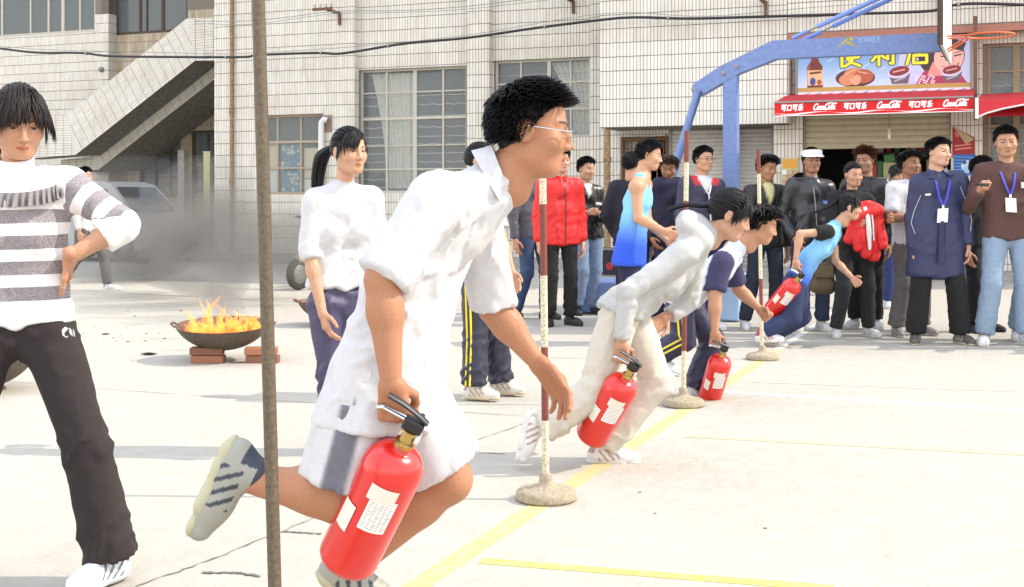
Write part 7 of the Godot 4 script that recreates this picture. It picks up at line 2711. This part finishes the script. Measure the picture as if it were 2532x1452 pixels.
# ---------------------------------------------------------------- materials
func make_materials() -> void:
	fold_a.seed = 11
	fold_a.frequency = 6.5
	fold_a.fractal_octaves = 2
	fold_b.seed = 12
	fold_b.frequency = 7.0
	fold_b.fractal_octaves = 2
	fold_b.fractal_gain = 0.35
	M.skin = mat(Color.WHITE, 0.52, 0, true)
	tri_map(M.skin, noise_tex(71, 0.05, Color(0.93, 0.89, 0.87), Color(1, 1, 1), 4), 4.0, noise_normal(72, 0.2, 1.0), 0.08)
	M.skin.metallic_specular = 0.4
	M.eye = mat(Color.WHITE, 0.12, 0, true)
	M.hair = mat(Color.WHITE, 0.48, 0, true)
	M.hair.metallic_specular = 0.35
	M.cloth = mat(Color.WHITE, 0.95, 0, true)
	tri_map(M.cloth, noise_tex(73, 0.03, Color(0.93, 0.93, 0.93), Color(1, 1, 1), 5), 2.5)
	M.nylon = mat(Color.WHITE, 0.55, 0, true)
	M.leather = mat(Color.WHITE, 0.33, 0, true)
	M.denim = mat(Color.WHITE, 0.95, 0, true)
	M.shoe = mat(Color.WHITE, 0.55, 0, true)
	M.denim.normal_enabled = true
	tri_map(M.denim, noise_tex(61, 0.02, Color(0.86, 0.87, 0.89), Color(1, 1, 1), 5), 3.5)
	M.concrete = tri_map(mat(Color.WHITE, 0.85), noise_tex(1, 0.012, lin(0.40, 0.372, 0.318), lin(0.455, 0.425, 0.368), 6, 1024), 0.35, noise_normal(2, 0.06, 3.0), 0.35)
	M.concrete.detail_enabled = true
	M.concrete.detail_albedo = noise_tex(3, 0.10, Color(0.94, 0.94, 0.93), Color(1, 1, 1), 5, 1024)
	M.concrete.detail_blend_mode = BaseMaterial3D.BLEND_MODE_MUL
	M.old_concrete = tri_map(mat(Color.WHITE, 0.9), noise_tex(4, 0.02, lin(0.22, 0.21, 0.19), lin(0.40, 0.385, 0.35), 5), 1.0)
	M.base_concrete = tri_map(mat(Color.WHITE, 0.9), noise_tex(5, 0.03, lin(0.22, 0.17, 0.11), lin(0.46, 0.40, 0.30), 5), 3.0, noise_normal(6, 0.08, 4.0), 0.6)
	M.old_plaster = tri_map(mat(Color.WHITE, 0.95), noise_tex(7, 0.02, lin(0.10, 0.095, 0.08), lin(0.34, 0.32, 0.28), 6), 0.8)
	M.grout = tri_map(mat(Color.WHITE, 0.95), noise_tex(8, 0.03, lin(0.15, 0.125, 0.10), lin(0.27, 0.235, 0.195), 4), 1.2)
	M.tile = mat(lin(0.69, 0.66, 0.61), 0.30)
	M.tile_many = tri_map(mat(Color.WHITE, 0.30, 0, true), noise_tex(9, 0.008, lin(0.62, 0.59, 0.53), lin(0.72, 0.695, 0.65), 5, 512, lin(0.69, 0.665, 0.62)), 0.22)
	M.tile_many.detail_enabled = true
	M.tile_many.detail_albedo = noise_tex(41, 0.02, Color(0.93, 0.91, 0.87), Color(1, 1, 1), 5, 512, Color(0.99, 0.985, 0.97))
	M.tile_many.detail_blend_mode = BaseMaterial3D.BLEND_MODE_MUL
	M.tile_many.detail_uv_layer = BaseMaterial3D.DETAIL_UV_2
	M.tile_many.uv2_triplanar = true
	M.tile_many.uv2_world_triplanar = true
	M.tile_many.uv2_scale = Vector3(0.8, 0.09, 0.8)
	M.tile_stained = tri_map(mat(Color.WHITE, 0.35, 0, true), noise_tex(10, 0.012, lin(0.30, 0.20, 0.10), lin(0.56, 0.53, 0.46), 5), 0.3)
	M.tile_stained.uv1_scale = Vector3(0.9, 0.08, 0.9)
	M.red_band = tri_map(mat(Color.WHITE, 0.8), noise_tex(13, 0.03, lin(0.30, 0.13, 0.09), lin(0.42, 0.20, 0.15), 4), 1.0)
	M.rust = tri_map(mat(Color.WHITE, 0.8), noise_tex(14, 0.03, lin(0.07, 0.035, 0.02), lin(0.26, 0.13, 0.06), 5), 2.0)
	M.rust_pipe = tri_map(mat(Color.WHITE, 0.75), noise_tex(15, 0.02, lin(0.16, 0.075, 0.03), lin(0.42, 0.33, 0.20), 5), 1.2)
	M.rust_pole = tri_map(mat(Color.WHITE, 0.5, 0.35), noise_tex(16, 0.03, lin(0.075, 0.052, 0.034), lin(0.17, 0.135, 0.090), 5), 5.0, noise_normal(17, 0.10, 3.0), 0.25)
	M.chipped_white = tri_map(mat(Color.WHITE, 0.7), noise_tex(18, 0.035, lin(0.16, 0.10, 0.05), lin(0.72, 0.68, 0.52), 6, 512, lin(0.62, 0.56, 0.40)), 4.0)
	M.chipped_red = tri_map(mat(Color.WHITE, 0.7), noise_tex(19, 0.035, lin(0.09, 0.035, 0.022), lin(0.30, 0.055, 0.035), 6), 4.0)
	M.white_wall = tri_map(mat(Color.WHITE, 0.9), noise_tex(20, 0.02, lin(0.42, 0.41, 0.38), lin(0.62, 0.61, 0.58), 4), 0.8)
	M.white_plastic = mat(lin(0.66, 0.65, 0.62), 0.45)
	M.black_plastic = mat(lin(0.014, 0.014, 0.016), 0.45)
	M.red_plastic = mat(lin(0.50, 0.02, 0.02), 0.4)
	M.orange_plastic = mat(lin(0.60, 0.28, 0.03), 0.5)
	M.green_plastic = mat(lin(0.06, 0.22, 0.06), 0.5)
	M.grey_paint = mat(lin(0.24, 0.24, 0.24), 0.6)
	M.dull_metal = mat(lin(0.28, 0.27, 0.25), 0.5, 0.4)
	M.chrome = mat(lin(0.62, 0.62, 0.62), 0.18, 1.0)
	M.brass = mat(lin(0.55, 0.40, 0.14), 0.32, 1.0)
	M.porcelain = mat(lin(0.40, 0.36, 0.32), 0.2)
	M.brick_raw = tri_map(mat(Color.WHITE, 0.95), noise_tex(22, 0.04, lin(0.18, 0.12, 0.09), lin(0.34, 0.25, 0.20), 4), 2.0)
	M.brick_a = tri_map(mat(Color.WHITE, 0.95), noise_tex(23, 0.04, lin(0.16, 0.065, 0.04), lin(0.34, 0.16, 0.11), 5), 5.0, noise_normal(24, 0.08, 5.0), 0.8)
	M.brick_b = tri_map(mat(Color.WHITE, 0.95), noise_tex(25, 0.04, lin(0.30, 0.11, 0.06), lin(0.46, 0.21, 0.13), 5), 5.0, noise_normal(26, 0.08, 5.0), 0.8)
	M.pan_iron = tri_map(mat(Color.WHITE, 0.6, 0.25), noise_tex(27, 0.03, lin(0.05, 0.038, 0.025), lin(0.17, 0.14, 0.105), 5), 2.5)
	M.charcoal = mat(lin(0.02, 0.02, 0.02), 0.95)
	M.glass = mat(Color(0.75, 0.8, 0.8, 0.12), 0.05)
	M.glass.metallic_specular = 0.3
	M.glass.transparency = BaseMaterial3D.TRANSPARENCY_ALPHA
	M.dark_glass = mat(lin(0.02, 0.024, 0.028), 0.06)
	M.curtain = mat(lin(0.60, 0.57, 0.50), 0.95)
	M.curtain.backlight_enabled = true
	M.curtain.backlight = Color(0.5, 0.48, 0.42)
	M.rusty_white = tri_map(mat(Color.WHITE, 0.8), noise_tex(28, 0.04, lin(0.22, 0.13, 0.07), lin(0.58, 0.54, 0.46), 5), 2.0)
	M.cream_frame = tri_map(mat(Color.WHITE, 0.75), noise_tex(29, 0.03, lin(0.40, 0.36, 0.28), lin(0.60, 0.57, 0.50), 4), 1.6)
	M.wood_frame = tri_map(mat(Color.WHITE, 0.8), noise_tex(30, 0.03, lin(0.20, 0.15, 0.09), lin(0.36, 0.29, 0.19), 4), 1.6)
	M.dark_frame = tri_map(mat(Color.WHITE, 0.8), noise_tex(31, 0.03, lin(0.05, 0.03, 0.02), lin(0.12, 0.085, 0.06), 4), 1.6)
	M.tan_board = tri_map(mat(Color.WHITE, 0.9), noise_tex(32, 0.03, lin(0.40, 0.32, 0.18), lin(0.52, 0.44, 0.28), 4), 1.6)
	M.pale_board = tri_map(mat(Color.WHITE, 0.9), noise_tex(33, 0.03, lin(0.42, 0.41, 0.36), lin(0.56, 0.55, 0.49), 4), 1.6)
	M.yellow_board = mat(lin(0.50, 0.48, 0.24), 0.7)
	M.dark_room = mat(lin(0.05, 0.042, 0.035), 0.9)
	M.shutter_white = tri_map(mat(Color.WHITE, 0.5), noise_tex(34, 0.02, lin(0.50, 0.48, 0.44), lin(0.64, 0.62, 0.58), 4), 0.8)
	M.shutter_cream = tri_map(mat(Color.WHITE, 0.55), noise_tex(35, 0.02, lin(0.36, 0.32, 0.20), lin(0.46, 0.42, 0.28), 4), 0.8)
	M.red_cloth = mat(lin(0.52, 0.022, 0.03), 0.7)
	M.blue_paint = tri_map(mat(Color.WHITE, 0.42), noise_tex(36, 0.02, lin(0.12, 0.17, 0.37), lin(0.18, 0.26, 0.50), 5, 512, lin(0.15, 0.225, 0.46)), 1.6)
	M.blue_light = mat(lin(0.16, 0.26, 0.62), 0.4)
	M.blue_pale = mat(lin(0.36, 0.55, 0.80), 0.5)
	M.rim_orange = mat(lin(0.60, 0.12, 0.03), 0.45)
	M.emblem_yellow = mat(lin(0.42, 0.36, 0.08), 0.6)
	M.ext_red = mat(lin(0.62, 0.012, 0.008), 0.28)
	M.ext_red.clearcoat_enabled = true
	M.ext_red.clearcoat = 0.6
	M.ext_red.clearcoat_roughness = 0.15
	M.label_blank = mat(lin(0.72, 0.68, 0.60), 0.6)
	var lp := Pix.new(96, 96, Color(0.90, 0.89, 0.88))
	for k in 13:
		for w in 5: lp.line([Vector2(8 + w * 17, 9 + k * 6.5), Vector2(8 + w * 17 + 5 + (k * 7 + w * 5) % 9, 9 + k * 6.5)], 2, Color(0.60, 0.58, 0.58))
	M.label_print = print_mat(lp.tex(), 0.55)
	M.van_paint = mat(lin(0.46, 0.47, 0.47), 0.3)
	M.lamp_glass = mat(lin(0.55, 0.55, 0.52), 0.12)
	M.tyre = mat(lin(0.02, 0.02, 0.02), 0.85)
	M.plate_blue = mat(lin(0.08, 0.16, 0.42), 0.5)
	M.scooter_yellow = mat(lin(0.42, 0.31, 0.13), 0.35)
	for q in [["flame_a", Color(1.0, 0.36, 0.04), 0.80, 0.26], ["flame_b", Color(1.0, 0.55, 0.12), 1.10, 0.24], ["flame_c", Color(1.0, 0.28, 0.02), 0.70, 0.22]]:
		var m := mat(Color(1.0, 0.7, 0.4, q[3]), 1.0)
		m.transparency = BaseMaterial3D.TRANSPARENCY_ALPHA
		m.emission_enabled = true
		m.emission = q[1]
		m.emission_energy_multiplier = q[2]
		M[q[0]] = m
	M.embers = tri_map(mat(Color.WHITE, 0.9), noise_tex(37, 0.03, lin(0.02, 0.015, 0.01), lin(0.10, 0.05, 0.02), 4), 3.0)
	M.embers.emission_enabled = true
	M.embers.emission = Color(1.0, 0.36, 0.05)
	M.embers.emission_energy_multiplier = 0.45
	for q in [["yellow_line", lin(0.50, 0.40, 0.14), lin(0.43, 0.39, 0.25), 0.02], ["bright_yellow_line", lin(0.56, 0.51, 0.08), lin(0.48, 0.45, 0.20), 0.02], ["white_line", lin(0.74, 0.74, 0.72), lin(0.58, 0.57, 0.54), 0.03], ["faint_line", lin(0.46, 0.41, 0.30), lin(0.41, 0.395, 0.36), 0.02]]:
		M[q[0]] = tri_map(mat(Color.WHITE, 0.8), noise_tex(38, q[3], q[1], q[2], 5), 1.5)
	M.pale_yellow_line = tri_map(mat(Color.WHITE, 0.8), noise_tex(40, 0.03, lin(0.52, 0.44, 0.22), lin(0.42, 0.40, 0.34), 5), 1.5)
	M.joint = tri_map(mat(Color.WHITE, 0.95), noise_tex(39, 0.05, lin(0.05, 0.05, 0.045), lin(0.25, 0.24, 0.22), 4), 3.0)
	M.stripe_yellow = mat(lin(0.72, 0.60, 0.05), 0.7)
	M.grey_cloth = mat(lin(0.14, 0.14, 0.16), 0.9)
	M.navy_cloth = mat(lin(0.018, 0.020, 0.062), 0.7)
	M.pale_piping = mat(lin(0.42, 0.42, 0.46), 0.5)
	M.lanyard_blue = mat(lin(0.05, 0.05, 0.45), 0.6)
	M.card_white = mat(lin(0.74, 0.74, 0.76), 0.4)
	M.tee_yellow = mat(lin(0.60, 0.52, 0.20), 0.9)
	M.bag_brown = mat(lin(0.11, 0.078, 0.045), 0.9)
	# knitted stripes with bright flecks
	var kp := Pix.new(256, 128, Color(0.90, 0.89, 0.88))
	var kr := RandomNumberGenerator.new()
	kr.seed = 31
	for y in 128:
		if y < 34 or y > 93:
			for x in 256:
				var q := 0.40 + 0.18 * kr.randf()
				if kr.randf() < 0.16: q = 0.62 + 0.3 * kr.randf()
				kp.im.set_pixel(x, y, Color(q, q * 0.95, q * 0.96))
		elif y % 3 == 0: kp.im.fill_rect(Rect2i(0, y, 256, 1), Color(0.87, 0.86, 0.85))
	M.sweater = mat(Color.WHITE, 0.9, 0, true)
	M.sweater.albedo_texture = kp.tex()
	M.ruffle = tri_map(mat(Color.WHITE, 0.85), noise_tex(62, 0.09, lin(0.09, 0.075, 0.075), lin(0.42, 0.40, 0.41), 4), 5.0)
	M.collar_stripe = mat(lin(0.70, 0.68, 0.66), 0.9)
	# small prints
	var fp := Pix.new(128, 256, Color(0.16, 0.32, 0.40))
	var rng := RandomNumberGenerator.new()
	rng.seed = 8
	for k in 60:
		var at := Vector2(rng.randf() * 128, rng.randf() * 256)
		var c := Color(0.62, 0.64, 0.56) if k % 3 else Color(0.24, 0.42, 0.52)
		for m in 5: fp.oval(at + Vector2(cos(m * TAU / 5), sin(m * TAU / 5)) * 5, Vector2(4, 3.4), c)
		fp.oval(at, Vector2(2.5, 2.5), Color(0.55, 0.40, 0.22))
	M.floral = print_mat(fp.tex(), 0.95)
	var rp := Pix.new(96, 128, Color(0.62, 0.07, 0.10))
	for k in 2: rp.line([Vector2(16, 74 + k * 13), Vector2(80, 68 + k * 13)], 6, Color(0.88, 0.62, 0.58))
	for k in 11: rp.line([Vector2(20 + k * 6, 66 + k * -0.6), Vector2(22 + k * 6, 86 - k * 0.6)], 2, Color(0.62, 0.07, 0.10))
	rp.oval(Vector2(22, 28), Vector2(12, 14), Color(0.80, 0.40, 0.38))
	rp.im.fill_rect(Rect2i(0, 108, 96, 6), Color(0.75, 0.20, 0.20))
	M.poster_red = print_mat(rp.tex(), 0.5)
	var bp := Pix.new(96, 96, Color(0.16, 0.36, 0.66))
	for k in 7: bp.line([Vector2(0, 10 + k * 15), Vector2(96, 16 + k * 13)], 4, Color(0.40, 0.62, 0.84))
	bp.oval(Vector2(54, 50), Vector2(20, 24), Color(0.76, 0.85, 0.92), 0.4)
	bp.oval(Vector2(62, 70), Vector2(18, 16), Color(0.62, 0.76, 0.90))
	bp.oval(Vector2(48, 36), Vector2(10, 10), Color(0.24, 0.34, 0.52))
	M.poster_blue = print_mat(bp.tex(), 0.5)
	M.poster_plain = mat(lin(0.42, 0.26, 0.18), 0.6)

func _ready() -> void:
	var cam := Camera3D.new()
	cam.name = "camera"
	cam.projection = Camera3D.PROJECTION_FRUSTUM
	cam.near = 0.05
	cam.far = 2000
	cam.size = 1452.0 / FL * cam.near
	cam.frustum_offset = Vector2((1266.0 - CX) / FL, (CY - 726.0) / FL) * cam.near
	cam.position = Vector3(0, HC, 0)
	add_child(cam)
	cam.current = true
	var we := WorldEnvironment.new()
	we.name = "surroundings"
	var e := Environment.new()
	e.background_mode = Environment.BG_SKY
	var sm := ProceduralSkyMaterial.new()
	sm.sky_top_color = Color(0.74, 0.77, 0.83)
	sm.sky_horizon_color = Color(0.97, 0.94, 0.89)
	sm.sky_curve = 0.18
	sm.ground_horizon_color = Color(0.70, 0.69, 0.66)
	sm.ground_bottom_color = Color(0.55, 0.54, 0.52)
	e.sky = Sky.new()
	e.sky.sky_material = sm
	e.background_energy_multiplier = 2.0
	e.tonemap_mode = Environment.TONE_MAPPER_LINEAR
	e.tonemap_exposure = 1.68
	e.sdfgi_enabled = true
	e.ssao_enabled = true
	e.ssil_enabled = true
	e.volumetric_fog_enabled = true
	e.volumetric_fog_density = 0.0
	we.environment = e
	add_child(we)
	var sun := DirectionalLight3D.new()
	sun.name = "sun"
	sun.light_energy = 0.9
	sun.light_color = Color(1.0, 0.955, 0.88)
	sun.light_angular_distance = 0.53
	sun.shadow_enabled = true
	sun.look_at_from_position(Vector3(cos(0.75), sin(0.75), 0.03), Vector3.ZERO, Vector3.UP)
	add_child(sun)
	make_materials()
	make_place()
	make_props()
	make_people()
